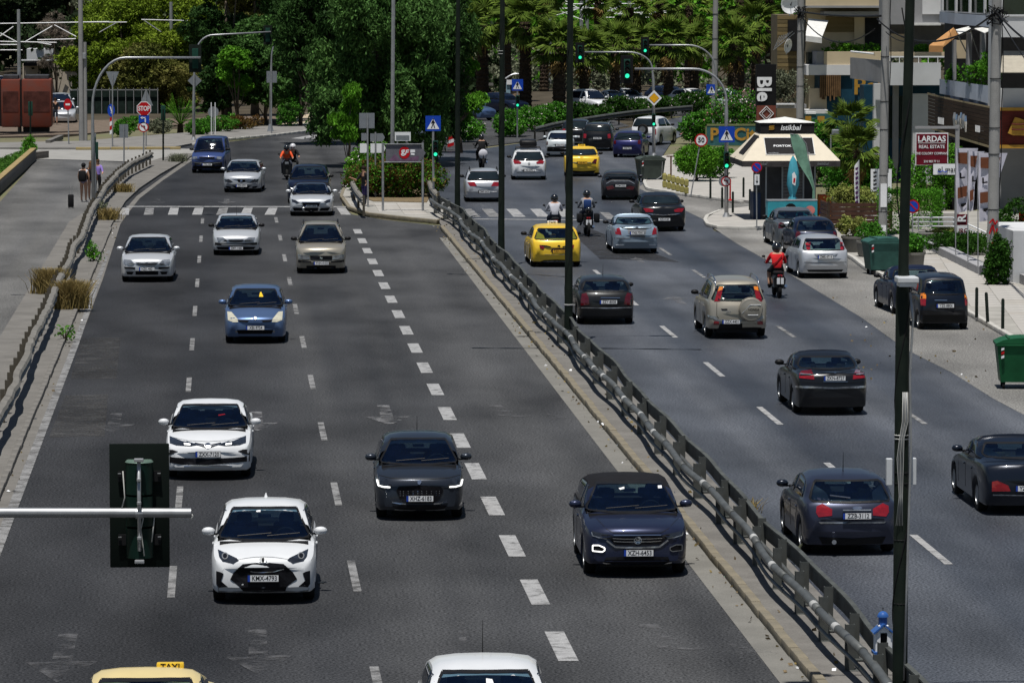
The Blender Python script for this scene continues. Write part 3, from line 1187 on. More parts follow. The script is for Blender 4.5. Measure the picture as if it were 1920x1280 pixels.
 # ---- oncoming traffic (left carriageway)
c=CX(657,1266,360)
f=[('headlight','hld',c((385,958),(500,1015),(512,1028),(480,1046),(415,1032),(395,1005))),('headlight_ring','ste',ellipse(*c((430,1000))[0],.055,.06,12),{'off':.016}),('headlight_ring','gr',ellipse(*c((430,1000))[0],.036,.04,12),{'off':.02}),('grille','gr',c((535,1050),(620,1042),(657,1050),(694,1042),(779,1050),(835,1100),(860,1140),(800,1185),(788,1214),(657,1218),(540,1214),(514,1185),(460,1140),(480,1100)),{'one':1,'off':.008}),('grille_bar','chr',strip(c((520,1078),(600,1098),(657,1100)),.014),{'off':.014,'join':1}),('air_intake','gr',c((378,1090),(400,1095),(420,1105),(405,1150),(445,1185),(390,1190),(378,1170))),('bumper_lip','ste',c((360,1210),(450,1222),(657,1222),(657,1208),(540,1210),(450,1215),(360,1202)),{'off':.01,'join':1}),('badge','ste',ellipse(*c((657,1028))[0],.062,.046,14),{'one':1,'off':.02}),('badge_core','gr',ellipse(*c((657,1028))[0],.022,.042,10),{'one':1,'off':.024}),('bonnet_seam','ste',strip(c((400,990),(500,1022),(600,1008),(657,1006)),.007),{'join':1,'off':.006}),]
yaris,bv,S=car('hatchback_car','white hatchback with a wide black mouth grille, plate KMX-4793, nearest whole oncoming car',495,1124,'F','white',3.94,1.745,1.50,2.56,.80,.31,'hatch',cs=1.08,cz=1.0,rs=1.78,nz=.80,feats=f,plate='KMX-4793',plate_v=c((657,1135))[0][1],yaw=-1.5,nose_z=(.30,.5),group='oncoming cars')
fin(yaris,S,3.0,P['white'])
sticker(yaris,bv,S,[(-.14,1.36),(-.07,1.36),(-.07,1.39),(-.14,1.38)],M_wht)
cc=CX(318,553,288)
f=[('headlight','hld',c_)for c_ in[cc((90,308),(165,340),(240,355),(255,365),(215,372),(130,366),(92,352))]]
f+=[('running_light','drl',cc((176,352),(214,358),(214,366),(178,363)),{'off':.018}),('grille','gr',cc((240,350),(318,366),(396,350),(396,360),(345,376),(318,384),(291,376),(240,362)),{'one':1}),('grille_bar','chr',strip(cc((190,344),(250,362),(318,374)),.014),{'off':.018,'join':1}),('badge','chr',ellipse(*cc((318,368))[0],.065,.05),{'one':1,'off':.022}),('lower_grille','gr',cc((66,425),(110,436),(160,440),(318,446),(476,440),(526,436),(568,425),(565,462),(480,470),(318,484),(160,480),(70,465)),{'one':1}),('air_intake','blk',cc((66,390),(110,392),(140,402),(100,420),(70,425))),('chrome_lip','chr',strip(cc((175,490),(318,488)),.02),{'off':.016,'join':1}),('bonnet_seam','ste',strip(cc((92,312),(200,338),(318,344)),.008),{'join':1,'off':.006})]
cor,bv,S=car('sedan_car','white sedan with slim swept headlights, plate ZXX-7120, behind the hanging traffic light back',392,893,'F','white',4.62,1.775,1.46,2.7,.95,.315,'sedan',cs=1.25,cz=1.0,rs=2.05,nz=.76,feats=f,plate='ZXX-7120',plate_v=cc((318,420))[0][1],yaw=-1.2,nose_z=(.28,.5),group='oncoming cars')
sticker(cor,bv,S,[(.18,1.18),(.32,1.2),(.32,1.215),(.18,1.20)],M_red,'dashboard_strap')
cs_=CX(745,1185,655)
f=[('headlight','hld',cs_((190,672),(330,700),(390,770),(400,812),(300,822),(225,800),(198,740))),('running_light','drl',strip(cs_((212,705),(232,782),(300,802),(375,806)),.028),{'off':.02,'join':1}),('grille','gr',cs_((480,800),(745,785),(1010,800),(1040,850),(990,960),(930,1005),(745,1012),(560,1005),(500,960),(450,850)),{'one':1}),('lower_grille','gr',cs_((400,1035),(745,1025),(1090,1035),(1040,1080),(745,1090),(450,1080)),{'one':1}),('lower_lip','ste',strip(cs_((430,1085),(560,1096),(745,1098)),.022),{'off':.014,'join':1}),('bumper_trim','chr',strip(cs_((395,995),(500,1015),(570,1018)),.022),{'off':.014}),('grille_stud','chr',[ellipse(*cs_((x,y))[0],.010,.010,6)for x in(500,540,600,660,720)for y in(860,885,912)],{'off':.018,'join':1,'cell':.3}),('badge','chr',cs_((715,725),(760,720),(765,745),(745,778),(720,770)),{'one':1,'off':.02}),('bonnet_seam','blk',strip(cs_((195,640),(380,690),(560,705),(745,708)),.010),{'join':1,'off':.006})]
sw,bv,S=car('hatchback_car','dark grey hatchback with L-shaped running lights, plate XHZ-6183',786,969,'F','gunmetal',3.86,1.70,1.50,2.45,.82,.305,'hatch',cs=1.0,cz=1.03,rs=1.62,nz=.86,feats=f,plate='XHZ-6183',plate_v=cs_((745,950))[0][1],yaw=-1.5,nose_z=(.28,.5),group='oncoming cars')
antenna(sw,S,3.1,.3,-.1)
ct=CX(770,1195,655)
f=[('headlight','hld',ct((250,705),(300,722),(450,752),(490,770),(490,805),(420,800),(330,782),(262,762))),('headlight_strip','hl',strip(ct((252,725),(262,762),(330,785),(420,800)),.015),{'off':.018,'join':1}),('grille','gr',ct((500,760),(770,755),(1040,760),(1110,790),(1040,870),(770,880),(510,870),(460,810)),{'one':1}),('grille_bar','chr',strip(ct((500,762),(770,762)),.014)+strip(ct((490,795),(620,803),(770,803)),.012)+strip(ct((500,828),(620,836),(770,836)),.012),{'off':.018,'join':1}),('bumper_trim','hl',strip(ct((420,820),(520,895),(770,905)),.028),{'off':.016,'join':1}),('fog_light','gr',ct((265,870),(330,870),(400,900),(400,930),(370,948),(265,935))),('fog_light_ring','drl',strip(ct((265,935),(265,872),(330,872),(398,902),(398,930),(370,948),(265,936)),.022),{'off':.018,'one':1,'join':1}),('fog_light_ring','ste',strip([(-a,b)for a,b in ct((265,935),(265,872),(330,872),(398,902),(398,930),(370,948),(265,936))],.012),{'off':.018,'one':1,'join':1}),('lower_grille','gr',ct((420,1010),(770,1000),(1120,1010),(1140,1060),(1080,1075),(770,1078),(460,1075),(390,1050)),{'one':1}),('chrome_lip','chr',strip(ct((380,1070),(470,1084),(770,1090)),.018),{'off':.02,'join':1}),('badge','ste',ellipse(*ct((775,822))[0],.068,.068,16),{'one':1,'off':.024}),('badge_ring','gr',ellipse(*ct((775,822))[0],.054,.054,16),{'one':1,'off':.028}),('badge_letters','chr',strip(ct((750,792),(765,828),(775,806),(785,828),(800,792)),.012)+strip(ct((748,825),(762,852),(775,830),(788,852),(802,825)),.012),{'one':1,'off':.032,'join':1}),('bonnet_seam','blk',strip(ct((300,560),(420,690),(500,735),(770,740)),.008),{'join':1,'off':.006})]
M_soft=pm('soft_top',(.010,.010,.012),.9,var=.2)
tr,bv,S=car('soft_top_car','dark blue soft-top crossover with one glowing fog light ring, plate XZH-6453, beside the median kerb',1189,1074,'F','indigo',4.27,1.811,1.53,2.63,.86,.335,'hatch',cs=1.18,cz=1.06,rs=1.98,nz=.90,feats=f,plate='XZH-6453',plate_v=ct((795,962))[0][1],plate_u=.02,yaw=-1.0,nose_z=(.30,.5),group='oncoming cars',roofmat=M_soft,zf=.24)
sticker(tr,bv,S,[(.5,1.40),(.57,1.40),(.57,1.36),(.5,1.36)],M_wht)
sticker(tr,bv,S,[(-.2,1.37),(-.1,1.39),(-.1,1.36),(-.18,1.345)],M_wht,'mirror_back')
cp=CX(1425,722,205)
f=[('headlight','hly',cp((1265,545),(1290,548),(1325,590),(1328,608),(1300,608),(1270,596))),('grille','gr',cp((1325,594),(1425,596),(1425,611),(1335,606)),{'join':1}),('grille_bar','chr',strip(cp((1325,593),(1425,597)),.016),{'off':.016,'join':1}),('badge','chr',ellipse(*cp((1425,585))[0],.05,.035),{'one':1,'off':.016}),('lower_grille','gr',cp((1320,652),(1425,650),(1425,675),(1330,675)),{'join':1}),('fog_light','hl',ellipse(*cp((1318,662))[0],.03,.035,10),{'off':.016}),('bumper_seam','blk',strip(cp((1330,690),(1425,690)),.012),{'off':.01,'join':1})]
pr,bv,S=car('hatchback_car','steel blue liftback with clouded headlights and a yellow charm in its windscreen, plate XBI-9754',479,641,'F','prius',4.45,1.725,1.49,2.7,.90,.305,'hatch',cs=1.0,cz=1.03,rs=1.95,nz=.78,feats=f,plate='XBI-9754',plate_v=cp((1425,640))[0][1],yaw=-1.,group='oncoming cars')
sticker(pr,bv,S,[(.10,1.22),(.22,1.22),(.16,1.34),(.13,1.33)],pm('yellow_toy',(.8,.5,.03)),'windscreen_charm')
cg=CX(825,390,172)
f=[('headlight','hl',cg((693,265),(735,268),(755,290),(745,300),(700,296),(692,280))),('grille','ste',cg((760,282),(825,280),(825,300),(775,300)),{'join':1}),('grille_slat','gr',strip(cg((765,287),(825,288)),.012)+strip(cg((770,294),(825,295)),.012),{'off':.016,'join':1}),('badge','chr',ellipse(*cg((825,291))[0],.06,.06),{'one':1,'off':.02}),('bumper_strip','blk',cg((694,307),(758,310),(758,322),(700,318))),('lower_grille','gr',cg((760,333),(890,333),(890,353),(760,353)),{'one':1}),('air_intake','gr',cg((706,335),(750,336),(740,352),(712,350)))]
car('hatchback_car','silver hatchback with square grey headlights, leftmost car in the oncoming lanes',277,527,'F','silver2',4.2,1.76,1.48,2.58,.88,.315,'hatch',cs=1.1,cz=1.0,rs=1.85,nz=.80,feats=f,plate='NZK-4821',plate_v=cg((825,320))[0][1],yaw=-1,group='oncoming cars')
c1=CX(297,1035,287)
f=[('headlight','hl',c1((95,858),(165,858),(205,885),(200,902),(110,900))),('grille','ste',c1((215,878),(380,878),(365,905),(297,915),(232,905)),{'one':1}),('grille_slat','gr',strip(c1((225,886),(297,886)),.02)+strip(c1((235,898),(297,900)),.018),{'off':.016,'join':1}),('bumper_strip','blk',c1((55,906),(200,918),(297,924),(297,944),(200,942),(58,932)),{'join':1}),('lower_grille','gr',c1((90,955),(297,955),(297,985),(110,980)),{'join':1})]
r_,bv,S=car('sedan_car','silver older sedan with black mirrors and a black bumper strip, crossing the zebra crossing',443,477,'F','silver2',4.5,1.71,1.425,2.63,.92,.305,'sedan',cs=1.2,cz=.97,rs=1.95,nz=.74,feats=f,plate='ZMY-1482',plate_v=c1((297,970))[0][1],yaw=-1,mirror='blk',group='oncoming cars')
antenna(r_,S,2.1,.35,.2)
c2=CX(1185,1218,308)
f=[('headlight','hl',c2((940,1022),(1060,1040),(1065,1080),(950,1075))),('grille','gr',c2((1068,1040),(1302,1040),(1302,1084),(1075,1084)),{'one':1}),('badge','chr',c2((1172,1052),(1180,1052),(1192,1062),(1200,1055),(1198,1075),(1190,1075),(1180,1066),(1175,1075)),{'one':1,'off':.02}),('bumper_strip','blk',c2((915,1085),(950,1085),(1080,1098),(1080,1112),(950,1110))),('lower_grille','gr',c2((1030,1145),(1340,1145),(1340,1180),(1030,1180)),{'one':1}),('chrome_lip','chr',strip(c2((1035,1184),(1185,1187)),.018),{'off':.016,'join':1})]
r_,bv,S=car('multi_purpose_car','beige tall car with roof rails, black mirrors and black mesh grille',602,511,'F','beige',4.28,1.72,1.67,2.5,.9,.315,'suv',cs=1.05,cz=1.08,rs=1.75,nz=.92,feats=f,plate='YNH-4103',plate_v=c2((1190,1118))[0][1],yaw=-1,mirror='blk',group='oncoming cars')
rails(r_,S,1.9,3.9,M_blk)
c3=CX(1088,648,255)
f=[('headlight','hld',c3((875,472),(920,482),(968,515),(935,520),(885,502))),('grille','gr',c3((995,508),(1182,508),(1165,600),(1088,606),(1015,600)),{'one':1}),('grille_frame','chr',strip(c3((990,505),(1015,602),(1088,606)),.022)+strip(c3((990,505),(1088,506)),.02),{'off':.018,'join':1}),('air_intake','gr',c3((885,562),(985,568),(1000,598),(905,598))),('windscreen_frame','chr',strip([(-.70,1.02),(-.60,1.33),(-.5,1.36),(0,1.37)],.045),{'off':.02,'join':1})]
r_,bv,S=car('convertible_car','silver open-nosed roadster with tall black grille, on the zebra crossing',584,404,'F','silver2',4.18,1.84,1.35,2.47,.88,.33,'roadster',cs=1.35,cz=.93,rs=1.98,nz=.74,feats=f,plate='INH-1800',plate_v=c3((1095,548))[0][1],yaw=-2,roofmat=M_soft,group='oncoming cars',win=True,es=3.0)
c4=CX(1055,440,245)
f=[('running_light','drl',c4((868,270),(925,282),(945,292),(940,304),(910,300),(880,285))),('badge','chr',ellipse(*c4((1012,283))[0],.05,.06),{'one':1,'off':.02}),('grille','gr',c4((930,275),(1055,275),(1055,340),(920,345)),{'join':1,'off':.006})]
car('crossover_car','dark navy crossover with bright slit headlights, right behind the silver roadster',578,381,'F','navy',4.45,1.86,1.66,2.68,.92,.35,'suv',cs=1.2,cz=1.12,rs=2.0,nz=.98,feats=f,yaw=-3,mirror='blk',group='oncoming cars')
c5=CX(357,385,238)
f=[('headlight','hld',c5((165,242),(215,242),(262,272),(240,277),(180,272))),('grille','gr',c5((308,246),(340,244),(357,256),(374,244),(402,246),(395,275),(357,283),(320,275)),{'one':1}),('badge','chr',c5((343,256),(368,256),(368,270),(343,270)),{'one':1,'off':.02}),('lower_grille','gr',c5((255,315),(357,318),(462,315),(430,345),(357,352),(285,345)),{'one':1}),('lower_lip','hl',strip(c5((250,312),(285,345),(357,354)),.02),{'off':.018,'join':1}),('air_intake','gr',c5((175,318),(235,325),(240,342),(195,340)))]
car('hatchback_car','silver hatchback with almond headlights and smiling lower grille, just beyond the stop line',455,360,'F','silver',4.32,1.77,1.46,2.58,.92,.315,'hatch',cs=1.0,cz=1.0,rs=1.85,nz=.80,feats=f,plate='ZZA-8751',plate_v=c5((357,316))[0][1],yaw=-4,group='oncoming cars')
c6=CX(965,1195,213)
f=[('headlight','hl',c6((803,1020),(858,1020),(862,1050),(810,1048))),('grille','gr',c6((880,1022),(1050,1022),(1045,1046),(885,1046)),{'one':1}),('bumper','blk',c6((800,1075),(965,1082),(965,1180),(850,1180),(795,1160)),{'join':1,'off':.008}),('bumper_strip','ste',strip(c6((805,1080),(900,1092),(965,1092)),.02),{'off':.014,'join':1})]
car('minivan','dark blue delivery minivan with black bumper, farthest vehicle on the near-left lane',391,324,'F','vanblue',4.1,1.73,1.80,2.57,.82,.31,'van',cs=.95,cz=1.12,rs=1.55,nz=.92,feats=f,plate='YYK-1004',plate_v=c6((965,1104))[0][1],yaw=-6,mirror='blk',tum=.2,group='oncoming cars',es=2.6)
# the two cars cut by the lower frame edge
t_,bv,S=car('taxi_car','cream yellow taxi, only its roof and sign showing at the lower frame edge',268,1504,'F','taxipale',4.6,1.79,1.46,2.7,.95,.32,'sedan',cs=1.25,cz=1.0,rs=2.05,nz=.78,yaw=-1,group='oncoming cars')
taxi_sign(t_,S,2.75,P['taxi'],dx=-.3,ry=PI)
t_,bv,S=car('hatchback_car','white car with a roof aerial cut off by the lower frame edge',916,1486,'F','white',4.2,1.78,1.48,2.6,.9,.32,'hatch',cs=1.15,cz=1.0,rs=1.9,nz=.8,yaw=-1.5,group='oncoming cars')
antenna(t_,S,3.2,.45,-.2)
sticker(t_,bv,S,[(.0,1.28),(.1,1.27),(.08,1.32),(0,1.33)],M_wht)
# ---- receding traffic (right carriageway)
ca=CX(868,640,308)
f=[('taillight','red',ca((668,385),(700,370),(755,402),(755,438),(680,445),(665,420))),('boot_trim','hl',ca((815,405),(972,405),(970,412),(815,412)),{'one':1,'off':.016}),('badge','chr',ellipse(*ca((895,397))[0],.09,.03),{'one':1,'off':.016}),('boot_seam','blk',strip(ca((690,460),(868,462)),.012),{'join':1,'off':.008}),('bumper_edge','hl',ca((680,472),(868,474),(868,482),(690,482)),{'join':1,'off':.006}),('diffuser','blk',ca((680,555),(868,565),(868,600),(700,595)),{'join':1,'off':.008})]
r_,bv,S=car('hatchback_car','slate blue three-door hatchback with a single round exhaust, plate ZZB-3112, beside the near lamp post',1588,1034,'B','audi',4.15,1.735,1.42,2.51,.85,.315,'hatch',cs=1.15,cz=.98,rs=1.95,nz=.76,feats=f,plate='ZZB-3112',plate_v=ca((868,440))[0][1],plate_u=.08,mirror='blackblue',group='receding cars',pmat=None)
antenna(r_,S,2.9,.35,.1)
mb=MB()
mb.tube([(-.33,-2.02,.27),(-.33,-2.10,.27)],.042,12)
mb.build('exhaust_pipe',M_chr,r_)
wp=MB()
wp.tube([(-.02,-1.93,1.05),(-.38,-1.87,1.09)],.012,5)
wp.build('rear_wiper',M_chr,r_)
cb=CX(1745,395,300)
f=[('taillight','red',cb((1530,222),(1560,215),(1625,245),(1638,278),(1530,278))),('bumper_edge','hl',cb((1535,294),(1745,300),(1745,306),(1535,302)),{'join':1,'off':.01}),('boot_seam','blk',strip(cb((1640,282),(1745,284)),.010),{'join':1,'off':.008})]
car('sedan_car','black-blue sedan with large red tail lamps, cut by the right frame edge',1914,958,'B','blackblue',4.47,1.74,1.415,2.725,.76,.32,'sedan',cs=1.35,cz=.98,rs=2.1,nz=.74,feats=f,plate='YZN-2210',plate_v=cb((1745,262))[0][1],group='receding cars')
cv=CX(850,1135,620)
f=[('taillight','red',cv((370,520),(520,505),(560,590),(568,650),(350,625),(345,570))),('taillight_reflector','hl',cv((360,560),(520,570),(515,585),(365,572)),{'off':.018}),('boot_trim','chr',strip(cv((660,542),(850,546)),.014),{'off':.016,'join':1}),('badge','chr',ellipse(*cv((875,553))[0],.03,.025),{'one':1,'off':.018}),('bumper_edge','hl',cv((245,735),(400,745),(850,765),(850,790),(400,775),(250,760)),{'join':1,'off':.012}),('boot_seam','blk',strip(cv((350,690),(850,712)),.012),{'join':1,'off':.008}),('plate_trim','chr',strip(cv((700,680),(1060,685)),.01),{'one':1,'off':.014})]
car('sedan_car','black sedan with red lamps and plate ZKN-8727, in the middle of the right carriageway',1553,773,'B','black',4.48,1.72,1.42,2.56,.9,.31,'sedan',cs=1.3,cz=.98,rs=2.05,nz=.76,feats=f,plate='ZKN-8727',plate_v=cv((875,632))[0][1],plate_u=.03,mirror='blk',group='receding cars')
cr_=CX(835,1105,562)
f=[('rear_lamp','red',cr_((500,365),(585,330),(540,530),(450,530))),('rear_lamp_top','amb',cr_((530,295),(592,295),(578,345),(505,365)),{'off':.016}),('bumper_lamp','red',cr_((445,850),(528,850),(528,905),(440,905)),{'off':.014}),('bumper_edge','hl',cr_((340,745),(470,770),(510,820),(835,832),(835,845),(500,850),(460,815),(345,775)),{'join':1,'off':.016}),('tailgate_seam','blk',strip(cr_((490,550),(490,760),(520,800)),.012),{'off':.008,'one':1,'join':1}),('tailgate_recess','blk',cr_((555,650),(660,650),(660,672),(580,676)),{'one':1,'off':.01}),('lower_bumper','blk',cr_((540,885),(900,885),(900,950),(1210,950),(1210,990),(500,990),(520,950)),{'one':1,'off':.012})]
crv,bv,S=car('suv_car','champagne SUV with a covered spare wheel and roof rails, red lamps beside the rear window',1378,632,'B','beige',4.38,1.75,1.70,2.62,.82,.345,'suv',cs=1.2,cz=1.1,rs=1.95,nz=.9,feats=f,plate='ZZX-4401',plate_v=.44,plate_u=-.2,mirror='blk',group='receding cars',zf=.3,rwz=(1.52,1.12))
rails(crv,S,2.0,4.1,M_chr)
mb=MB()
mb.lathe([(.30,.04),(.345,.02),(.35,-.08),(.34,-.15),(.31,-.19),(.22,-.20),(.20,-.21),(.001,-.212)],28,axis='Y')
o=mb.build('spare_wheel_cover',P['beige'],crv,smooth='a',loc=(.35,-2.17,.86))
text('cover_lettering','HONDA',.085,M_blk,o,(.07,-.216,.0),bold=.015,ext=.001)
mb=MB()
mb.tube([(-.26,-.20,-.1),(-.03,-.214,.14),(.27,-.205,.14)],.008,5)
mb.tube([(-.1,-.205,-.15),(.2,-.205,-.15)],.012,5)
mb.build('cover_rib',P['silver2'],o)
text('model_lettering','CR-V',.06,M_chr,crv,(-.28,-2.185,.80),bold=.01,ext=.002)
ch=CX(425,1195,332)
f=[('taillight','dred',ch((180,905),(225,895),(245,940),(255,1010),(170,1020),(170,960))),('boot_trim','chr',strip(ch((365,943),(555,946)),.02),{'one':1,'off':.016,'join':1}),('bumper_edge','hl',strip(ch((150,1040),(425,1046)),.022),{'join':1,'off':.014}),('diffuser','blk',ch((160,1120),(425,1130),(425,1170),(180,1165)),{'join':1})]
r_,bv,S=car('hatchback_car','charcoal hatchback with long red lamps beside the green lamp post, chrome strip over the plate',1134,606,'B','charcoal',4.19,1.695,1.38,2.62,.78,.30,'hatch',cs=1.1,cz=.95,rs=1.85,nz=.72,feats=f,plate='ZZY-8008',plate_v=ch((440,985))[0][1],plate_u=.05,mirror='blk',group='receding cars')
antenna(r_,S,2.8,.35,.1)
ct_=CX(770,1170,585)
f=[('taillight','red',ct_((412,735),(480,750),(530,765),(490,830),(425,800))),('taillight_black','blk',ct_((412,732),(560,742),(655,768),(640,782),(520,775)),{'off':.016}),('badge','gr',ellipse(*ct_((815,760))[0],.05,.042),{'one':1,'off':.018}),('plate_recess','dred',ct_((680,800),(960,800),(1010,870),(640,870)),{'one':1,'off':.006}),('bumper_crease','ste',strip(ct_((520,925),(770,938)),.01),{'join':1}),('diffuser','gr',ct_((420,1085),(500,1045),(770,1035),(770,1062),(500,1078)),{'join':1}),('bumper_lip','hl',strip(ct_((480,1075),(770,1068)),.02),{'join':1,'off':.016})]
r_,bv,S=car('taxi_car','yellow hatchback taxi behind the lamp post, black mirrors and a white roof sign',1041,499,'B','taxi',4.37,1.79,1.45,2.64,.9,.32,'hatch',cs=1.15,cz=.98,rs=1.95,nz=.76,feats=f,plate='TAH-1032',plate_v=ct_((820,865))[0][1],plate_u=.08,mirror='blk',group='receding cars',pmat=M_yel)
taxi_sign(r_,S,2.3)
cd=CX(735,500,250)
f=[('taillight','red',cd((532,280),(575,268),(590,305),(595,335),(540,328))),('badge','chr',ellipse(*cd((738,263))[0],.03,.02),{'one':1,'off':.016}),('boot_edge','gr',cd((580,262),(735,260),(735,285),(650,283),(600,275)),{'join':1,'off':.006}),('plate_recess','ste',cd((650,285),(825,285),(812,358),(665,358)),{'one':1,'off':.006}),('bumper_strip','hl',strip(cd((510,362),(735,368)),.03),{'join':1}),('reflector','wht',cd((545,423),(620,423),(620,432),(545,432)),{'off':.014})]
car('sedan_car','ice blue small sedan with rounded red lamps in the middle lane',1190,474,'B','ice',4.23,1.68,1.40,2.44,.85,.295,'sedan',cs=1.15,cz=.98,rs=1.9,nz=.76,feats=f,plate='YXB-7390',plate_v=cd((740,318))[0][1],mirror='blk',group='receding cars')
ce=CX(995,275,250)
f=[('taillight','red',ce((790,55),(850,55),(895,72),(885,92),(815,92))),('boot_trim','chr',ce((820,105),(995,120),(995,127),(880,120)),{'join':1,'off':.014})]
r_,bv,S=car('sedan_car','black saloon with a chrome boot bar, ahead of the ice blue sedan',1240,432,'B','black',4.83,1.85,1.49,2.74,.95,.34,'sedan',cs=1.35,cz=1.0,rs=2.15,nz=.8,feats=f,plate='XZI-4160',plate_v=ce((995,165))[0][1],mirror='blk',group='receding cars',far=True)
cf_=CX(1560,1120,141)
f=[('taillight','dred',cf_((1468,1040),(1510,1030),(1525,1050),(1480,1060))),('spoiler','hl',strip(cf_((1470,1020),(1500,1004),(1560,1004)),.03),{'join':1,'off':.02})]
r_,bv,S=car('coupe_car','graphite coupe with a rear spoiler, left of the pavement dumpster',1163,374,'B','celica',4.43,1.75,1.30,2.54,.9,.31,'hatch',cs=1.2,cz=.88,rs=1.95,nz=.66,beltz=.85,feats=f,plate='ZZM-3352',plate_v=.62,group='receding cars',far=True,rwz=(1.16,.93),yaw=-5)
mb=MB()
mb.rbox((0,-2.05,1.08),(1.3,.2,.04),.015)
for x in(-.5,.5):
 mb.box((x,-2.03,1.01),(.06,.12,.13))
mb.build('spoiler_wing',P['celica'],r_)
cg_=CX(800,1128,128)
f=[('taillight','red',cg_((705,1018),(745,1015),(760,1040),(720,1040))),('bumper_strip','ste',strip(cg_((690,1070),(800,1072)),.02),{'join':1}),('boot_edge','hl',strip(cg_((770,1058),(800,1060)),.02),{'join':1})]
r_,bv,S=car('hatchback_car','silver five-door hatchback with roof bars between the lamp posts',907,378,'B','silver',4.25,1.75,1.46,2.61,.9,.315,'hatch',cs=1.05,cz=.99,rs=1.85,nz=.78,feats=f,plate='ZMX-6620',plate_v=.44,mirror='blk',group='receding cars',far=True,yaw=-2)
rails(r_,S,1.8,3.4,M_blk)
cw=CX(815,1165,192)
f=[('taillight','red',cw((662,975),(700,975),(745,1000),(740,1015),(680,1015))),('badge','ste',ellipse(*cw((818,1012))[0],.06,.07),{'one':1,'off':.016}),('plate_recess','ste',cw((745,1070),(885,1070),(870,1090),(760,1090)),{'one':1}),('bumper_strip','hl',strip(cw((700,1100),(815,1104)),.03),{'join':1})]
r_,bv,S=car('hatchback_car','white hatchback with red wing lamps and a black roof box',991,337,'B','white',4.02,1.74,1.48,2.51,.8,.31,'hatch',cs=1.05,cz=1.0,rs=1.8,nz=.8,feats=f,plate='IKE-5590',plate_v=.47,mirror='blk',group='receding cars',far=True,yaw=-3)
mb=MB()
for y in(.5,-.6):
 mb.tube([(-.62,y,1.42),(-.6,y,1.55),(.6,y,1.55),(.62,y,1.42)],.022,6)
mb.build('roof_rack',M_blk,r_,smooth='a')
mb=MB()
mb.rbox((0,0,1.75),(.84,1.9,.36),.12)
mb.build('roof_box',M_blk,r_,smooth=True)
cy=CX(1345,980,118)
f=[('taillight','dred',cy((1257,880),(1272,880),(1290,905),(1262,908))),('boot_edge','ste',strip(cy((1290,900),(1345,902)),.02),{'join':1}),('lower_bumper','gr',cy((1265,948),(1345,952),(1345,962),(1275,962)),{'join':1})]
r_,bv,S=car('taxi_car','yellow saloon taxi with a lit-style roof sign, right of the white hatchback',1091,330,'B','taxi',4.66,1.81,1.46,2.69,.9,.32,'sedan',cs=1.25,cz=1.0,rs=2.05,nz=.78,feats=f,plate='TAB-4417',plate_v=.66,mirror='blk',group='receding cars',far=True,yaw=-4,pmat=M_yel)
taxi_sign(r_,S,2.4,P['taxi'])
red2=[('taillight','red',[(-.78,.72),(-.62,.72),(-.6,.95),(-.76,.98)])]
car('hatchback_car','pale grey small old hatchback with glinting rear window, left of the red-lamped dark cars',1050,294,'B','greywhite',3.7,1.585,1.42,2.36,.7,.27,'hatch',cs=.95,cz=.97,rs=1.6,nz=.78,feats=[('taillight','dred',[(-.76,.66),(-.66,.66),(-.66,.84),(-.76,.84)]),('bumper','blk',[(-.78,.3),(0,.28),(0,.55),(-.78,.55)],{'join':1})],plate='YAA-7712',plate_v=.64,group='receding cars',far=True,yaw=-5,rwmat=M_gl)
car('hatchback_car','black car half hidden behind the pale grey hatchback',1080,272,'B','black',4.2,1.75,1.5,2.6,.9,.31,'hatch',cs=1.1,cz=1.,rs=1.85,nz=.8,feats=red2,plate='-',plate_v=.5,group='receding cars',far=True,yaw=-8)
r_,bv,S=car('suv_car','black SUV with silver roof rails, left of the deep blue hatchback',1121,283,'B','black',4.33,1.78,1.62,2.63,.9,.34,'suv',cs=1.1,cz=1.1,rs=1.9,nz=.92,feats=red2,plate='NHX-9041',plate_v=.72,group='receding cars',far=True,yaw=-9)
rails(r_,S,1.9,3.9,M_chr,.04)
car('hatchback_car','deep blue hatchback ahead of the yellow saloon taxi',1178,295,'B','violet',4.06,1.69,1.45,2.47,.8,.31,'hatch',cs=1.05,cz=.99,rs=1.8,nz=.8,feats=[('taillight','dred',[(-.78,.72),(-.6,.74),(-.6,.92),(-.76,.95)])],plate='ZKB-7766',plate_v=.5,group='receding cars',far=True,yaw=-12)
r_,bv,S=car('suv_car','white small SUV with an uncovered spare wheel on its back door',1213,272,'B','white',4.08,1.74,1.69,2.58,.7,.34,'suv',cs=1.0,cz=1.1,rs=1.7,nz=.95,feats=[('taillight','red',[(-.8,.62),(-.7,.62),(-.7,.95),(-.8,.95)])],group='receding cars',far=True,yaw=-24,mirror='blk')
tm,rm=wheel_mesh(.32)
o=obj('spare_wheel',tm,r_,(.0,-2.12,.95),-PI/2)
obj('spare_rim',rm,o)
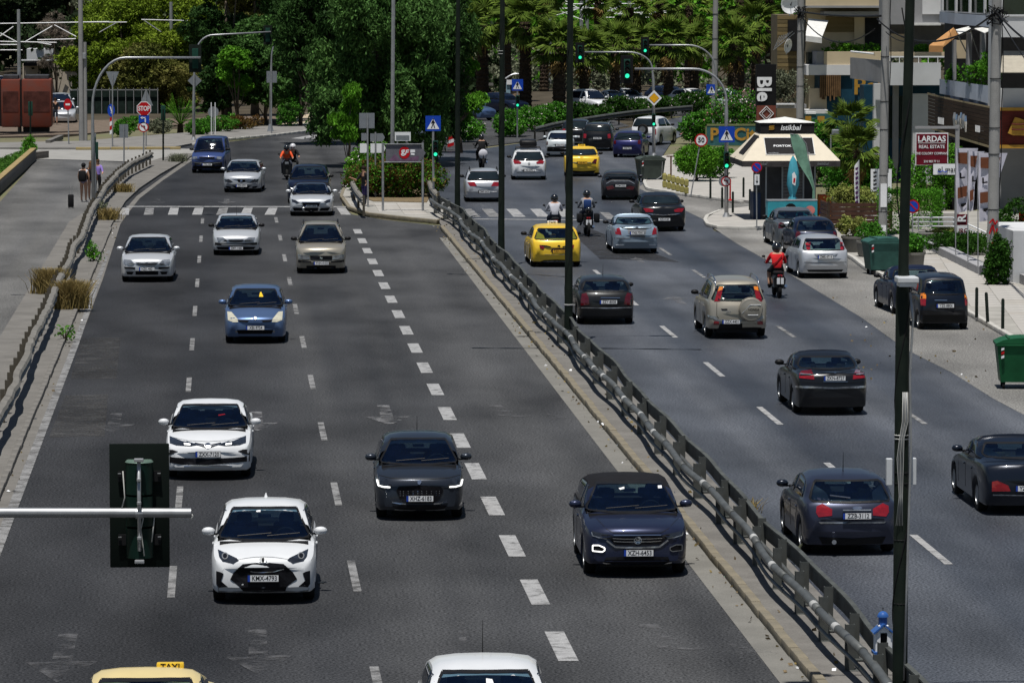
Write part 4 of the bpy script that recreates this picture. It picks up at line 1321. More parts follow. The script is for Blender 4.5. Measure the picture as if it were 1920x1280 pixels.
# ---- parked cars
car('sedan_car','grey parked saloon in front of the kiosk, farthest of the three parked nose to tail',1493,463,'B','grey',4.4,1.71,1.45,2.6,.9,.3,'sedan',cs=1.2,cz=.98,rs=1.95,nz=.76,feats=[('taillight','dred',[(-.80,.7),(-.6,.72),(-.58,.9),(-.78,.93)])],plate='YMI-2240',plate_v=.62,mirror='blk',group='parked cars',yaw=1)
car('hatchback_car','dark blue parked car between the grey saloon and the silver hatchback',1527,482,'B','navy',3.9,1.66,1.44,2.45,.8,.3,'hatch',cs=1.05,cz=.98,rs=1.8,nz=.76,feats=[('taillight','dred',[(-.78,.72),(-.6,.74),(-.6,.92),(-.76,.95)])],plate='-',plate_v=.5,mirror='blk',group='parked cars',yaw=1)
ck=CX(795,355,168)
f=[('rear_lamp','red',ck((680,155),(710,150),(708,195),(690,196))),('plate_recess','hl',ck((730,218),(870,218),(845,248),(755,248)),{'one':1,'off':.008}),('bumper_seam','blk',strip(ck((675,265),(795,270)),.012),{'join':1}),('diffuser','blk',ck((690,308),(795,308),(795,322),(700,320)),{'join':1})]
car('hatchback_car','silver parked hatchback with high red pillar lamps, beside the green dumpster',1542,521,'B','silver',4.15,1.70,1.44,2.61,.85,.305,'hatch',cs=1.1,cz=.99,rs=1.85,nz=.78,feats=f,plate='ZMB-4714',plate_v=ck((795,236))[0][1],mirror='blk',group='parked cars',yaw=1,tum=.42)
car('hatchback_car','navy blue parked car hidden behind the black tall hatchback',1724,588,'B','navy',4.2,1.75,1.42,2.6,.9,.31,'sedan',cs=1.2,cz=.98,rs=1.9,nz=.78,plate='-',plate_v=.5,mirror='blk',group='parked cars',yaw=2)
ci=CX(885,1060,300)
f=[('rear_lamp','red',ci((664,790),(715,790),(712,855),(668,850))),('rear_lamp_top','amb',ci((668,745),(705,742),(716,765),(716,792),(664,792)),{'off':.014}),('boot_trim','chr',strip(ci((790,806),(900,808)),.022),{'one':1,'off':.016,'join':1}),('bumper','blk',ci((640,890),(885,905),(885,1000),(680,1000),(645,960)),{'join':1,'off':.014}),('plate_recess','gr',ci((800,825),(970,825),(970,885),(800,885)),{'one':1,'off':.006})]
car('hatchback_car','black tall parked hatchback with amber and red lamps, near the three green bollards',1767,617,'B','blackblue',3.5,1.50,1.60,2.38,.6,.27,'suv',cs=.75,cz=1.0,rs=1.4,nz=.84,feats=f,plate='YZE-8806',plate_v=ci((888,855))[0][1],mirror='blk',group='parked cars',yaw=1,rwz=(1.44,1.06),tum=.26)
# ==== barriers, poles, signals, signs
M_rail=pm('weathered_rail',(.19,.178,.155),.6,.25,var=.3,scale=2.5,grain=.1)
M_post=pm('weathered_post',(.085,.075,.058),.75,.1,var=.3,scale=4)
M_pipe=pm('galvanised_pipe',(.095,.10,.098),.5,.25,var=.3,scale=2)
M_ppost=pm('galvanised_post',(.085,.09,.085),.6,.2,var=.25,scale=4)
M_dbeam=pm('dark_beam',(.075,.08,.075),.6,.1,var=.35,scale=2)
M_sback2=pm('backboard_black_green',(.0025,.006,.0045),.7,var=.2)
M_band=pm('white_band',(.40,.40,.39),.5,var=.15)
M_green=pm('dark_green_paint',(.006,.014,.011),.6,.0,var=.4,scale=1.5,hue=(.016,.022,.016))
M_galv=pm('galvanised_steel',(.34,.35,.36),.42,.55,var=.2,scale=3)
M_cpole=pm('concrete_pole',(.27,.268,.26),.8,var=.14,scale=1.2,grain=.08)
M_cable=pm('black_cable',(.010,.010,.011),.6,var=.2)
M_wcab=pm('white_cable',(.42,.42,.40),.6,var=.2)
M_sback=pm('sign_back',(.26,.28,.30),.45,.5,var=.1)
M_sblue=pm('sign_blue',(.012,.06,.42),.4,var=.08)
M_sred=pm('sign_red',(.45,.010,.015),.4,var=.1)
M_swht=pm('sign_white',(.78,.79,.80),.4,var=.05)
M_syel=pm('sign_yellow',(.75,.38,.015),.4,var=.05)
M_sblk=pm('sign_black',(.01,.01,.011),.5,var=.1)
M_hgr=pm('signal_green_housing',(.012,.05,.035),.45,.05,var=.25)
M_glow=pm('lit_green_lens',(.02,.6,.35),.3,emit=(.03,.95,.5),es=1.2)
M_lens=pm('unlit_lens',(.02,.012,.010),.25,var=.3)
M_yhaz=pm('faded_yellow_paint',(.30,.27,.09),.8,var=.25,scale=8)
def swp(mb,pts,prof,nrm=None):
 """sweep closed profile (lateral, z) along xy path"""
 pts=[Vector((p[0],p[1],p[2]if len(p)>2 else 0))for p in pts]
 n=len(prof)
 vs=[]
 for i,p in enumerate(pts):
  d=pts[min(i+1,len(pts)-1)]-pts[max(0,i-1)]
  d.z=0
  d.normalize()
  s=Vector((d.y,-d.x,0))
  for l,z in prof:
   vs.append(p+s*l+Vector((0,0,z)))
 fs=[]
 for i in range(len(pts)-1):
  for k in range(n):
   k2=(k+1)%n
   fs.append((i*n+k,i*n+k2,(i+1)*n+k2,(i+1)*n+k))
 fs+=[tuple(range(n-1,-1,-1)),tuple(range((len(pts)-1)*n,len(pts)*n))]
 mb.add(vs,fs)
def resample(pts,step):
 out=[Vector(pts[0])]
 acc=0
 for a,b in zip(pts[:-1],pts[1:]):
  a,b=Vector(a),Vector(b)
  l=(b-a).length
  t=step-acc
  while t<=l:
   out.append(a.lerp(b,t/l))
   t+=step
  acc=l-(t-step)
 return out
 # --- left guardrail
rp=[G(x,y,.68)for x,y in((-150,1130),(-60,880),(3.8,763),(22.5,731),(30,703),(45,672.7),(56.3,639),(75,605),(88.2,579),(108.8,526),(129.5,489),(137,461),(152,446),(163,412),(172.5,391),(185,372),(197,351),(220,327),(242,309),(285,288.5),(299,286))]
rp=[Vector((p.x,p.y,0))for p in rp]
sp=resample(rp,1.0)
gr=thing('guardrail','bent weathered steel guardrail between the service road and the oncoming lanes','guardrail',(0,0,0))
wprof=[(-.02,.82),(.12,.80),(.16,.73),(.06,.65),(.15,.58),(.12,.51),(0,.48),(-.012,.49),(.09,.52),(.11,.58),(.03,.65),(.12,.73),(.10,.775),(-.02,.805)]
for i in range(0,len(sp)-4,4):
 mb=MB()
 seg=[p+Vector((R_.uniform(-.03,.03),0,R_.uniform(-.04,.03)if 0<k<4 else 0))for k,p in enumerate(sp[i:i+5])]
 swp(mb,seg,wprof)
 mb.build('beam',M_rail,gr,smooth='a')
pmh=MB()
pmh.box((0,0,.43),(.012,.09,.86))
pmh.box((-.0,-.045,.43),(.10,.01,.86))
pmh.box((-.0,.045,.43),(.10,.01,.86))
pme=pmh.mesh('post',M_post)
for i in range(1,len(sp),2):
 p=sp[i]
 obj('post',pme,gr,(p.x-.12,p.y,.02+R_.uniform(-.03,.02)),R_.uniform(-.06,.06))
 # --- central barrier
cbz=thing('median_barrier','double galvanised pipe barrier with short posts running along the median','guardrail',(0,0,0))
Yc0=G(1301,936).y-28
def wob(y):
 return.045*math.sin(y*.33)+.03*math.sin(y*.91+1),.025*math.sin(y*.47+2)
def circ(r,l0,z0,n=10,sx=1.):
 return[(l0+r*sx*math.cos(2*PI*k/n),z0+r*math.sin(2*PI*k/n))for k in range(n)]
yy=Yc0
k=0
while yy<186:
 ys=[yy+j for j in range(5)]
 bx=9.12
 def fl(y):
  return-.5*sm(176,190,y)
 a=[(bx+wob(y)[0]+fl(y),y,wob(y)[1])for y in ys]
 mb=MB()
 swp(mb,a,circ(.068,0,.67,12))
 mb.build('upper_pipe',M_pipe,cbz,smooth=True)
 mb=MB()
 swp(mb,a,circ(.032,-.02,.43,8))
 mb.build('lower_pipe',M_pipe,cbz,smooth=True)
 b=[(9.56+wob(y+30)[0]*.8+fl(y),y,wob(y+9)[1])for y in ys]
 mb=MB()
 swp(mb,b,[(-.035,.80),(.045,.80),(.06,.77),(.02,.66),(.06,.56),(.04,.50),(0,.50),(0,.765),(-.035,.77)])
 mb.build('right_beam',M_dbeam,cbz)
 mb=MB()
 swp(mb,[(9.40+fl(y),y,0)for y in ys],circ(.04,0,.44,8))
 mb.build('middle_pipe',M_pipe,cbz,smooth=True)
 if k%2==0 or R_.random()<.3:
  mb=MB()
  t0=yy+R_.uniform(.4,3)
  q=[(bx+wob(y)[0],y,wob(y)[1])for y in(t0,t0+.28)]
  swp(mb,q,circ(.072,0,.67,12))
  mb.build('reflective_band',M_band,cbz,smooth='a')
 mb=MB()
 q=[(bx+wob(y)[0],y,wob(y)[1])for y in(yy-.04,yy+.04)]
 swp(mb,q,circ(.076,0,.67,12))
 mb.build('pipe_collar',M_ppost,cbz,smooth='a')
 yy+=4
 k+=1
pm2=MB()
pm2.box((0,0,.35),(.13,.012,.70))
pm2.box((-.065,.05,.35),(.012,.10,.70))
pm2.box((.065,.05,.35),(.012,.10,.70))
pm2.box((0,0,.005),(.26,.2,.02))
pe2=pm2.mesh('post',M_ppost)
y=Yc0
while y<188:
 obj('post',pe2,cbz,(9.26+fl(y),y,.12-.01),R_.uniform(-.05,.05))
 obj('post',pe2,cbz,(9.46+fl(y),y+.9,.14),R_.uniform(-.05,.05))
 y+=4 if y>82 else 2.9
 # little island barrier behind the pavement
 # --- lamp posts
lps=[(1692,61.4),(1066,G(1062,648).y),(940,G(937,503).y),(858,G(858,412).y)]
def lamppost(i,px,Y0):
 g=Q(px,640,Y0)
 lab=['tall dark green lamp post carrying cables, white boxes and a small camera housing','tall dark green lamp post in the median beside the charcoal hatchback','tall dark green lamp post in the median beside the yellow hatchback taxi','slim tall dark green lamp post at the far end of the median barrier'][i]
 t=thing('lamp_post',lab,'lamp post',(g.x,Y0,.1),0,'green lamp posts along the median')
 mb=MB()
 if i==0:
  mb.tube([(0,0,0),(0,0,5.9),(0,0,6.02)],[.108,.098,.085],14)
  mb.tube([(0,0,5.9),(.10,0,11.6)],[.074,.064],12)
 else:
  mb.tube([(0,0,0),(0,0,1.2),(.05,0,11.6)],[.13,.115,.075],12)
 mb.build('mast',M_green,t,smooth='a')
 for sd in(-1,1):
  mb=MB()
  mb.tube([(.06,0,11.5),(.06+sd*.6,0,11.95),(.06+sd*1.6,0,12.1)],.03,6)
  a=mb.build('lamp_arm',M_green,t,smooth='a')
  mb=MB()
  mb.rbox((.06+sd*1.9,0,12.1),(.7,.28,.12),.04)
  mb.build('lantern',M_galv,a,smooth='a')
  # spiral cable
 mb=MB()
 pts=[(math.cos(z*2.1)*(.115-z*.003),math.sin(z*2.1)*(.115-z*.003),z)for z in[j*.22 for j in range(1,46)]]
 mb.tube(pts,.010,5)
 mb.build('cable',M_cable,t)
 if i==2:
  for z in(7.4,7.5):
   mb=MB()
   mb.lathe([(.1,-.01),(.105,0),(.1,.01)],12,(0,0,z))
   mb.build('clamp',M_band,t)
 if i==1:
  mb=MB()
  mb.lathe([(.122,-.02),(.13,0),(.122,.02)],12,(.0,0,1.05))
  mb.box((.12,-.05,1.05),(.12,.03,.03))
  mb.build('clamp',M_band,t)
 return t,g
for i,(px,Y0)in enumerate(lps):
 t,g=lamppost(i,px,Y0)
 if i==0:
  T0,g0=t,g
def q0(px,py,dy=0.):
 p=Q(px,py,61.4+dy)
 return Vector((p.x-g0.x,dy,p.z-.1))
mb=MB()
mb.rbox(tuple(q0(1700,524,-.12)),(.30,.34,.09),.02)
mb.box(tuple(q0(1700,533,-.12)),(.24,.30,.05))
mb.build('camera_housing',pm('housing_white',(.62,.64,.66),.35,.2,var=.08),T0)
mb=MB()
mb.tube([q0(1706,548,-.1),q0(1712,600,-.11),q0(1706,700,-.11),q0(1708,830,-.11),q0(1700,1100,-.12),q0(1695,1275,-.12)],.017,6)
mb.build('conduit',M_galv,T0,smooth=True)
for j in range(5):
 mb=MB()
 pts=[q0(1697+j*2.2-4,735,-.12),q0(1698+j*2.6-6,790,-.13),q0(1692+j*2-5,820,-.14),q0(1690+j*3-8,860,-.13),q0(1686+j*1.5,930,-.12),q0(1680+j*3,985,-.12)]
 mb.tube(pts,.006,5)
 mb.build('wire',M_wcab if j%2==0 else M_galv,T0,smooth=True)
for z in(815,822):
 mb=MB()
 c_=q0(1691,z)
 mb.lathe([(.098,-.012),(.113,0),(.098,.012)],12,(0,0,c_.z))
 mb.build('wire_loop',M_wcab,T0,smooth=True)
for z in(885,905,1011,1130):
 c_=q0(1691,z)
 mb=MB()
 mb.lathe([(.104,-.006),(.112,0),(.104,.006)],12,(0,0,c_.z))
 mb.build('cable_tie',M_cable,T0)
for px in(1667,1713):
 mb=MB()
 c_=q0(px,884)
 mb.rbox(tuple(c_+Vector((0,.06 if px>1700 else 0,0))),(.085,.1,.38),.01)
 mb.build('antenna_box',pm('housing_white',(.62,.64,.66)),T0)
 # --- roadside shrine
sg=Q(1663,640,63.2)
sh=thing('roadside_shrine','small blue and white domed roadside shrine on the median beside the near lamp post','shrine',(sg.x-.03,63.2,.12))
M_shb=pm('shrine_blue',(.03,.10,.32),.4,var=.2,coat=.4)
mb=MB()
mb.box((0,0,.25),(.11,.11,.55))
mb.rbox((0,0,.54),(.30,.26,.05),.01)
mb.build('stand',M_shb,sh)
mb=MB()
mb.mi=0
mb.box((0,.1,.70),(.24,.02,.28))
mb.box((-.11,0,.70),(.02,.2,.28))
mb.box((.11,0,.70),(.02,.2,.28))
mb.box((-.075,-.1,.70),(.05,.02,.28))
mb.box((.075,-.1,.70),(.05,.02,.28))
mb.prism([(-.1,.84),(.1,.84),(0,.93)],-.105,.1)
mb.build('chapel_walls',M_swht,sh)
mb=MB()
mb.box((0,-.02,.70),(.1,.1,.2))
mb.build('niche',M_sblk,sh)
for sd in(-1,1):
 mb=MB()
 mb.box((sd*.075,0,.895),(.20,.28,.025),ry=sd*.72)
 mb.build('roof_slope',M_shb,sh)
mb=MB()
mb.lathe([(.065,.92),(.065,1.05),(.085,1.055),(.084,1.075),(.07,1.105),(.045,1.13),(.001,1.145)],16)
mb.build('dome',M_shb,sh,smooth='a')
mb=MB()
mb.box((0,0,1.17),(.008,.008,.06))
mb.box((0,0,1.18),(.03,.008,.008))
mb.build('cross',M_sblk,sh)
mb=MB()
for k in range(4):
 a=PI/4+k*PI/2
 mb.ball((.085*math.cos(a),.075*math.sin(a),.93),.018,8,6)
mb.build('dome_base_trim',M_swht,sh,kind='stuff')
# --- traffic signals
def head(parent,loc,lit=2,s=1.,back=False,plate=True,name='signal_head',mat=None,facing=-1):
 """three-lens head, facing -Y (towards the camera) or +Y (back seen)"""
 mb=MB()
 w_,h_,d_=.26*s,.84*s,.17*s
 mb.rbox((0,0,0),(w_,d_,h_),.02*s)
 o=mb.build(name,mat or M_hgr,parent,smooth='a',loc=loc)
 if plate:
  mb=MB()
  mb.rbox((0,-facing*.03*s,0),(.52*s,.012,1.16*s),.005)
  mb.build('backboard',M_sblk if not back else M_green,o)
 for k in range(3):
  z=(.27-.27*k)*s
  f=facing
  mb=MB()
  mb.lathe([(.092*s,f*d_*.5),(.07*s,f*(d_*.5+.02)),(.001,f*(d_*.5+.032))],16,(0,0,z),'Y')
  mb.build('lens',M_glow if k==lit else M_lens,o,smooth=True)
  mb=MB()
  n=10
  vs=[]
  fs=[]
  for q in range(n+1):
   a=PI*(-.08+1.16*q/n)
   for r_,yy_ in((.104,.5),(.104,1.45),(.097,1.45),(.097,.5)):
    vs.append((r_*s*math.cos(a),f*d_*yy_,z+r_*s*math.sin(a)))
  for q in range(n):
   for j in range(4):
    fs.append((q*4+j,q*4+(j+1)%4,q*4+4+(j+1)%4,q*4+4+j))
  mb.add(vs,fs)
  mb.build('visor',M_sblk,o,smooth='a')
 return o
def mast_signal(label,base,Y0,arm,r0,hpx,hs=1.,back=False,lit=2,group='mast arm traffic lights',hy=None,base_r=.09,cat='traffic light'):
 """arm: pixel points at distance Y0, first above the base"""
 g=Q(base[0],base[1],Y0)
 t=thing('traffic_light_mast',label,cat,(g.x,Y0,0.05),0,group)
 pts=[Vector((0,0,0))]+[Q(x,y,Y0)-Vector((g.x,Y0,.05))for x,y in arm]
 # smooth the bend
 mb=MB()
 rs=[base_r,base_r*.9]+[r0]*(len(pts)-2)
 mb.tube(pts,rs,10)
 mb.build('mast_arm',M_galv,t,smooth=True)
 mb=MB()
 mb.tube([(0,0,0),(0,0,.25)],[.2,.09],10)
 mb.build('base_flange',M_galv,t,smooth='a')
 if hpx:
  p=Q(hpx[0],hpx[1],Y0)-Vector((g.x,Y0,.05))
  head(t,(p.x,-.14 if not back else.14,p.z),lit,hs,back,facing=-1 if not back else 1)
 return t,g
def bend(x0,y0,x1,y1,x2,n=9):
 """vertical at (x0,y0) turning into horizontal at (x1,y1) then straight to (x2,y1)"""
 out=[(x0,y0)]
 for k in range(1,n+1):
  a=PI/2*k/n
  out.append((x0+(x1-x0)*(1-math.cos(a)),y0+(y1-y0)*math.sin(a)))
 out.append((x2,y1))
 return out
 # foreground arm with the back of its signal
Yf=41.3
g=Q(-640,640,Yf)
t=thing('traffic_light_mast','near galvanised arm from the left carrying the dark back of a traffic signal','traffic light',(g.x,Yf,0),0,'mast arm traffic lights')
pe_=Q(358,961,Yf)-Vector((g.x,Yf,0))
mb=MB()
mb.tube([(0,0,0),(0,0,2.6),(.15,0,pe_.z-1.0),(.8,0,pe_.z-.15),(1.6,0,pe_.z+.03),(pe_.x,0,pe_.z)],[.11,.1,.08,.06,.05,.045],16)
mb.build('mast_arm',M_galv,t,smooth='a')
mb=MB()
mb.tube([(pe_.x-.02,0,pe_.z),(pe_.x+.001,0,pe_.z)],[.040,.040],16)
mb.build('arm_end',M_galv,t)
mb=MB()
mb.tube([(pe_.x-.14,-.02,pe_.z-.045),(pe_.x-.08,-.02,pe_.z-.06),(pe_.x,-.02,pe_.z-.055),(pe_.x+.02,-.02,pe_.z-.03),(pe_.x+.01,-.02,pe_.z-.01)],.005,5)
mb.build('loose_wire',M_wcab,t,smooth=True)
bc=Q(261,952,Yf)-Vector((g.x,Yf,0))
mb=MB()
mb.rbox((bc.x,.20,bc.z),(.56,.015,1.17),.006)
hd=mb.build('backboard',M_sback2,t,smooth='a')
mb=MB()
mb.mi=0
for z0,z1 in((.12,.42),(-.18,.10),(-.48,-.20)):
 mb.tube([(bc.x,.13,bc.z+z0),(bc.x,.13,bc.z+z1)],[.128,.128],18)
mb.build('signal_head',pm('signal_back_green',(.003,.015,.011),.5,.0,var=.3,scale=3),t,smooth='a')
mb=MB()
mb.tube([(bc.x,.13,bc.z+.42),(bc.x,.13,bc.z+.437)],[.133,.12],18)
mb.build('signal_cap',pm('cap_grey_green',(.12,.18,.15),.4,.1),t,smooth='a')
mb=MB()
mb.tube([(bc.x,-.03,bc.z-.4),(bc.x,-.03,bc.z+.46)],.018,8)
mb.build('hanger_bar',M_galv,t,smooth=True)
for z in(.455,.27,.05,-.28,-.50):
 mb=MB()
 mb.rbox((bc.x,-.045,bc.z+z),(.04 if abs(z)<.4 else.09,.05,.035),.008)
 mb.build('clamp',M_galv,t)
mb=MB()
mb.lathe([(.052,-.035),(.055,0),(.052,.035)],14,(bc.x,0,pe_.z),'X')
mb.build('arm_clamp',M_galv,t)
for k,(dx,zs)in enumerate(((-.15,(.35,.1,-.02)),(.13,(-.04,-.2,-.32)),(.03,(-.05,-.2,-.35,-.45)))):
 mb=MB()
 mb.tube([(bc.x+dx+.02*math.sin(j*2.2+k),-.01+.0*j,bc.z+z)for j,z in enumerate(zs)],.006,5)
 mb.build('wire',M_wcab,t,smooth=True)
for z in(.28,-.32):
 mb=MB()
 mb.box((bc.x,.17,bc.z+z),(.40,.03,.10))
 mb.build('bracket',M_sblk,t)
 for sd in(-1,1):
  mb=MB()
  mb.box((bc.x+sd*.185,.14,bc.z+z+.03),(.03,.012,.008))
  mb.build('bolt',M_galv,t)
Y1=G(176,408).y
mast_signal('curved traffic light arm rising behind the left guardrail over the oncoming lanes',(176,400),Y1,[(174,260)]+bend(173.5,200,236,108.5,376),.052,(366,110),1.,True)
Y2=G(363,266).y
mast_signal('farther curved traffic light arm behind the dark blue minivan',(363,262),Y2,[(363,190)]+bend(365,110,400,66,506)[:-1]+[(508,60)],.05,(502,66),1.,True)
Y3=G(1356,412).y
t3,g3=mast_signal('curved traffic light arm with a large green-lit signal rising from the kiosk corner',(1362,400),Y3,[(1362,210)]+bend(1362,190,1300,129.5,1190),.05,(1175,130),1.0,False)
Y4=G(1226,297).y
t4,g4=mast_signal('middle traffic light arm above the priority road diamond with a green signal',(1226,300),Y4,[(1225,150)]+bend(1223,130,1178,98,1096),.045,(1087,99),.95,False)
Y5=262
t5,g5=mast_signal('far traffic light arm whose mast hides behind the tall concrete pole',(1343,280),Y5,[(1343,160)]+bend(1341,130,1290,85,1218),.05,(1209,87),.95,False)
def plain_post(name,label,cat,base,top,r=.03,m=None,lean=0.,group=None,zb=0.1):
 g=G(base[0],base[1],zb)
 t=thing(name,label,cat,tuple(g),0,group)
 zt=Q(top[0],top[1],g.y).z-g.z
 xt=Q(top[0],top[1],g.y).x-g.x
 mb=MB()
 mb.tube([(0,0,0),(xt,0,zt)],r,8)
 mb.build('pole',m or M_galv,t,smooth='a')
 return t,g
def loc_on(g,px,py,dy=-.05):
 p=Q(px,py,g.y)
 return Vector((p.x-g.x,dy,p.z-g.z))
def plate(parent,c,shape,w_,h_,m,name='sign_plate',d=.012,y=0.):
 if shape=='rect':
  poly=[(-w_/2,-h_/2),(w_/2,-h_/2),(w_/2,h_/2),(-w_/2,h_/2)]
 elif shape=='disc':
  poly=ellipse(0,0,w_/2,h_/2,24)
 elif shape=='dia':
  poly=[(0,-h_/2),(w_/2,0),(0,h_/2),(-w_/2,0)]
 elif shape=='tri':
  poly=[(-w_/2,-h_/2),(w_/2,-h_/2),(0,h_/2)]
 elif shape=='trid':
  poly=[(-w_/2,h_/2),(w_/2,h_/2),(0,-h_/2)]
 elif shape=='oct':
  poly=[(w_/2*math.cos(PI/8+k*PI/4)*1.08,h_/2*math.sin(PI/8+k*PI/4)*1.08)for k in range(8)]
 else:
  poly=[(a*w_,b*h_)for a,b in shape]
 mb=MB()
 mb.prism([(a,b)for a,b in poly],y-d/2,y+d/2)
 return mb.build(name,m,parent,loc=tuple(c))
PED=[[(-.03,.30),(.03,.30),(.06,.12),(.05,.02),(-.05,.02),(-.06,.12)],[(-.05,.02),(.0,.02),(-.08,-.22),(-.14,-.22)],[(.0,.02),(.05,.02),(.13,-.20),(.07,-.22)],[(-.05,.27),(-.14,.08),(-.10,.06),(-.03,.2)],[(.04,.27),(.13,.1),(.10,.07),(.02,.2)],ellipse(0,.36,.04,.045,8)]
def crossing_sign(parent,c,s):
 p=plate(parent,c,'rect',s,s,M_sblue,'sign_plate')
 plate(p,(0,-.010,-.01*s),'tri',s*.80,s*.72,M_swht,'sign_triangle',.006)
 mb=MB()
 for q in PED:
  mb.prism([(a*s*1.0,b*s*1.0-.075*s)for a,b in q],-.020,-.012)
 mb.build('walking_figure',M_sblk,p)
 return p
 # right corner post: crossing sign, small signal, no left turn
base=Q(1360,412,Y3)
c_=Q(1362,252,Y3)-Vector((g3.x,Y3,.05))
crossing_sign(t3,(c_.x,-.12,c_.z),.66)
c_=Q(1361,300,Y3)-Vector((g3.x,Y3,.05))
head(t3,(c_.x,-.2,c_.z),2,.85,False,False)
c_=Q(1361,340,Y3)-Vector((g3.x,Y3,.05))
def noturn(parent,c,s):
 p=plate(parent,c,'disc',s,s,M_sred)
 plate(p,(0,-.010,0),'disc',s*.78,s*.78,M_swht,'sign_face',.006)
 mb=MB()
 for q in([(.08,-.22),(.16,-.22),(.16,.12),(.08,.06)],[(-.14,.06),(.16,.06),(.16,.14),(-.14,.14)],[(-.26,.10),(-.12,.0),(-.12,.2)]):
  mb.prism([(a*s,b*s)for a,b in q],-.020,-.014)
 mb.build('turn_arrow',M_sblk,p)
 mb=MB()
 for q in strip([(-.26*s,.26*s),(.26*s,-.26*s)],.07*s):
  mb.prism(q,-.023,-.021)
 mb.build('red_slash',M_sred,p)
 return p
noturn(t3,(c_.x,-.12,c_.z),.42)
plate(t3,(c_.x-.1,-.06,c_.z),'disc',.42,.42,M_sback,'sign_back_plate')
# 50 sign on leaning pole
t,g=plain_post('speed_limit_sign','round 50 speed limit sign on a leaning pole beside the round green bush','road sign',(1295,369),(1314,262),.028)
c_=loc_on(g,1314.5,263)
p=plate(t,c_,'disc',.60,.60,M_sred)
plate(p,(0,-.010,0),'disc',.47,.47,M_swht,'sign_face',.006)
text('lettering','50',.30,M_sblk,p,(0,-.018,0),bold=.02)
# no parking sign
t,g=plain_post('no_parking_sign','blue and red no parking sign with a white arrow plate in front of the kiosk','road sign',(1419,428),(1418,305),.025)
def nopark(parent,c,s):
 p=plate(parent,c,'disc',s,s,M_sred)
 plate(p,(0,-.010,0),'disc',s*.78,s*.78,M_sblue,'sign_face',.006)
 mb=MB()
 for q in strip([(-.28*s,.28*s),(.28*s,-.28*s)],.10*s):
  mb.prism(q,-.020,-.014)
 mb.build('red_slash',M_sred,p)
 return p
nopark(t,loc_on(g,1418.5,314),.43)
p=plate(t,loc_on(g,1419,337),'rect',.2,.42,M_swht,'arrow_plate')
mb=MB()
mb.prism([(-.015,.15),(.015,.15),(.015,-.05),(-.015,-.05)],-.014,-.008)
mb.prism([(-.05,-.05),(.05,-.05),(0,-.15)],-.014,-.008)
mb.build('down_arrow',M_sblk,p)
t,g=plain_post('no_parking_sign','no parking sign half hidden by the near lamp post in front of the clipped hedge','road sign',(1711,470),(1711,380),.025)
nopark(t,loc_on(g,1711,387),.5)
# priority road diamond with signal
c_=Q(1226,184,Y4)-Vector((g4.x,Y4,.05))
p=plate(t4,(c_.x,-.12,c_.z),'dia',.86,.86,M_swht)
plate(p,(0,-.010,0),'dia',.58,.58,M_sblk,'diamond_line',.006)
plate(p,(0,-.016,0),'dia',.54,.54,M_syel,'diamond_core',.006)
c_=Q(1225,225,Y4)-Vector((g4.x,Y4,.05))
head(t4,(c_.x,-.2,c_.z),2,.8,False,False)
# far crossing sign with signal
t,g=plain_post('crossing_sign','far blue pedestrian crossing sign with a green signal in front of the palms','road sign',(970,264),(970,150),.045,M_galv)
crossing_sign(t,loc_on(g,970,159.5),.68)
head(t,tuple(loc_on(g,970,190,-.15)),2,.85,False,False)
# crossing sign with signal on the island
t,g=plain_post('crossing_sign','blue pedestrian crossing sign with a green signal beside the advert board on the island','road sign',(813,390),(812,218),.05,M_galv)
crossing_sign(t,loc_on(g,812,231.5),.66)
head(t,tuple(loc_on(g,816,279,-.15)),2,.85,False,False)
mb=MB()
mb.rbox((.02,-.1,loc_on(g,813,337).z),(.12,.1,.14),.01)
mb.build('push_button_box',M_yhaz,t)
# crossing sign behind concrete pole
t,g=plain_post('crossing_sign','blue pedestrian crossing sign peeking from behind the tall concrete pole','road sign',(1336,236),(1336,160),.04,M_galv)
crossing_sign(t,loc_on(g,1334,168),.68)
# stop sign group
t,g=plain_post('stop_sign','red STOP sign above a blue left arrow and a no left turn disc','road sign',(269,296),(270,196),.04,M_galv)
p=plate(t,loc_on(g,270,204),'oct',.78,.78,M_swht)
plate(p,(0,-.010,0),'oct',.70,.70,M_sred,'sign_face',.006)
text('lettering','STOP',.36,M_swht,p,(0,-.018,0),bold=.03,sx=.72)
p=plate(t,loc_on(g,270,224),'rect',.56,.46,M_sblue)
mb=MB()
mb.prism([(.04,-.18),(.10,-.18),(.10,.12),(.04,.06)],-.02,-.012)
mb.prism([(-.10,.06),(.10,.06),(.10,.12),(-.10,.12)],-.02,-.012)
mb.prism([(-.2,.09),(-.08,.01),(-.08,.17)],-.02,-.012)
mb.build('left_arrow',M_swht,p)
noturn(t,loc_on(g,269,238.5),.56)
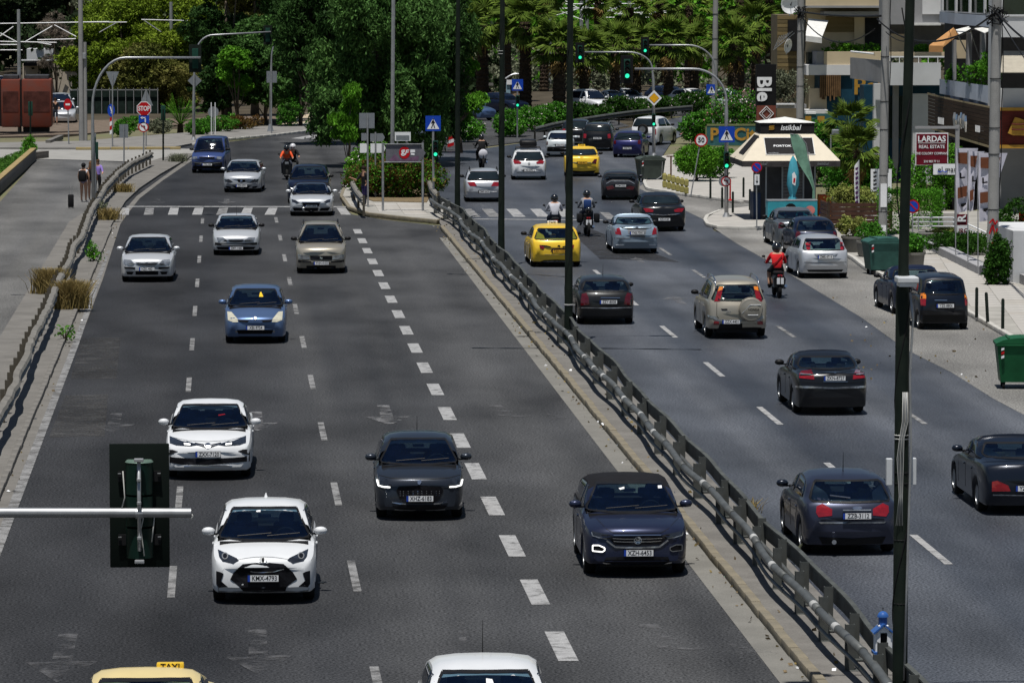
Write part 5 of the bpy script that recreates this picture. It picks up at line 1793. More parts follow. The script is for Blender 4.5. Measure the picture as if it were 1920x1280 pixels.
# backs of signs
for nm,lb,base,top,ct,shp,sz in(('sign_back','grey back of a triangular yield sign pointing down, left of the curved signal arm',(211,276),(211,140),(211,150),'trid',(.75,.95)),('sign_back','grey back of a triangular warning sign just above the STOP sign',(274,275),(274,168),(274,182),'tri',(.78,1.0)),('sign_back','grey back of a diamond sign on the mast behind the minivan',(365,262),(365,142),(365,151.5),'dia',(.84,.84)),('sign_back','round grey sign back on a double post by the shrubs',(400,253),(400,200),(400,210),'disc',(.66,.66)),('sign_back','square grey sign back halfway up the plain lamp mast',(509,251),(509,130),(509.5,144.5),'rect',(.64,.72)),('sign_back','square grey sign back on the pole left of the island advert board',(690,390),(689,214),(688,226.5),'rect',(.66,.66)),('sign_back','small grey rectangular sign back on a thin pole left of the STOP sign',(232.5,308),(232.5,234),(232,246),'rect',(.46,.72))):
 t,g=plain_post(nm,lb,'road sign',base,top,.038)
 plate(t,loc_on(g,ct[0],ct[1],.05),shp,sz[0],sz[1],M_sback)
 if 'double' in lb:
  mb=MB()
  mb.tube([(-.12,.05,0),(-.12,.05,2.0)],.03,6)
  mb.tube([(.12,.05,0),(.12,.05,2.0)],.03,6)
  mb.build('side_posts',M_swht,t,kind='stuff')
  # direction arrow backs on island
t,g=plain_post('direction_sign','stack of grey arrow-shaped direction sign backs behind the island pole','road sign',(704,372),(704,248),.035)
arw=[(-.5,-.5),(.35,-.5),(.5,0),(.35,.5),(-.5,.5)]
for cx_,cy_,w_,h_ in((708,258,.66,.36),(709,278,.68,.42),(683,257,.26,.34),(682,278,.34,.42)):
 plate(t,loc_on(g,cx_,cy_,.05),arw,w_,h_,M_sback if cy_<270 else M_swht)
t,g=plain_post('notice_board','small white framed notice board behind the island advert board','notice board',(745,370),(745,250),.03)
p=plate(t,loc_on(g,755,256,-.03),'rect',.72,.40,M_swht)
plate(p,(0,-.012,-.05),'rect',.6,.2,M_sback,'notice_panel',.004)
# no entry and keep right
t,g=plain_post('no_entry_sign','red no entry sign beside the tram tracks','road sign',(129,271),(127,186),.04)
p=plate(t,loc_on(g,127,196),'disc',.46,.68,M_sred)
plate(p,(0,-.010,0),'rect',.26,.11,M_swht,'white_bar',.006)
t,g=plain_post('keep_right_sign','blue keep right disc above a red and white striped board','road sign',(211,274),(210,196),.04)
p=plate(t,loc_on(g,208.5,207),'disc',.42,.74,M_sblue)
mb=MB()
for q in strip([(-.06,.22),(.06,-.16)],.06):
 mb.prism(q,-.02,-.012)
mb.prism([(.10,-.26),(-.04,-.14),(.12,-.08)],-.02,-.012)
mb.build('white_arrow',M_swht,p)
for k in range(4):
 plate(t,loc_on(g,209,223+k*8,-.04),[(-.5,-.5),(.5,-.15),(.5,.5),(-.5,.15)],.2,.34,M_sred if k%2==0 else M_swht,'stripe')
t,g=plain_post('striped_marker','red and white striped hazard board at the nose of the island','road sign',(844,278),(843,215),.04)
plate(t,loc_on(g,844,227,-.05),'disc',.5,.6,M_sblue,'blue_disc')
for k in range(6):
 plate(t,loc_on(g,845,239+k*6.5,-.04),[(-.5,-.5),(.5,-.15),(.5,.5),(-.5,.15)],.36,.30,M_sred if k%2 else M_swht,'stripe')
 # back of small roadside signal at the left mast and others
t,g=plain_post('signal_post','dark post with a signal head seen from behind at the curb near the pedestrians','traffic light',(179,392),(178,250),.05,M_galv,zb=.1)
head(t,tuple(loc_on(g,179,283,.05)),9,.9,True,False,facing=1)
mb=MB()
mb.rbox(tuple(loc_on(g,176,272,-.02)),(.16,.14,.7),.02)
mb.build('control_box',M_hgr,t)
t,g=plain_post('signal_post','slim dark signal post right of the STOP sign','traffic light',(306,301),(306,205),.05,M_green)
head(t,tuple(loc_on(g,306,212,.05)),9,.95,True,False,facing=1)
t,g=plain_post('tram_signal','dark tram signal on a short post in front of the red tram','traffic light',(57,268),(57,190),.05,M_green)
head(t,tuple(loc_on(g,57,204,.05)),9,1.,True,False,facing=1)
# lamp mast with short curved arm
Y6=G(507,250).y
g=Q(507,250,Y6)
t=thing('lamp_post','grey lamp post with a short curved arm on the far left pavement','lamp post',(g.x,Y6,.08))
pts=[(0,0,0)]+[tuple(Q(x,y,Y6)-Vector((g.x,Y6,.08)))for x,y in[(508,150)]+bend(509,110,530,72,548)]
mb=MB()
mb.tube(pts,[.10,.08]+[.05]*(len(pts)-2),10)
mb.build('mast',M_galv,t,smooth=True)
mb=MB()
mb.tube([(0,0,0),(0,0,.5)],[.22,.1],10)
mb.build('base_flange',M_galv,t)
mb=MB()
p_=Q(548,67,Y6)-Vector((g.x,Y6,.08))
mb.rbox((p_.x+.2,0,p_.z),(.7,.25,.12),.04)
mb.build('lantern',M_galv,t)
t,g=plain_post('lamp_post','plain grey post rising through the weeping tree on the island','lamp post',(735,350),(738,-60),.09)
# advert board on the island
def advert():
 gl,gr_=G(718,398,.1),G(793,398,.1)
 t=thing('advert_board','grey framed arrow-shaped advert board with a red disc logo on two posts','advert board',((gl.x+gr_.x)/2,gl.y,.1))
 hw=(gr_.x-gl.x)/2
 for sd in(-1,1):
  mb=MB()
  mb.tube([(sd*hw,0,0),(sd*hw,0,2.95)],.05,8)
  mb.build('post',M_galv,t,smooth='a')
 zc=Q(757,287,gl.y).z-.1
 mb=MB()
 mb.prism([(-.72,-.36),(.72,-.36),(.98,0),(.72,.36),(-.72,.36)],-.02,.04)
 p=mb.build('panel',pm('panel_grey',(.13,.13,.15),.5,var=.2),t,loc=(0,-.05,zc))
 for z in(-.38,.38):
  mb=MB()
  mb.rbox((0,-.04,z),(1.6,.06,.04),.01)
  mb.build('frame_bar',M_galv,p)
 mb=MB()
 mb.prism(ellipse(.07,.02,.23,.26,24),-.035,-.022)
 mb.build('logo_disc',M_sred,p)
 text('logo_letters','g',.36,M_swht,p,(.01,-.040,.08),bold=.03,ext=.002)
 text('logo_letters','F',.30,M_swht,p,(.14,-.040,.02),bold=.03,ext=.002,shear=.3)
 mb=MB()
 mb.prism([(.32,.02),(.52,.03),(.52,.14),(.32,.15)],-.03,-.022)
 mb.prism([(.34,-.08),(.5,-.1),(.5,-.01),(.34,.0)],-.03,-.022)
 mb.build('white_sticker',M_swht,p)
 mb=MB()
 mb.prism([(-.6,-.33),(.65,-.33),(.68,-.12),(.1,-.22),(-.1,-.3),(-.35,-.05)],-.027,-.022)
 mb.build('graffiti',pm('graffiti_purple',(.16,.09,.15),.6,var=.3),p)
advert()
# --- utility poles (concrete)
def cpole(label,base,top,r0,r1,Y0=None,group='concrete utility poles'):
 g=G(base[0],base[1],.1)if Y0 is None else Q(base[0],base[1],Y0)
 zt=Q(top[0],top[1],g.y)
 t=thing('utility_pole',label,'utility pole',(g.x,g.y,.1),0,group)
 mb=MB()
 H_=12.5
 k_=(zt.x-g.x)/max(.1,zt.z-.1)
 mb.tube([(0,0,0),(k_*H_,0,H_)],[r0,r1],14)
 mb.build('shaft',M_cpole,t,smooth='a')
 for z in(1.2,2.6,4.1,5.2,6.9):
  mb=MB()
  mb.lathe([(r0+.002,-.012),(r0+.008,0),(r0+.002,.012)],12,(k_*z,0,z+R_.uniform(-.2,.2)))
  mb.build('strap',M_cable,t)
 mb=MB()
 mb.tube([(k_*z+r0*(1.02+.25*abs(math.sin(z*1.1))),-.08*math.cos(z),z)for z in[j*.5 for j in range(5,22)]],.018,5)
 mb.build('cable',M_cable,t)
 return t,g
up1,gu1=cpole('concrete utility pole with red graffiti at its foot beside the grey ramp wall',(1860,531),(1869,0),.19,.155)
for a,b in((2.0,.14),(1.65,.3),(1.1,.28),(.75,.16)):
 mb=MB()
 for q in strip([(-.14,a),(-.02,a+b),(.05,a-.05),(.13,a+b*.6)],.05):
  mb.prism([(x,z)for x,z in q],-.205,-.19)
 mb.build('graffiti_stroke',M_sred,up1)
up2,gu2=cpole('concrete utility pole right of the wooden planter, plastered with stickers',(1655,446),(1661,0),.17,.15)
mb=MB()
mb.prism([(-.1,.1),(.1,.1),(.1,.5),(-.1,.5)],-.19,-.17)
mb.prism([(-.12,1.2),(.12,1.2),(.12,2.1),(-.12,2.1)],-.19,-.17)
mb.build('poster',M_swht,up2)
up3,gu3=cpole('concrete utility pole with a tangle of cables behind the kiosk',(1499,300),(1502,0),.20,.175,232)
up4,gu4=cpole('tall concrete pole rising from the oleanders left of the black vertical sign',(1339,216),(1342,0),.21,.17)
def wire(label,a,b,sag,r=.02,name='overhead_cable',m=None,n=14):
 a,b=Vector(a),Vector(b)
 mb=MB()
 mb.tube([a.lerp(b,t/n)-Vector((0,0,sag*4*(t/n)*(1-t/n)))for t in range(n+1)],r,5)
 o=mb.build(name,m or M_cable,None,smooth=True)
 tag(o,label,'cable','overhead cables')
 return o
top2=Q(1659,30,gu2.y)
top1=Q(1869,28,gu1.y)
top3=Q(1500,22,gu3.y)
wire('thick sagging cable between the tangle pole and the sticker pole',top3,top2,.1,.045)
wire('lower sagging cable from the tangle pole',Q(1502,30,gu3.y),Q(1640,55,gu2.y+5),.9,.03)
wire('cable from the sticker pole to the graffiti pole',Q(1645,36,gu2.y),Q(1700,72,165),.1,.03)
wire('thick cable sagging into the graffiti pole top',Q(1700,72,165),Q(1866,24,gu1.y),.45,.035)
wire('cable leaving the graffiti pole downwards right',Q(1871,26,gu1.y),Q(1990,110,120),.2,.035)
wire('thin cable leaving the graffiti pole steeply right',Q(1871,30,gu1.y),Q(1980,190,125),.1,.02)
wire('dangling cable along the sticker pole',Q(1661,60,gu2.y-.3),Q(1700,78,160),.1,.02)
for up,gx,py,nm in((up1,gu1,25,'cable_tangle'),(up3,gu3,22,'cable_tangle')):
 c_=Q(1868 if up is up1 else 1501,py,gx.y)-Vector((gx.x,gx.y,.1))
 mb=MB()
 for k in range(9):
  pts=[(c_.x+R_.uniform(-.4,.4),R_.uniform(-.3,.0),c_.z+R_.uniform(-.45,.3))for _ in range(7)]
  mb.tube(pts,.018,4)
 mb.build(nm,M_cable,up,kind='stuff')
 # ==== vegetation
import numpy as np
NR=np.random.default_rng(11)
M_bark=pm('grey_bark',(.10,.08,.06),.9,var=.3,scale=3,bump=.4)
M_dbark=pm('dark_palm_bark',(.050,.036,.024),.95,var=.4,scale=6,bump=.6)
L_dark=leafmat('dark_weeping_leaves',(0.018,0.050,0.013),(0.055,0.121,0.031),.5,.35)
L_weep=leafmat('pepper_leaves',(0.037,0.106,0.022),(0.106,0.213,0.056),.5,.3)
L_lime=leafmat('lime_leaves',(0.075,0.237,0.015),(0.138,0.338,0.031),.45,.4)
L_olive=leafmat('olive_brown_leaves',(0.098,0.138,0.025),(0.179,0.163,0.048),.5,.3)
L_pine=leafmat('tamarisk_leaves',(0.122,0.212,0.017),(0.227,0.308,0.033),.5,.35)
L_conif=leafmat('dark_conifer_leaves',(0.015,0.029,0.011),(0.033,0.055,0.022),.5,.4)
L_hedge=leafmat('hedge_leaves',(0.056,0.200,0.015),(0.125,0.338,0.031),.45,.9)
L_ole=leafmat('oleander_leaves',(0.044,0.175,0.018),(0.100,0.288,0.031),.5,.6)
L_oled=leafmat('shaded_shrub_leaves',(.022,.075,.010),(.05,.13,.018),.5,.6)  # darker copy of the oleander leaves, shade put into the colour
L_palm=leafmat('palm_fronds',(.060,.125,.014),(.15,.21,.035),.5,.5,.2)
L_palmd=leafmat('dry_palm_fronds',(0.220,0.165,0.066),(0.286,0.187,0.066),.4,.5,.2)
L_dry=leafmat('dry_grass',(0.330,0.242,0.099),(0.264,0.209,0.077),.4,1.5,.2)
L_rust=leafmat('rusty_leaves',(0.175,0.069,0.025),(0.100,0.088,0.025),.5,.8)
L_grass=leafmat('lawn_grass',(0.069,0.188,0.025),(0.100,0.225,0.037),.4,.5)
L_flw=leafmat('white_flowers',(0.770,0.748,0.704),(0.800,0.660,0.660),.15,2,.2)
L_pink=leafmat('pink_flowers',(0.550,0.176,0.220),(0.660,0.330,0.352),.3,2,.2)
L_grey=leafmat('grey_green_leaves',(0.150,0.175,0.112),(0.213,0.225,0.150),.35,.8)
L_ylw=leafmat('yellow_green_leaves',(0.350,0.338,0.100),(0.250,0.325,0.075),.35,1.5)
L_twig=leafmat('bare_twigs',(0.163,0.138,0.112),(0.225,0.188,0.150),.3,1,.1)
def fastmesh(name,V,mats,quads,mi=None):
 me=bpy.data.meshes.new(name)
 nf=len(quads)
 me.vertices.add(len(V))
 me.vertices.foreach_set('co',np.asarray(V,dtype=np.float32).ravel())
 me.loops.add(nf*4)
 me.loops.foreach_set('vertex_index',np.asarray(quads,dtype=np.int32).ravel())
 me.polygons.add(nf)
 me.polygons.foreach_set('loop_start',np.arange(nf,dtype=np.int32)*4)
 me.polygons.foreach_set('loop_total',np.full(nf,4,dtype=np.int32))
 for m in(mats if isinstance(mats,(list,tuple))else[mats]):
  me.materials.append(m)
 if mi is not None:
  me.polygons.foreach_set('material_index',np.asarray(mi,dtype=np.int32))
 me.update(calc_edges=True)
 return me
def leaves(Pp,size,aspect=.5,hang=0.,jit=.35,out=None):
 """quads (diamond leaf shapes) at points; hang 0..1 biases the long axis downwards"""
 n=len(Pp)
 a=NR.normal(size=(n,3))
 a/=np.linalg.norm(a,axis=1)[:,None]+1e-9
 if hang:
  a=a*(1-hang)+np.array([0,0,-1.])*hang
  a/=np.linalg.norm(a,axis=1)[:,None]+1e-9
 b=NR.normal(size=(n,3))
 if out is not None:
  b=np.cross(a,out+.5*b)
 else:
  b=np.cross(a,b)
 b/=np.linalg.norm(b,axis=1)[:,None]+1e-9
 s=size*(1+NR.uniform(-jit,jit,n))[:,None]
 V=np.stack([Pp-a*s*.5,Pp+b*s*aspect*.5,Pp+a*s*.5,Pp-b*s*aspect*.5],axis=1).reshape(-1,3)
 return V
def blob_points(blobs,n,shell=.55,clump=.22,per=22,flat=.0):
 """points in clumps spread over ellipsoid shells; blobs: (cx,cy,cz,rx,ry,rz)"""
 B=np.array(blobs,float)
 w=(B[:,3]*B[:,5])**1.0
 w/=w.sum()
 nc=max(1,n//per)
 bi=NR.choice(len(B),nc,p=w)
 d=NR.normal(size=(nc,3))
 d/=np.linalg.norm(d,axis=1)[:,None]
 r=1-(1-shell)*NR.random(nc)**1.6
 C=B[bi,:3]+d*r[:,None]*B[bi,3:6]
 rc=clump*B[bi,3:6].mean(axis=1)
 rc=np.clip(rc,.12,1.2)
 Pn=np.repeat(C,per,axis=0)+NR.normal(size=(nc*per,3))*np.repeat(rc,per)[:,None]*.5*np.array([1,1,.75])
 return Pn
def crown_blobs(H,R,z0,k,seed,squash=.8):
 r=random.Random(seed)
 out=[]
 for i in range(k):
  a=r.uniform(0,2*PI)
  t=r.random()
  z=z0+(H-z0)*(.15+.8*t)
  prof_=math.sin(PI*min(.97,.18+.72*t))**.7
  rr=R*prof_*r.uniform(.35,.85)
  s=R*r.uniform(.28,.5)
  out.append((rr*math.cos(a),rr*math.sin(a),z,s,s,s*squash*r.uniform(.7,1.1)))
 return out
def trunk_mesh(H,r,blobs,m=None,lean=(0,0),nb=7,seed=1):
 rr=random.Random(seed)
 mb=MB()
 hs=[0,.12,.35,.6,.8]
 pts=[Vector((lean[0]*t*H+rr.uniform(-.1,.1)*t*2,lean[1]*t*H+rr.uniform(-.1,.1)*t*2,H*t))for t in hs]
 mb.tube(pts,[r*1.35,r,r*.8,r*.5,r*.25],9)
 for b in rr.sample(blobs,min(nb,len(blobs))):
  t=rr.uniform(.2,.65)
  i=1+int(t>.35)+int(t>.6)
  s=pts[i-1].lerp(pts[i],.6)
  e=Vector(b[:3])
  mid=s.lerp(e,.5)+Vector((0,0,-.3+rr.uniform(-.2,.4)))
  mb.tube([s,mid,e],[r*.42,r*.26,r*.08],6)
 return mb.mesh('trunk',m or M_bark,True)
def tree(label,base,H,R,z0,mat,n,size,k=14,seed=1,aspect=.45,hang=0.,tr=.2,group=None,name='broadleaf_tree',cat='tree',blobs=None,per=22,clump=.22,squash=.8,lean=(0,0),mats2=None,shell=.5):
 g=Vector(base)
 t=thing(name,label,cat,(g.x,g.y,0),0,group)
 bl=blobs or crown_blobs(H,R,z0,k,seed,squash)
 n=int(n*1.45)
 size*=.80
 Pn=blob_points(bl,n,shell=shell,per=per,clump=clump)
 Pn=Pn[Pn[:,2]>.05]
 V=leaves(Pn,size,aspect,hang)
 q=np.arange(len(V)).reshape(-1,4)
 mi=None
 ms=mat
 if mats2:
  ms=[mat]+mats2[0]
  mi=(NR.random(len(q))<mats2[1]).astype(int)*NR.integers(1,len(ms),len(q))
 obj('crown',fastmesh('crown',V,ms,q,mi),t)
 if tr:
  obj('trunk',trunk_mesh(H*.85,tr,bl,lean=lean,seed=seed),t)
 return t
def bush(label,g,sx,sy,h,mat,n,size,seed=1,name='shrub',cat='shrub',k=7,aspect=.5,mats2=None,group=None,z=.05,box=False,hang=0.):
 r=random.Random(seed)
 n=int(n*1.3)
 size*=.86
 t=thing(name,label,cat,(g[0],g[1],z),0,group)
 if box:
  m=n
  P0=NR.uniform(-1,1,(m,3))
  ax=NR.integers(0,3,m)
  sg=NR.choice([-1.,1.],m)
  P0[np.arange(m),ax]=sg*(1-.12*NR.random(m))
  P0=P0*np.array([sx,sy,h/2])+np.array([0,0,h/2])
  P0[:,2]=np.abs(P0[:,2])
  # rounded corners
  Pn=P0*np.array([1,1,1])+NR.normal(size=(m,3))*.035
 else:
  bl=[]
  for i in range(k):
   bl.append((r.uniform(-.7,.7)*sx,r.uniform(-.7,.7)*sy,h*r.uniform(.3,.68),sx*r.uniform(.3,.5),max(.25,sy*r.uniform(.35,.55)),h*r.uniform(.26,.36)))
  bl.append((0,0,h*.45,sx*.75,sy*.75,h*.45))
  Pn=blob_points(bl,n,shell=.75,per=14,clump=.2)
 Pn=Pn[Pn[:,2]>.02]
 V=leaves(Pn,size,aspect,hang)
 q=np.arange(len(V)).reshape(-1,4)
 ms=mat
 mi=None
 if mats2:
  ms=[mat]+mats2[0]
  mi=(NR.random(len(q))<mats2[1]).astype(int)*NR.integers(1,len(ms),len(q))
 obj('foliage',fastmesh('foliage',V,ms,q,mi),t)
 st=MB()
 for i in range(5):
  a=r.uniform(0,2*PI)
  st.tube([(0,0,0),(math.cos(a)*sx*.4,math.sin(a)*sy*.4,h*.6)],[.03,.012],5)
 obj('stem',st.mesh('stem',M_bark),t)
 return t
 # --- palms ---------
def frond_mesh(n=15,L=1.0,pet=.8,droop=.5,m=None,seed=0):
 """fan leaf: petiole along +x then a fan of blades"""
 r=random.Random(seed)
 mb=MB()
 dr=lambda t:-droop*t*t
 mb.tube([(0,0,0),(pet*.5,0,dr(.4)*.3),(pet,0,dr(.7)*.5)],[.022,.016,.012],4)
 o=Vector((pet,0,dr(.7)*.5))
 for i in range(n):
  a=(-1.25+2.5*i/(n-1))
  l=L*(1-.25*abs(a)/1.25)*r.uniform(.85,1.08)
  d=Vector((math.cos(a),math.sin(a),0))
  s=Vector((-math.sin(a),math.cos(a),0))
  w0,w1=.045,.075
  p1=o+d*l*.5+Vector((0,0,-.10*droop+.06*(i%2)))
  p2=o+d*l+Vector((0,0,-droop*l*r.uniform(.5,.95)))
  up=Vector((0,0,.035))
  mb.add([o,p1+s*w1-up,p1-s*w1-up,p1+up],[(0,1,3),(0,3,2)])
  mb.add([p1+s*w1-up,p1+up,p1-s*w1-up,p2],[(0,3,1),(1,3,2)])
 return mb.mesh('frond',m or L_palm)
FR=[frond_mesh(15,1.05,.9,.45,seed=i)for i in range(3)]+[frond_mesh(15,1.0,.8,.8,seed=9),frond_mesh(15,.95,.9,.25,seed=12)]
FRD=frond_mesh(9,.9,.7,1.0,L_palmd,5)
def palm_trunk(h,r0,seed):
 r=random.Random(seed)
 mb=MB()
 n=int(h/.16)
 pts,rs=[],[]
 for i in range(n+1):
  z=h*i/n
  pts.append((0,0,z))
  rs.append(r0*(1.15-.25*z/h)*(1.12 if i%2 else.95)*r.uniform(.95,1.05))
 mb.tube(pts,rs,10)
 # shag of leaf stubs
 for i in range(int(h*55)):
  z=r.uniform(.5,h)
  a=r.uniform(0,2*PI)
  rr=r0*1.0
  p=Vector((rr*math.cos(a),rr*math.sin(a),z))
  d=Vector((math.cos(a),math.sin(a),r.uniform(-.9,.5)))
  s=Vector((-math.sin(a),math.cos(a),0))*.05
  e=p+d*r.uniform(.10,.22)
  mb.add([p-s,p+s,e],[(0,1,2)])
 return mb.mesh('trunk',M_dbark)
PT={}
def palm(label,x,y,h,s=1.,seed=0,group='fan palms along the far median',nf=34,trunk_r=.32,dry=6):
 r=random.Random(seed*13+5)
 t=thing('fan_palm',label,'palm',(x,y,0),r.uniform(0,6),group)
 key=(round(h*2)/2,trunk_r)
 if key not in PT:
  PT[key]=palm_trunk(key[0],trunk_r,len(PT))
 o=obj('trunk',PT[key],t)
 o.scale=(1,1,h/key[0])
 for i in range(nf+dry):
  f=i/nf
  dryf=i>=nf
  el=math.radians(80-118*min(1,f)**.9+r.uniform(-8,8))if not dryf else math.radians(-55+r.uniform(-15,10))
  az=i*2.399+r.uniform(-.3,.3)
  me=FRD if dryf else FR[r.randrange(5)]
  o=obj('frond',me,t,(.08*math.cos(az),.08*math.sin(az),h+.05-(.25 if dryf else.15*f)))
  o.rotation_euler=(r.uniform(-.25,.25),-el,az)
  k=s*r.uniform(.85,1.12)
  o.scale=(k,k,k)
 return t
 # --- far wooded mass behind everything
def forest(name,x0,x1,y0_,y1_,hmin,hmax,n,size,mat,k):
 bl=[]
 for i in range(k):
  x=R_.uniform(x0,x1)
  y=R_.uniform(y0_,y1_)
  h=R_.uniform(hmin,hmax)
  for j in range(3):
   s=R_.uniform(1.6,3.2)
   bl.append((x+R_.uniform(-2,2),y+R_.uniform(-2,2),h*(.2+.33*j),s,s,s*.9))
 Pn=blob_points(bl,n,shell=.7,per=16,clump=.25)
 V=leaves(Pn,size,.6)
 o=obj(name,fastmesh(name,V,mat,np.arange(len(V)).reshape(-1,4)))
 o['kind']='stuff'
 return o
tag(forest('distant_wood',-45,8,430,470,8,16,42000,.75,[L_conif],45),'dense dark wood beyond the tram line','wood',kind='stuff')
tag(forest('distant_wood',5,75,440,480,9,17,52000,.75,[L_lime],50),'bright green wooded slope far behind the palms','wood',kind='stuff')
tag(forest('distant_scrub',20,70,372,385,1,3.2,12000,.4,[L_grey],26),'greyish scrub behind the palm trunks','scrub',kind='stuff')
hl_=MB()
nx,ny=40,8
vs,fs=[],[]
for j in range(ny+1):
 for i in range(nx+1):
  x=-260+560*i/nx
  y=520+60*j
  vs.append((x,y,-.3+(j**1.3)*4.2+3*math.sin(i*.7+j)*(j>0)))
for j in range(ny):
 for i in range(nx):
  a=j*(nx+1)+i
  fs.append((a,a+1,a+nx+2,a+nx+1))
hl_.add(vs,fs)
hl_.build('hills',pm('scrubby_hillside',(.035,.06,.02),.95,var=.4,scale=.08,hue=(.07,.075,.035)),kind='structure',smooth=True)
# --- individual trees on the left
gp1=lambda px,py:G(px,py)
X_=lambda px,Yy:Q(px,640,Yy).x
# big weeping tree on the island (three crowns reaching low)
def weep(label,px,Yy,H,R,n,seed,mat,z0=1.2,low=0.):
 r=random.Random(seed)
 bl=[]
 for i in range(26):
  a=r.uniform(0,2*PI)
  rr=R*math.sqrt(r.random())*.8
  zt=H*(1-.45*(rr/R)**2)*r.uniform(.75,1)
  s=R*r.uniform(.18,.32)
  L_=r.uniform(.9,1.9)
  s*=1.15
  bl.append((rr*math.cos(a),rr*math.sin(a),max(L_*.9+low,zt-L_*.6),s,s,L_))
 for i in range(30):
  a=r.uniform(0,2*PI)
  rr=R*r.uniform(.35,.98)
  hz_=1.5+.5*r.random()
  bl.append((rr*math.cos(a),rr*math.sin(a),low+hz_+r.uniform(.2,4.2),R*.2,R*.2,hz_))
 return tree(label,(X_(px,Yy),Yy,0),H,R,z0,mat,n,.33,seed=seed,aspect=.34,hang=.5,tr=.32,blobs=bl,name='weeping_tree',per=40,clump=.34,shell=.72)
weep('huge dark weeping tree filling the middle of the island',712,234,13.5,3.6,80000,3,L_weep,low=.2)
weep('darkest weeping tree right of the middle of the island',808,240,12.5,2.3,44000,5,L_dark,low=.6)
tree('bright green weeping tree just left of the first palm',(X_(862,250),250,0),7.6,1.7,1.0,L_lime,16000,.3,k=16,seed=8,hang=.55,aspect=.3,tr=.15,name='weeping_tree')
weep('tall dark tree left of the huge weeping tree',608,262,13.5,2.6,46000,12,L_dark,low=2.2)
tree('tall olive brown tree in the left middle distance',(X_(480,312),312,0),14,3.2,2.5,L_olive,30000,.34,k=22,seed=21,tr=.25,hang=.3,aspect=.35)
tree('tall brownish tree behind the lamp mast with the square sign',(X_(548,300),300,0),14,2.8,1.5,L_weep,26000,.34,k=20,seed=25,tr=.25,hang=.35,aspect=.35)
tree('broad yellow green tamarisk behind the curved signal arm',(X_(235,330),330,0),8.2,3.6,1.2,L_pine,30000,.30,k=24,seed=31,tr=.25,squash=.6)
tree('yellow green tamarisk right of the broad one',(X_(330,325),325,0),8.4,3.4,1.0,L_pine,28000,.30,k=24,seed=37,tr=.25,squash=.6)
tree('pale grey-green tree rising behind the tamarisks',(X_(220,352),352,0),12.5,3.0,3,L_grey,16000,.34,k=18,seed=41,tr=.22)
tree('dark conifer at the left above the tram roof',(X_(60,380),380,0),14,4.0,4.5,L_conif,22000,.45,k=20,seed=43,tr=.25,name='conifer_tree')
tree('dark conifer at the far left frame edge',(X_(-20,372),372,0),14,3.6,4.5,L_conif,20000,.45,k=20,seed=44,tr=.25,name='conifer_tree')
tree('dark conifer left of the concrete double pole',(X_(140,392),392,0),14.5,3.4,6.0,L_conif,18000,.45,k=18,seed=46,tr=.25,name='conifer_tree')
tree('leafless grey tree beside the beige building',(X_(110,340),340,0),6.8,1.8,2.5,L_twig,5000,.42,k=12,seed=47,tr=.10,aspect=.08,name='bare_tree')
tree('dark tree behind the blue minivan',(X_(430,300),300,0),12,2.6,1.2,L_dark,22000,.33,k=18,seed=49,tr=.25)
tree('bright green low tree left of the white pedestrians',(X_(448,292),292,0),5.0,1.5,.4,L_lime,9000,.26,k=12,seed=51,tr=.12)
tree('dark tree between the tamarisks and the olive brown tree',(X_(392,336),336,0),12.5,3.0,1.0,L_weep,22000,.36,k=18,seed=53,tr=.25)
tree('bright lime foliage curtain on the left flank of the weeping tree',(X_(655,226),226,0),4.6,1.0,.3,L_lime,9000,.24,k=14,seed=55,hang=.6,aspect=.3,tr=.08,name='weeping_tree')
tree('bushy tree in front of the tall olive brown tree',(X_(500,296),296,0),7,2.6,.3,L_weep,24000,.3,k=20,seed=57,tr=.12)
tree('low bushy tree filling under the tamarisks',(X_(300,322),322,0),4.6,3.6,.2,L_olive,22000,.3,k=24,seed=59,tr=.12,squash=.6)
tree('yellow green tamarisk close to the concrete double pole',(X_(195,324),324,0),6.4,2.8,.8,L_pine,20000,.3,k=20,seed=61,tr=.15,squash=.6)
tree('dark bushy tree left of the bright green low tree',(X_(420,296),296,0),6,2.0,.2,L_dark,16000,.3,k=18,seed=63,tr=.12)
tree('dark bushy tree behind the lamp mast foot',(X_(565,290),290,0),6.5,2.2,.2,L_weep,18000,.3,k=18,seed=65,tr=.12)
tag(forest('undergrowth',-14,22,345,375,2.5,5.5,30000,.5,[L_conif],40),'dark undergrowth beneath the trees left of the junction','undergrowth',kind='stuff')
tag(forest('undergrowth',18,62,395,405,4,8,26000,.6,[L_lime],36),'green thicket closing the gaps behind the far palms','thicket',kind='stuff')
sheet('woodland_floor',[(-60,298),(28,284),(30,340),(90,350),(90,500),(-60,500)],-.035,pm('dark_soil',(.06,.05,.035),.95,var=.4,scale=.4))
# low planting along the far-left pavement
for i,(px,py,sx,h,mt,lab)in enumerate(((236,262,.9,1.3,L_ole,'dark green shrub behind the small grey sign back'),(297,258,1.0,1.0,L_grey,'pale grey-green shrub behind the slim signal post'),(410,256,1.3,1.2,L_ole,'low green shrub right of the round sign back'),(452,252,1.4,1.0,L_rust,'low rusty brown shrub on the far pavement'),(545,246,.9,2.3,L_ole,'rounded dark shrub left of the standing pedestrians'),(372,262,.9,1.1,L_ole,'low dark shrub under the yucca palm'))):
 g=G(px,py-6)
 bush(lab,(g.x,g.y),sx,.9,h,mt,3000,.14,seed=60+i)
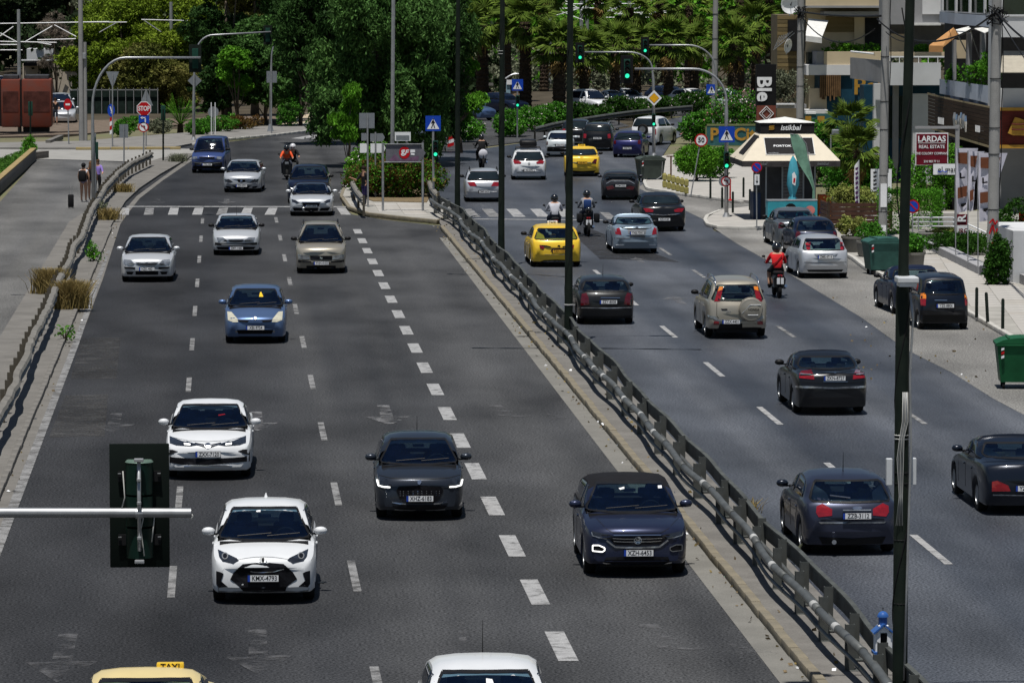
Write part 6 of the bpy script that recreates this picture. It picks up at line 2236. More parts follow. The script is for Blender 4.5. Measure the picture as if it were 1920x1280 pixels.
 # yucca-like palm with upright fronds
g=G(338,250)
t=thing('young_palm','young date palm with upright bright fronds beside the STOP sign group','palm',(g.x,g.y,0),0)
for i in range(34):
 a=i*2.4
 el=R_.uniform(.35,1.35)
 L_f=R_.uniform(1.9,2.6)
 mb=MB()
 pts=[Vector((math.cos(el)*L_f*s_,0,math.sin(el)*L_f*s_-.55*s_*s_*math.cos(el)*L_f))for s_ in(0,.3,.6,.85,1)]
 mb.tube(pts,[.02,.016,.012,.008,.004],4)
 for k in range(1,20):
  s_=.15+.85*k/20
  j=min(3,int(s_*4))
  p=pts[0].lerp(pts[4],s_)+Vector((0,0,(.55*(s_-s_*s_))*math.cos(el)*L_f))
  for sd in(-1,1):
   l_=.34*math.sin(PI*min(.95,s_*.9+.1))+.05
   e=p+Vector((.16,sd*l_,-.05))
   mb.add([p+Vector((-.02,0,0)),p+Vector((.03,0,0)),e],[(0,1,2)])
 o=obj('frond',mb.mesh('frond',L_lime),t,(0,0,.5),a)
mb=MB()
mb.tube([(0,0,0),(0,0,.6)],[.22,.16],9)
mb.build('trunk',M_dbark,t)
# --- palms row
prow=[(868,312,5.9,1.25,'fan palm right of the bright weeping tree'),(905,322,6.3,1.3,'first thick fan palm behind the third lamp post'),(985,318,6.5,1.35,'fan palm behind the far crossing sign'),(950,345,7.6,1.3,'taller fan palm between the lamp posts'),(1048,316,4.9,1.3,'low full fan palm with dry brown skirt beside the second lamp post'),(1095,322,4.2,1.2,'fan palm above the parked white car'),(1152,326,4.7,1.2,'fan palm right of the parked white car'),(1192,330,4.4,1.2,'fan palm behind the priority diamond'),(1252,328,4.8,1.25,'fan palm between the two right signal arms'),(1300,335,4.6,1.2,'fan palm left of the tall concrete pole'),(1372,318,4.9,1.3,'fan palm left of the black vertical sign'),(1415,330,5.9,1.3,'fan palm over the black vertical sign'),(1020,372,8.4,1.3,'far tall fan palm behind the second lamp post'),(1120,380,7.9,1.3,'far fan palm above the middle signal'),(1180,372,7.0,1.25,'far fan palm above the large signal'),(1235,384,7.6,1.3,'far fan palm above the far signal arm'),(1290,368,7.2,1.25,'far fan palm left of the concrete pole top'),(1385,372,7.6,1.3,'far fan palm right of the concrete pole top'),(1440,380,7.9,1.3,'far fan palm beside the satellite dishes')]
for i,(px,Yy,h,s,lab)in enumerate(prow):
 palm(lab,X_(px,Yy),Yy,h,s,i,nf=30 if i<12 else 24,trunk_r=.42 if i in(1,2,4)else.34,dry=9 if i==4 else 4)
 # palm near the kiosk
gk=Q(1604,640,190)
palm('small fan palm with dry lower fronds between the kiosk and the feather banner',gk.x,190,2.6,.72,77,None,30,.17,6)
palm('small green fan palm behind the dry one near the kiosk',X_(1590,204),204,3.2,.75,79,None,28,.17,2)
# --- oleander hedge masses in the far median
hd=[(750+130,268,.0,1.15,1.55,'first rounded oleander left of the third lamp post'),(960,258,.0,1.3,1.8,'white-flowered oleander at the far crossing sign'),(1040,246,0,1.4,1.9,'oleander clump above the guardrail start'),(1090,238,0,1.2,1.6,'oleander left of the parked white car'),(1195,226,0,1.5,1.5,'oleander behind the white small SUV'),(1250,222,0,1.3,1.5,'oleander right of the priority diamond'),(1128,231,0,1.2,1.1,'clipped dark hedge below the parked white car'),(1165,226,0,1.5,1.6,'oleander hedge between the parked white cars and the guardrail'),(1300,216,0,1.6,1.6,'oleander hedge left of the tall concrete pole'),(1010,248,0,1.2,1.6,'oleander between the two far lamp posts')]
for i,(px,py,_,sx,h,lab)in enumerate(hd):
 g=G(px,py)
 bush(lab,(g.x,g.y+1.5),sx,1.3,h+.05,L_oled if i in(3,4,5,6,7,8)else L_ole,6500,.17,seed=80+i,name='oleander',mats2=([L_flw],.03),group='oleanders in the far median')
for i,(px,py,sx,h,lab)in enumerate(((1370,268,2.2,3.4,'pink-flowered oleander mass above the teal sign'),(1420,262,1.6,3.2,'pink oleander behind the brown sign base'),(1305,262,1.2,2.0,'green oleander at the left end of the teal sign'),(1530,330,1.6,3.4,'green shrub behind the kiosk roof'))):
 Yy=262 if i<3 else 212
 bush(lab,(X_(px,Yy),Yy),sx,1.2,h,L_ole,8000,.17,seed=95+i,name='oleander',mats2=([L_pink,L_flw],.10 if i<2 else.02))
 # round bush on a stem by the 50 sign
g=G(1306,344)
t=tree('round clipped green bush on a short stem beside the 50 sign',(g.x,g.y,0),2.0,1.0,.4,L_lime,8000,.13,seed=3,blobs=[(0,0,1.15,1.0,.9,.72),(.3,0,1.3,.7,.7,.55),(-.35,0,1.2,.65,.65,.6)],tr=.07,name='round_bush',cat='shrub',aspect=.6,shell=.8)
g=G(1362,350)
bush('loose dark shrub under the teal sign',(g.x,g.y+6),1.1,.8,1.8,L_ole,4000,.15,seed=111)
# island bushes
g=G(757,384)
bush('rusty and green bush mass under the island advert board',(g.x,g.y+4),2.35,1.6,2.25,L_rust,15000,.15,seed=120,mats2=([L_ole,L_lime],.5))
g=G(700,380)
bush('white-flowered oleander on the left side of the island',(g.x,g.y+8),.95,1.4,2.5,L_lime,7000,.16,seed=121,name='oleander',mats2=([L_flw],.10))
g=G(790,372)
bush('pinkish shrub behind the right post of the advert board',(g.x,g.y+6),.6,1.0,1.7,L_ole,3500,.15,seed=122,mats2=([L_pink],.12))
# weeds along the left guardrail
def weed(lab,px,py,s,h,mat,n,seed,sp=.35,size=.5,z=.1):
 g=G(px,py,z)
 t=thing('grass_tuft',lab,'weeds',(g.x,g.y,z),0)
 P0=NR.normal(size=(n,3))*np.array([s*.25,s*.25,0])
 az=NR.uniform(0,2*PI,n)
 sp_=NR.uniform(0,sp,n)
 d=np.stack([np.cos(az)*sp_,np.sin(az)*sp_,np.ones(n)],1)
 l=h*NR.uniform(.5,1.1,n)[:,None]
 sd=np.stack([np.cos(NR.uniform(0,6,n)),np.sin(NR.uniform(0,6,n)),np.zeros(n)],1)*.012
 e=P0+d*l+np.stack([np.cos(az),np.sin(az),-.2*np.ones(n)],1)*(l*.25)
 m=P0+d*l*.55
 V=np.stack([P0-sd,P0+sd,m+sd,m-sd,m-sd,m+sd,e+sd*.4,e-sd*.4],1).reshape(-1,3)
 bo_=obj('blades',fastmesh('blades',V,mat,np.arange(len(V)).reshape(-1,4)),t)
 bo_['kind']='stuff'
 return t
weed('tall dry straw tuft left of the left guardrail',94,550,.75,.8,L_dry,2200,1,.35)
weed('dry straw tuft right of the left guardrail',133,578,.8,.85,L_dry,2600,2,.35)
weed('small dry weed on the verge by the zebra crossing',203,412,.7,.5,L_dry,500,3,.6)
weed('small dry weed on the verge near the guardrail end',233,360,.8,.4,L_dry,500,4,.7)
weed('tiny weed at the guardrail end',333,303,.8,.45,L_grey,400,5,.7)
for i,(px,py,h,lab)in enumerate(((176,490,.75,'leafy weed sapling growing on the verge'),(193,408,.85,'leafy weed behind the verge by the zebra crossing'),(122,636,.45,'spindly weed on the verge'))):
 g=G(px,py,.1)
 bush(lab,(g.x,g.y),.28,.28,h,L_grey if i==1 else L_hedge,380 if i<2 else 120,.11,seed=130+i,name='weed',cat='weeds',k=4)
weed('tiny weed sprouting at the median beam',1408,962,.3,.3,L_dry,60,6,.7)
weed('tiny weed sprouting beside the median beam lower down',1485,1046,.3,.25,L_grey,50,7,.7)
# ==== right side: pavements, kiosk, buildings
slabs=lambda*p:[G(x,y)for x,y in p]
M_beige=pm('beige_render',(.52,.43,.29),.85,var=.08,scale=.7)
M_lgrey=pm('light_grey_render',(.52,.53,.54),.85,var=.1,scale=.6)
M_cgrey=pm('grey_render',(.27,.27,.275),.85,var=.12,scale=.8)
M_bgrey=pm('bluish_render',(.36,.40,.47),.8,var=.12,scale=.8)
M_wwall=pm('white_render',(.60,.60,.60),.85,var=.08,scale=.6)
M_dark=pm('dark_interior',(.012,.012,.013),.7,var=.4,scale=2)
M_bwood=pm('brown_cladding',(.045,.030,.022),.6,var=.3,scale=1.5,stretch=(.2,1,6))
M_slat=pm('slatted_shutter',(.20,.15,.07),.7,var=.15,scale=1)
M_teal=pm('teal_wall',(.010,.045,.075),.6,var=.25,scale=1.2)
M_goldp=pm('gold_paint',(.38,.21,.035),.5,var=.15)
M_awnw=pm('white_awning',(.62,.62,.60),.8,var=.1)
M_awno=pm('orange_awning',(.42,.22,.09),.8,var=.12)
M_awnb=pm('beige_awning',(.36,.33,.27),.8,var=.1)
M_maroon=pm('maroon',(.13,.008,.018),.45,var=.15)
M_redw=pm('red_brown_panel',(.10,.018,.012),.55,var=.3,scale=2)
M_winfr=pm('window_frame_white',(.55,.56,.57),.5,var=.08)
M_winglass=pm('window_glass',(.012,.022,.016),.08,var=.6,scale=.6,spec=.8)
M_shut=pm('grey_shutter',(.12,.12,.125),.6,var=.15)
# pavements
def pavement(name,pts,h,m,kind='structure'):
 mb=MB()
 mb.slab([(p.x,p.y)for p in pts],-.04,h)
 return mb.build(name,m,kind=kind)
pav1=pavement('pavement_island',slabs((1322,416),(1326,424),(1352,430),(1480,430),(1640,412),(1500,392),(1402,392),(1350,398)),.12,M_pave)
pav2=pavement('pavement_corner',slabs((1245,296),(1208,344),(1214,356),(1290,368),(1410,382),(1500,378),(1420,300),(1330,285)),.12,M_pave)
pr_=slabs((1480,428),(1600,487),(1626,507),(1650,516),(1667,526),(1760,556),(1825,594),(1878,625),(2000,692))+[Vector((22.2,90,0)),Vector((22.2,-20,0)),Vector((70,-20,0)),Vector((70,180,0))]+slabs((1800,400),(1560,405))
pav3=pavement('pavement_right',pr_,.12,M_pave2)
isl=pavement('pavement_median_tip',slabs((645,358),(640,372),(655,392),(690,404),(760,412),(824,418),(838,408),(838,398),(820,388),(800,350),(780,320),(700,316),(662,338)),.14,M_pave2)
pavd=pavement('dirt_bed',slabs((662,345),(668,372),(700,384),(800,386),(808,372),(792,330),(700,325)),.17,M_dirt)
pvl=pavement('pavement_far_left',slabs((-60,280),(105,281),(318,281),(362,272),(430,262),(520,254),(640,239),(650,228),(520,238),(350,252),(150,268),(-60,272)),.12,pm('old_pavement',(.19,.183,.172),.85,var=.2,scale=.8,grain=.1))  # far-left paving in its own even, darker grey
pavement('track_bed',slabs((-300,262),(120,256),(330,236),(640,222),(640,214),(330,224),(-300,236)),.06,pm('track_ballast',(.14,.11,.085),.95,var=.3,scale=2,grain=.2))
pavement('far_path',slabs((600,236),(700,226),(700,208),(560,215),(520,236)),.10,pm('sandy_path',(.40,.33,.24),.9,var=.15))
# yellow kerbs
yk=MB()
yk.rbox((0,0,.08),(.96,.16,.18),.02)
yke=yk.mesh('kerb_stone',pm('yellow_kerb',(.42,.31,.10),.8,var=.3,scale=1.5,hue=(.36,.31,.2),grain=.15),'a')
a,b=G(158,281.5),G(356,280.5)
n=int((b-a).length)
for i in range(n):
 p=a.lerp(b,i/n)
 obj('kerb_stone',yke,pvl,(p.x,p.y-.1,0))
def kerbline(parent,pts,me,z=0.,step=1.):
 pts=[Vector((p.x,p.y,0))for p in pts]
 q=resample(pts,step)
 for a,b in zip(q[:-1],q[1:]):
  d=b-a
  obj('kerb_stone',me,parent,((a.x+b.x)/2,(a.y+b.y)/2,z+R_.uniform(-.006,.006)),math.atan2(d.y,d.x)-PI/2)
kw=MB()
kw.rbox((0,0,.06),(.16,.97,.17),.02)
kwe=kw.mesh('kerb_stone',M_kerbw,'a')
kerbline(pav1,slabs((1350,399),(1326,409),(1322,417),(1328,425),(1354,431),(1480,431)),kwe)
kerbline(pav3,slabs((1480,429),(1600,488),(1626,508),(1650,517),(1667,527),(1760,557),(1825,595),(1878,626),(1960,672)),kwe)
kerbline(pav2,slabs((1245,297),(1208,345),(1214,357),(1290,369),(1400,383)),kwe)
kerbline(isl,slabs((645,358),(640,372),(655,393),(690,405),(760,413),(824,419),(838,409)),kme)
kerbline(pvl,slabs((362,273),(430,263),(520,255),(640,240)),kwe)
# slabs (individual, nearest part)
sm_=MB()
sm_.rbox((0,0,0),(.97,.97,.05),.012)
ps1=sm_.mesh('paving_slab',M_pave,'a')
sm_=MB()
sm_.rbox((0,0,0),(.97,.97,.05),.012)
ps2=sm_.mesh('paving_slab',pm('pavement_slab_worn',(.34,.32,.29),.85,var=.16,scale=1.2,grain=.08),'a')
def inside(p,poly):
 c=False
 n=len(poly)
 for i in range(n):
  a,b=poly[i],poly[i-1]
  if(a[1]>p[1])!=(b[1]>p[1])and p[0]<(b[0]-a[0])*(p[1]-a[1])/(b[1]-a[1])+a[0]:
   c=not c
 return c
def tile(parent,poly,z,step,origin,ang,limit,inset=.35):
 pl=[(p.x,p.y)for p in poly]
 xs=[p[0]for p in pl]
 ys=[p[1]for p in pl]
 ca,sa=math.cos(ang),math.sin(ang)
 cands=[]
 for i in range(-80,80):
  for j in range(-80,80):
   x=origin[0]+(i*ca-j*sa)*step
   y=origin[1]+(i*sa+j*ca)*step
   if min(xs)<=x<=max(xs)and min(ys)<=y<=max(ys):
    h=step/2
    if all(inside((x+u*(h+inset),y+v*(h+inset)),pl)for u in(-1,1)for v in(-1,1)):
     cands.append((y,x))
 cands.sort()
 for y,x in cands[:limit]:
  o=obj('paving_slab',ps1 if R_.random()<.7 else ps2,parent,(x,y,z+R_.uniform(-.004,.004)),ang+R_.uniform(-.006,.006))
tile(isl,slabs((642,376),(655,392),(690,403),(760,411),(824,417),(836,405),(812,387),(700,385),(668,374)),.135,1.0,(4.0,180),.0,120,.1)
tile(pav3,slabs((1640,505),(1667,526),(1760,556),(1825,594),(1878,625),(2000,692),(2050,600),(1900,500),(1700,470)),.112,1.0,(23.0,140),-.12,290,.2)
# side street behind the island corner
sheet('side_street',slabs((1335,369),(1290,369),(1205,346),(1195,352),(1320,412),(1350,397),(1402,391),(1500,391),(1500,378),(1410,383)),.004,M_as6)
# dumpsters
M_dgreen=pm('dumpster_green',(.012,.09,.035),.45,var=.25,scale=2)
M_dteal=pm('dumpster_faded_green',(.035,.10,.085),.5,var=.25,scale=2)
M_dgrey=pm('dumpster_grey_green',(.06,.075,.065),.5,var=.25,scale=2)
def dumpster(label,px,py,m,rz=0.,sc=1.):
 g=G(px,py)
 t=thing('dumpster',label,'dumpster',(g.x,g.y,0),rz,'wheeled dumpsters')
 mb=MB()
 w0,w1,d0,d1,z0,z1=.54*sc,.64*sc,.40,.52,.18,1.10*sc
 mb.add([(-w0,-d0,z0),(w0,-d0,z0),(w0,d0,z0),(-w0,d0,z0),(-w1,-d1,z1),(w1,-d1,z1),(w1,d1,z1),(-w1,d1,z1)],[(3,2,1,0),(4,5,6,7),(0,1,5,4),(1,2,6,5),(2,3,7,6),(3,0,4,7)])
 mb.rbox((0,0,z1),(w1*2+.06,d1*2+.06,.07),.02)
 mb.build('bin_body',m,t)
 mb=MB()
 n=8
 prf=[(-(w1+.03),z1+.04)]+[(-(w1+.03)+(2*w1+.06)*k/n,z1+.05+.13*math.sin(PI*k/n)**.6)for k in range(1,n)]+[((w1+.03),z1+.04)]
 mb.prism(prf,-d1-.03,d1+.03)
 for k in(-.3,0,.3):
  mb.box((k*1.2,0,z1+.17),(.05,d1*2,.03))
 mb.build('lid',m,t,smooth='a')
 for sx in(-1,1):
  for sy in(-1,1):
   mb=MB()
   mb.lathe([(.02,-.03),(.09,-.03),(.09,.03),(.02,.03)],12,(sx*w0*.85,sy*.3,.09),'X')
   mb.box((sx*w0*.85,sy*.3,.16),(.08,.1,.06))
   mb.build('castor',M_rub,t)
 for k in range(3):
  mb=MB()
  mb.prism([(-w1*.84,.78+k*.1),(-w1*.73,.81+k*.1),(-w1*.73,.87+k*.1),(-w1*.84,.84+k*.1)],-.535,-.49)
  mb.build('reflective_stripe',M_swht if k%2==0 else M_sred,t)
 mb=MB()
 mb.tube([(w1*.75,-d1-.03,z1-.1),(w1*.72,-d0-.08,.3),(w1*.2,-d0-.25,.12)],.02,6)
 mb.build('foot_bar',M_galv,t)
 return t
dumpster('faded green dumpster at the kerb beside the silver parked hatchback',1656,514,M_dteal,.1)
dumpster('bright green dumpster cut by the right frame edge',1915,727,M_dgreen,-.1,1.02)
dumpster('grey-green dumpster on the far corner behind the graphite coupe',1219,341,M_dgrey,.15)
# bollards
bl_=MB()
bl_.tube([(0,0,0),(0,0,.86),(0,0,.9)],[.05,.05,.03],10)
bme=bl_.mesh('bollard',M_green,'a')
bol=[(1831,595,.0),(1852,605,.06),(1880,618,0),(1374,399,0),(1406,394,0),(1332,372,0),(1394,370,0),(1354,390,0)]
labs=['first green bollard right of the black parked car','slightly leaning middle green bollard of the three on the right pavement','rightmost green bollard on the right pavement','green bollard just right of the kiosk corner signal','green bollard between the corner signal and the no parking sign','brown-green bollard on the far corner near the 50 sign','brown-green bollard beside the kiosk awning corner','thin green bollard left of the signal post on the side street']
for i,((px,py,ln),lb)in enumerate(zip(bol,labs)):
 g=G(px,py,.12)
 o=obj('bollard',bme,None,tuple(g))
 o.rotation_euler=(0,-ln,0)
 tag(o,lb,'bollard','green bollards')
mb=MB()
mb.tube([(0,0,0),(0,0,.05),(0,0,.06),(0,0,.95)],[.12,.1,.04,.035],10)
o=mb.build('marker_post',M_sred,None,loc=tuple(G(1369,376,.12)))
tag(o,'thin red plastic marker post behind the corner signal','marker post')
for i in range(6):
 g=G(1246+i*8.2,352+i*2.4,.12)
 mb=MB()
 for k in range(2):
  mb.rbox((0,0,.17+.34*k),(.20,.2,.30),.04)
 mb.tube([(0,0,0),(0,0,.7)],.06,8)
 o=mb.build('yellow_block_post',M_yhaz,None,loc=tuple(g))
 tag(o,['first','second','third','fourth','fifth','rightmost'][i]+' stubby yellow block post in the row left of the 50 sign','bollard','yellow block posts')
g=G(1258,331,.12)
t=thing('t_post','dark T-shaped post behind the yellow block posts','post',tuple(g))
mb=MB()
mb.tube([(0,0,0),(0,0,1.0)],.04,8)
mb.box((0,0,1.0),(.45,.06,.06))
mb.build('post',pm('rusty_steel',(.10,.04,.02),.7,.2,var=.4),t)
# --- kiosk
def kiosk():
 g=G(1478,411,.12)
 Yk=g.y
 t=thing('kiosk','street kiosk with a cream pyramid awning and black advert panels on the corner','kiosk',(g.x,Yk,.12))
 K=lambda px,py,dy=0.:Vector((Q(px,py,Yk+dy).x-g.x,dy,Q(px,py,Yk+dy).z-.12))
 k_=ppm(Yk)
 w_=52/k_
 M_cream=pm('cream_awning',(.60,.54,.43),.7,var=.05)
 M_ad=pm('black_advert',(.016,.015,.016),.75,var=.2)
 mb=MB()
 mb.box((0,1.35,1.25),(w_*2,2.6,2.5))
 mb.build('booth_wall',pm('kiosk_dark_wall',(.035,.037,.042),.6,var=.3,scale=2),t)
 for x in(-.93,-.25,.62,1.1):
  mb=MB()
  mb.box((x,.02,1.5),(.07,.06,2.0))
  mb.build('window_post',M_sback,t)
 for k in range(14):
  mb=MB()
  mb.rbox((.18,.02,.75+k*.13),(.78,.04,.11),.01)
  mb.build('shutter_slat',M_shut,t)
  # roof
 zt1=K(1478,232).z
 zt0=K(1478,251).z
 ze=K(1478,300).z
 hx1=50/k_
 hxe=92/k_
 mb=MB()
 v=[(-hxe,-.9,ze),(hxe,-.9,ze),(hxe,3.6,ze),(-hxe,3.6,ze),(-hx1,.45,zt0),(hx1,.45,zt0),(hx1,2.2,zt0),(-hx1,2.2,zt0)]
 mb.add(v,[(0,1,5,4),(1,2,6,5),(2,3,7,6),(3,0,4,7),(3,2,1,0),(4,5,6,7)])
 roof=mb.build('awning_roof',M_cream,t)
 mb=MB()
 for a,b in((0,1),(1,2),(2,3),(3,0)):
  p,q=Vector(v[a]),Vector(v[b])
  mb.add([p,q,q-Vector((0,0,.24)),p-Vector((0,0,.24))],[(0,3,2,1)])
  n_=(q-p).cross(Vector((0,0,1))).normalized()*-.015
  mb.add([p+n_,q+n_,q+n_-Vector((0,0,.24)),p+n_-Vector((0,0,.24))],[(0,1,2,3)])
 val=mb.build('awning_valance',pm('valance_brown',(.05,.045,.045),.7,var=.3),t)
 for x in(-1.25,1.3):
  text('valance_lettering','istikbal',.17,M_sback,val,(x,-.925,ze-.12),shear=.25,ext=.003)
 mb=MB()
 mb.box((0,1.3,(zt0+zt1)/2+.02),(hx1*2.04,1.8,zt1-zt0))
 hb=mb.build('sign_box',M_ad,t)
 mb=MB()
 z=zt1+.02
 mb.add([(-hx1*1.06,.36,z),(hx1*1.06,.36,z),(hx1*1.06,2.25,z),(-hx1*1.06,2.25,z),(0,1.3,z+.22)],[(0,1,4),(1,2,4),(2,3,4),(3,0,4),(3,2,1,0)])
 mb.build('roof_cap',M_awnw,t)
 text('kiosk_lettering','istikbal',.30,M_swht,hb,(.12,.385,(zt0+zt1)/2+.02),shear=.25,bold=.02)
 mb=MB()
 for k in range(3):
  mb.prism([(-.78,(zt0+zt1)/2-.06+k*.06),(-.58,(zt0+zt1)/2-.05+k*.06),(-.54,(zt0+zt1)/2-.01+k*.06),(-.76,(zt0+zt1)/2-.02+k*.06)],.375,.39)
 mb.build('logo_mark',M_goldp,hb)
 # front advert on the slope
 sl_=Vector((0,1.35,zt0-ze)).normalized()
 nrm=Vector((0,-sl_.z,sl_.y))
 ang=math.atan2(sl_.z,sl_.y)
 c=Vector((0,-.9,ze)).lerp(Vector((0,.45,zt0)),.52)+nrm*.02
 mb=MB()
 mb.box((0,0,0),(1.98,1.05,.02))
 ap=mb.build('advert_panel',M_ad,t,loc=tuple(c))
 ap.rotation_euler=(ang,0,0)
 mb=MB()
 for s_,q in(((2.06,.03,.024),(0,-.53,0)),((2.06,.03,.024),(0,.53,0)),((.03,1.06,.024),(-1.01,0,0)),((.03,1.06,.024),(1.01,0,0))):
  m2=MB()
  m2.box(q,s_)
  m2.build('panel_frame',M_awnw,ap)
 text('advert_lettering','PORTOK',.16,M_swht,ap,(-.66,.0,.014),(0,0,0),'LEFT',bold=.02,ext=.002,sx=1.15)
 text('advert_lettering','www.istikbal.gr',.07,M_sback,ap,(-.92,-.43,.014),(0,0,0),'LEFT',ext=.002)
 text('advert_lettering','istikbal',.07,M_sback,ap,(.62,-.43,.014),(0,0,0),'LEFT',ext=.002)
 # left slope advert
 sx_=hxe-hx1
 p0,p1=Vector((-hxe,1.0,ze)),Vector((-hx1,1.0,zt0))
 c=p0.lerp(p1,.55)+Vector((-(zt0-ze),0,sx_)).normalized()*.02
 mb=MB()
 mb.box((0,0,0),((p1-p0).length*.7,1.6,.02))
 ap=mb.build('advert_panel',M_ad,t,loc=tuple(c))
 ap.rotation_euler=(0,-math.atan2(zt0-ze,sx_),0)
 # blue side box + counter freezer etc
 mb=MB()
 mb.box((-w_-.16,.6,.55),(.3,1.2,1.1))
 mb.build('side_cabinet',pm('navy_panel',(.015,.03,.07),.5,var=.2),t)
 return t,g,Yk
tk,gk_,Yk=kiosk()
M_fz=pm('turquoise_freezer',(.04,.27,.33),.4,var=.12)
def at_g(px,py,z=.12):
 return G(px,py,z)
g=G(1484,417,.12)
t=thing('ice_cream_freezer','long turquoise ice cream freezer in front of the kiosk','freezer',tuple(g))
hw_=47/ppm(g.y)
mb=MB()
mb.rbox((0,0,.50),(hw_*2,.7,.78),.03)
mb.build('freezer_body',M_fz,t)
mb=MB()
mb.rbox((0,0,.91),(hw_*2+.02,.72,.06),.02)
mb.build('freezer_lid',M_sback,t)
for x in(-.8,.8):
 mb=MB()
 mb.box((x,0,.06),(.1,.5,.1))
 mb.build('freezer_foot',M_rub,t)
mb=MB()
mb.prism(ellipse(-.08,.5,.26,.3),-.362,-.352)
mb.build('dark_sticker',M_sblk,t)
text('sticker_lettering','Nirvana',.12,M_swht,t,(-.1,-.37,.62))
mb=MB()
mb.prism(ellipse(.72,.52,.2,.18),-.362,-.352)
mb.build('cup_sticker',pm('pink_print',(.6,.2,.18),.5),t)
g=G(1545,411,.12)
t=thing('snack_freezer','small red and orange snack freezer at the right end of the turquoise freezer','freezer',tuple(g))
mb=MB()
mb.rbox((0,0,.55),(.50,.6,.95),.03)
mb.build('freezer_body',pm('flame_print',(.50,.03,.03),.45,var=.3,scale=1.2,hue=(.7,.30,.03)),t)
mb=MB()
mb.prism([(-.24,.25),(-.1,.25),(-.02,.7),(-.16,.72)],-.312,-.302)
mb.build('blue_emblem',M_sblue,t)
g=G(1570,410,.12)
t=thing('cool_box','dirty white metal box beside the snack freezer','box',tuple(g))
mb=MB()
mb.rbox((0,0,.48),(.55,.6,.85),.03)
mb.build('box_body',pm('dirty_white',(.42,.40,.33),.6,var=.2,scale=2),t)
mb=MB()
mb.prism(ellipse(-.08,.55,.09,.13),-.312,-.302)
mb.build('rust_patch',pm('rust',(.25,.10,.03),.8,var=.4),t)
# umbrella closed
g=G(1481,414,.12)
t=thing('parasol','closed turquoise parasol with a white and red emblem in front of the kiosk','parasol',(g.x,g.y-.9,.12))
hz=lambda py:Q(1481,py,g.y-.9).z-.12
mb=MB()
mb.tube([(0,0,0),(0,0,hz(292))],.025,8)
mb.build('pole',M_galv,t)
n=12
vs,fs=[],[]
lv=[(hz(293),.03),(hz(302),.13),(hz(325),.21),(hz(345),.22),(hz(362),.12),(hz(367),.09),(hz(375),.19),(hz(388),.16),(hz(392),.12)]
for j,(z,r)in enumerate(lv):
 for k in range(n):
  a=2*PI*k/n
  rr=r*(1+.22*math.sin(k*PI+j*.3)+.1*math.sin(3*a+j))
  vs.append((rr*math.cos(a),rr*math.sin(a)*.8,z))
for j in range(len(lv)-1):
 for k in range(n):
  fs.append((j*n+k,(j+1)*n+k,(j+1)*n+(k+1)%n,j*n+(k+1)%n))
mb=MB()
mb.add(vs,fs)
mb.build('canopy',pm('turquoise_cloth',(.07,.33,.42),.7,var=.15),t,smooth=True)
mb=MB()
mb.prism([(-.05,hz(344)),(.07,hz(348)),(.11,hz(330)),(.03,hz(322)),(-.06,hz(326))],-.235,-.19)
mb.build('emblem',M_swht,t)
mb=MB()
mb.prism([(-.02,hz(342)),(.05,hz(342)),(.07,hz(334)),(0,hz(333))],-.245,-.23)
mb.build('emblem_mark',M_sred,t)
def feather(label,Yy,base,pts_l,pts_r,m,pole_top=None,marks=(),name='feather_flag'):
 """banner outlined by left and right edges (pixels at distance Yy)"""
 g=Q(base[0],base[1],Yy)
 t=thing(name,label,'flag',(g.x,Yy,max(0,g.z)),0)
 V=lambda p,dy=0:Q(p[0],p[1],Yy)-Vector((g.x,Yy,max(0,g.z)))+Vector((0,dy,0))
 mb=MB()
 vs,fs=[],[]
 nn=len(pts_l)
 for dy in(0,.012):
  for j,(a,b)in enumerate(zip(pts_l,pts_r)):
   for k in range(5):
    s=k/4
    p=V(a).lerp(V(b),s)
    vs.append(p+Vector((0,dy+.05*math.sin(s*6+j*1.3),0)))
 for lay in range(2):
  o=lay*nn*5
  for j in range(nn-1):
   for k in range(4):
    q=(o+j*5+k,o+j*5+5+k,o+j*5+6+k,o+j*5+k+1)
    fs.append(q if lay==0 else q[::-1])
 mb.add(vs,fs)
 mb.build('banner',m,t,smooth=True)
 mb=MB()
 pp=pole_top or[base,pts_r[0]]
 mb.tube([V(p,.03)for p in pp],.018,6)
 mb.build('pole',M_galv,t)
 for nm,mm,poly in marks:
  mb=MB()
  pl=[(V(p).x,V(p).z)for p in poly]
  mb.prism(pl,-.075,-.065)
  mb.build(nm,mm,t)
 return t
feather('green feather flag drooping over the kiosk front',gk_.y-1.6,(1529,412),[(1481,251),(1486,275),(1494,300),(1504,318),(1517,338),(1524,355),(1523,372)],[(1496,252),(1510,268),(1514,290),(1519,315),(1524,335),(1527,350),(1529,375)],pm('green_cloth',(.16,.30,.22),.7,var=.35,scale=2),[(1529,412),(1527,350),(1519,312),(1512,270),(1500,254),(1482,251)])
gy_=G(1611,430,.12).y
feather('narrow white banner with purple lettering above the wooden planter',gy_,(1611,430),[(1602,312),(1602,340),(1603,365),(1604,385),(1608,408)],[(1610,300),(1611,340),(1611,365),(1611,385),(1612,412)],M_swht,[(1611,430),(1611,300)],[('banner_letter',pm('purple_ink',(.07,.02,.09)),[(1603,315+k*9),(1609,313+k*9),(1608,318+k*9),(1604,320+k*9)])for k in range(8)],'banner')
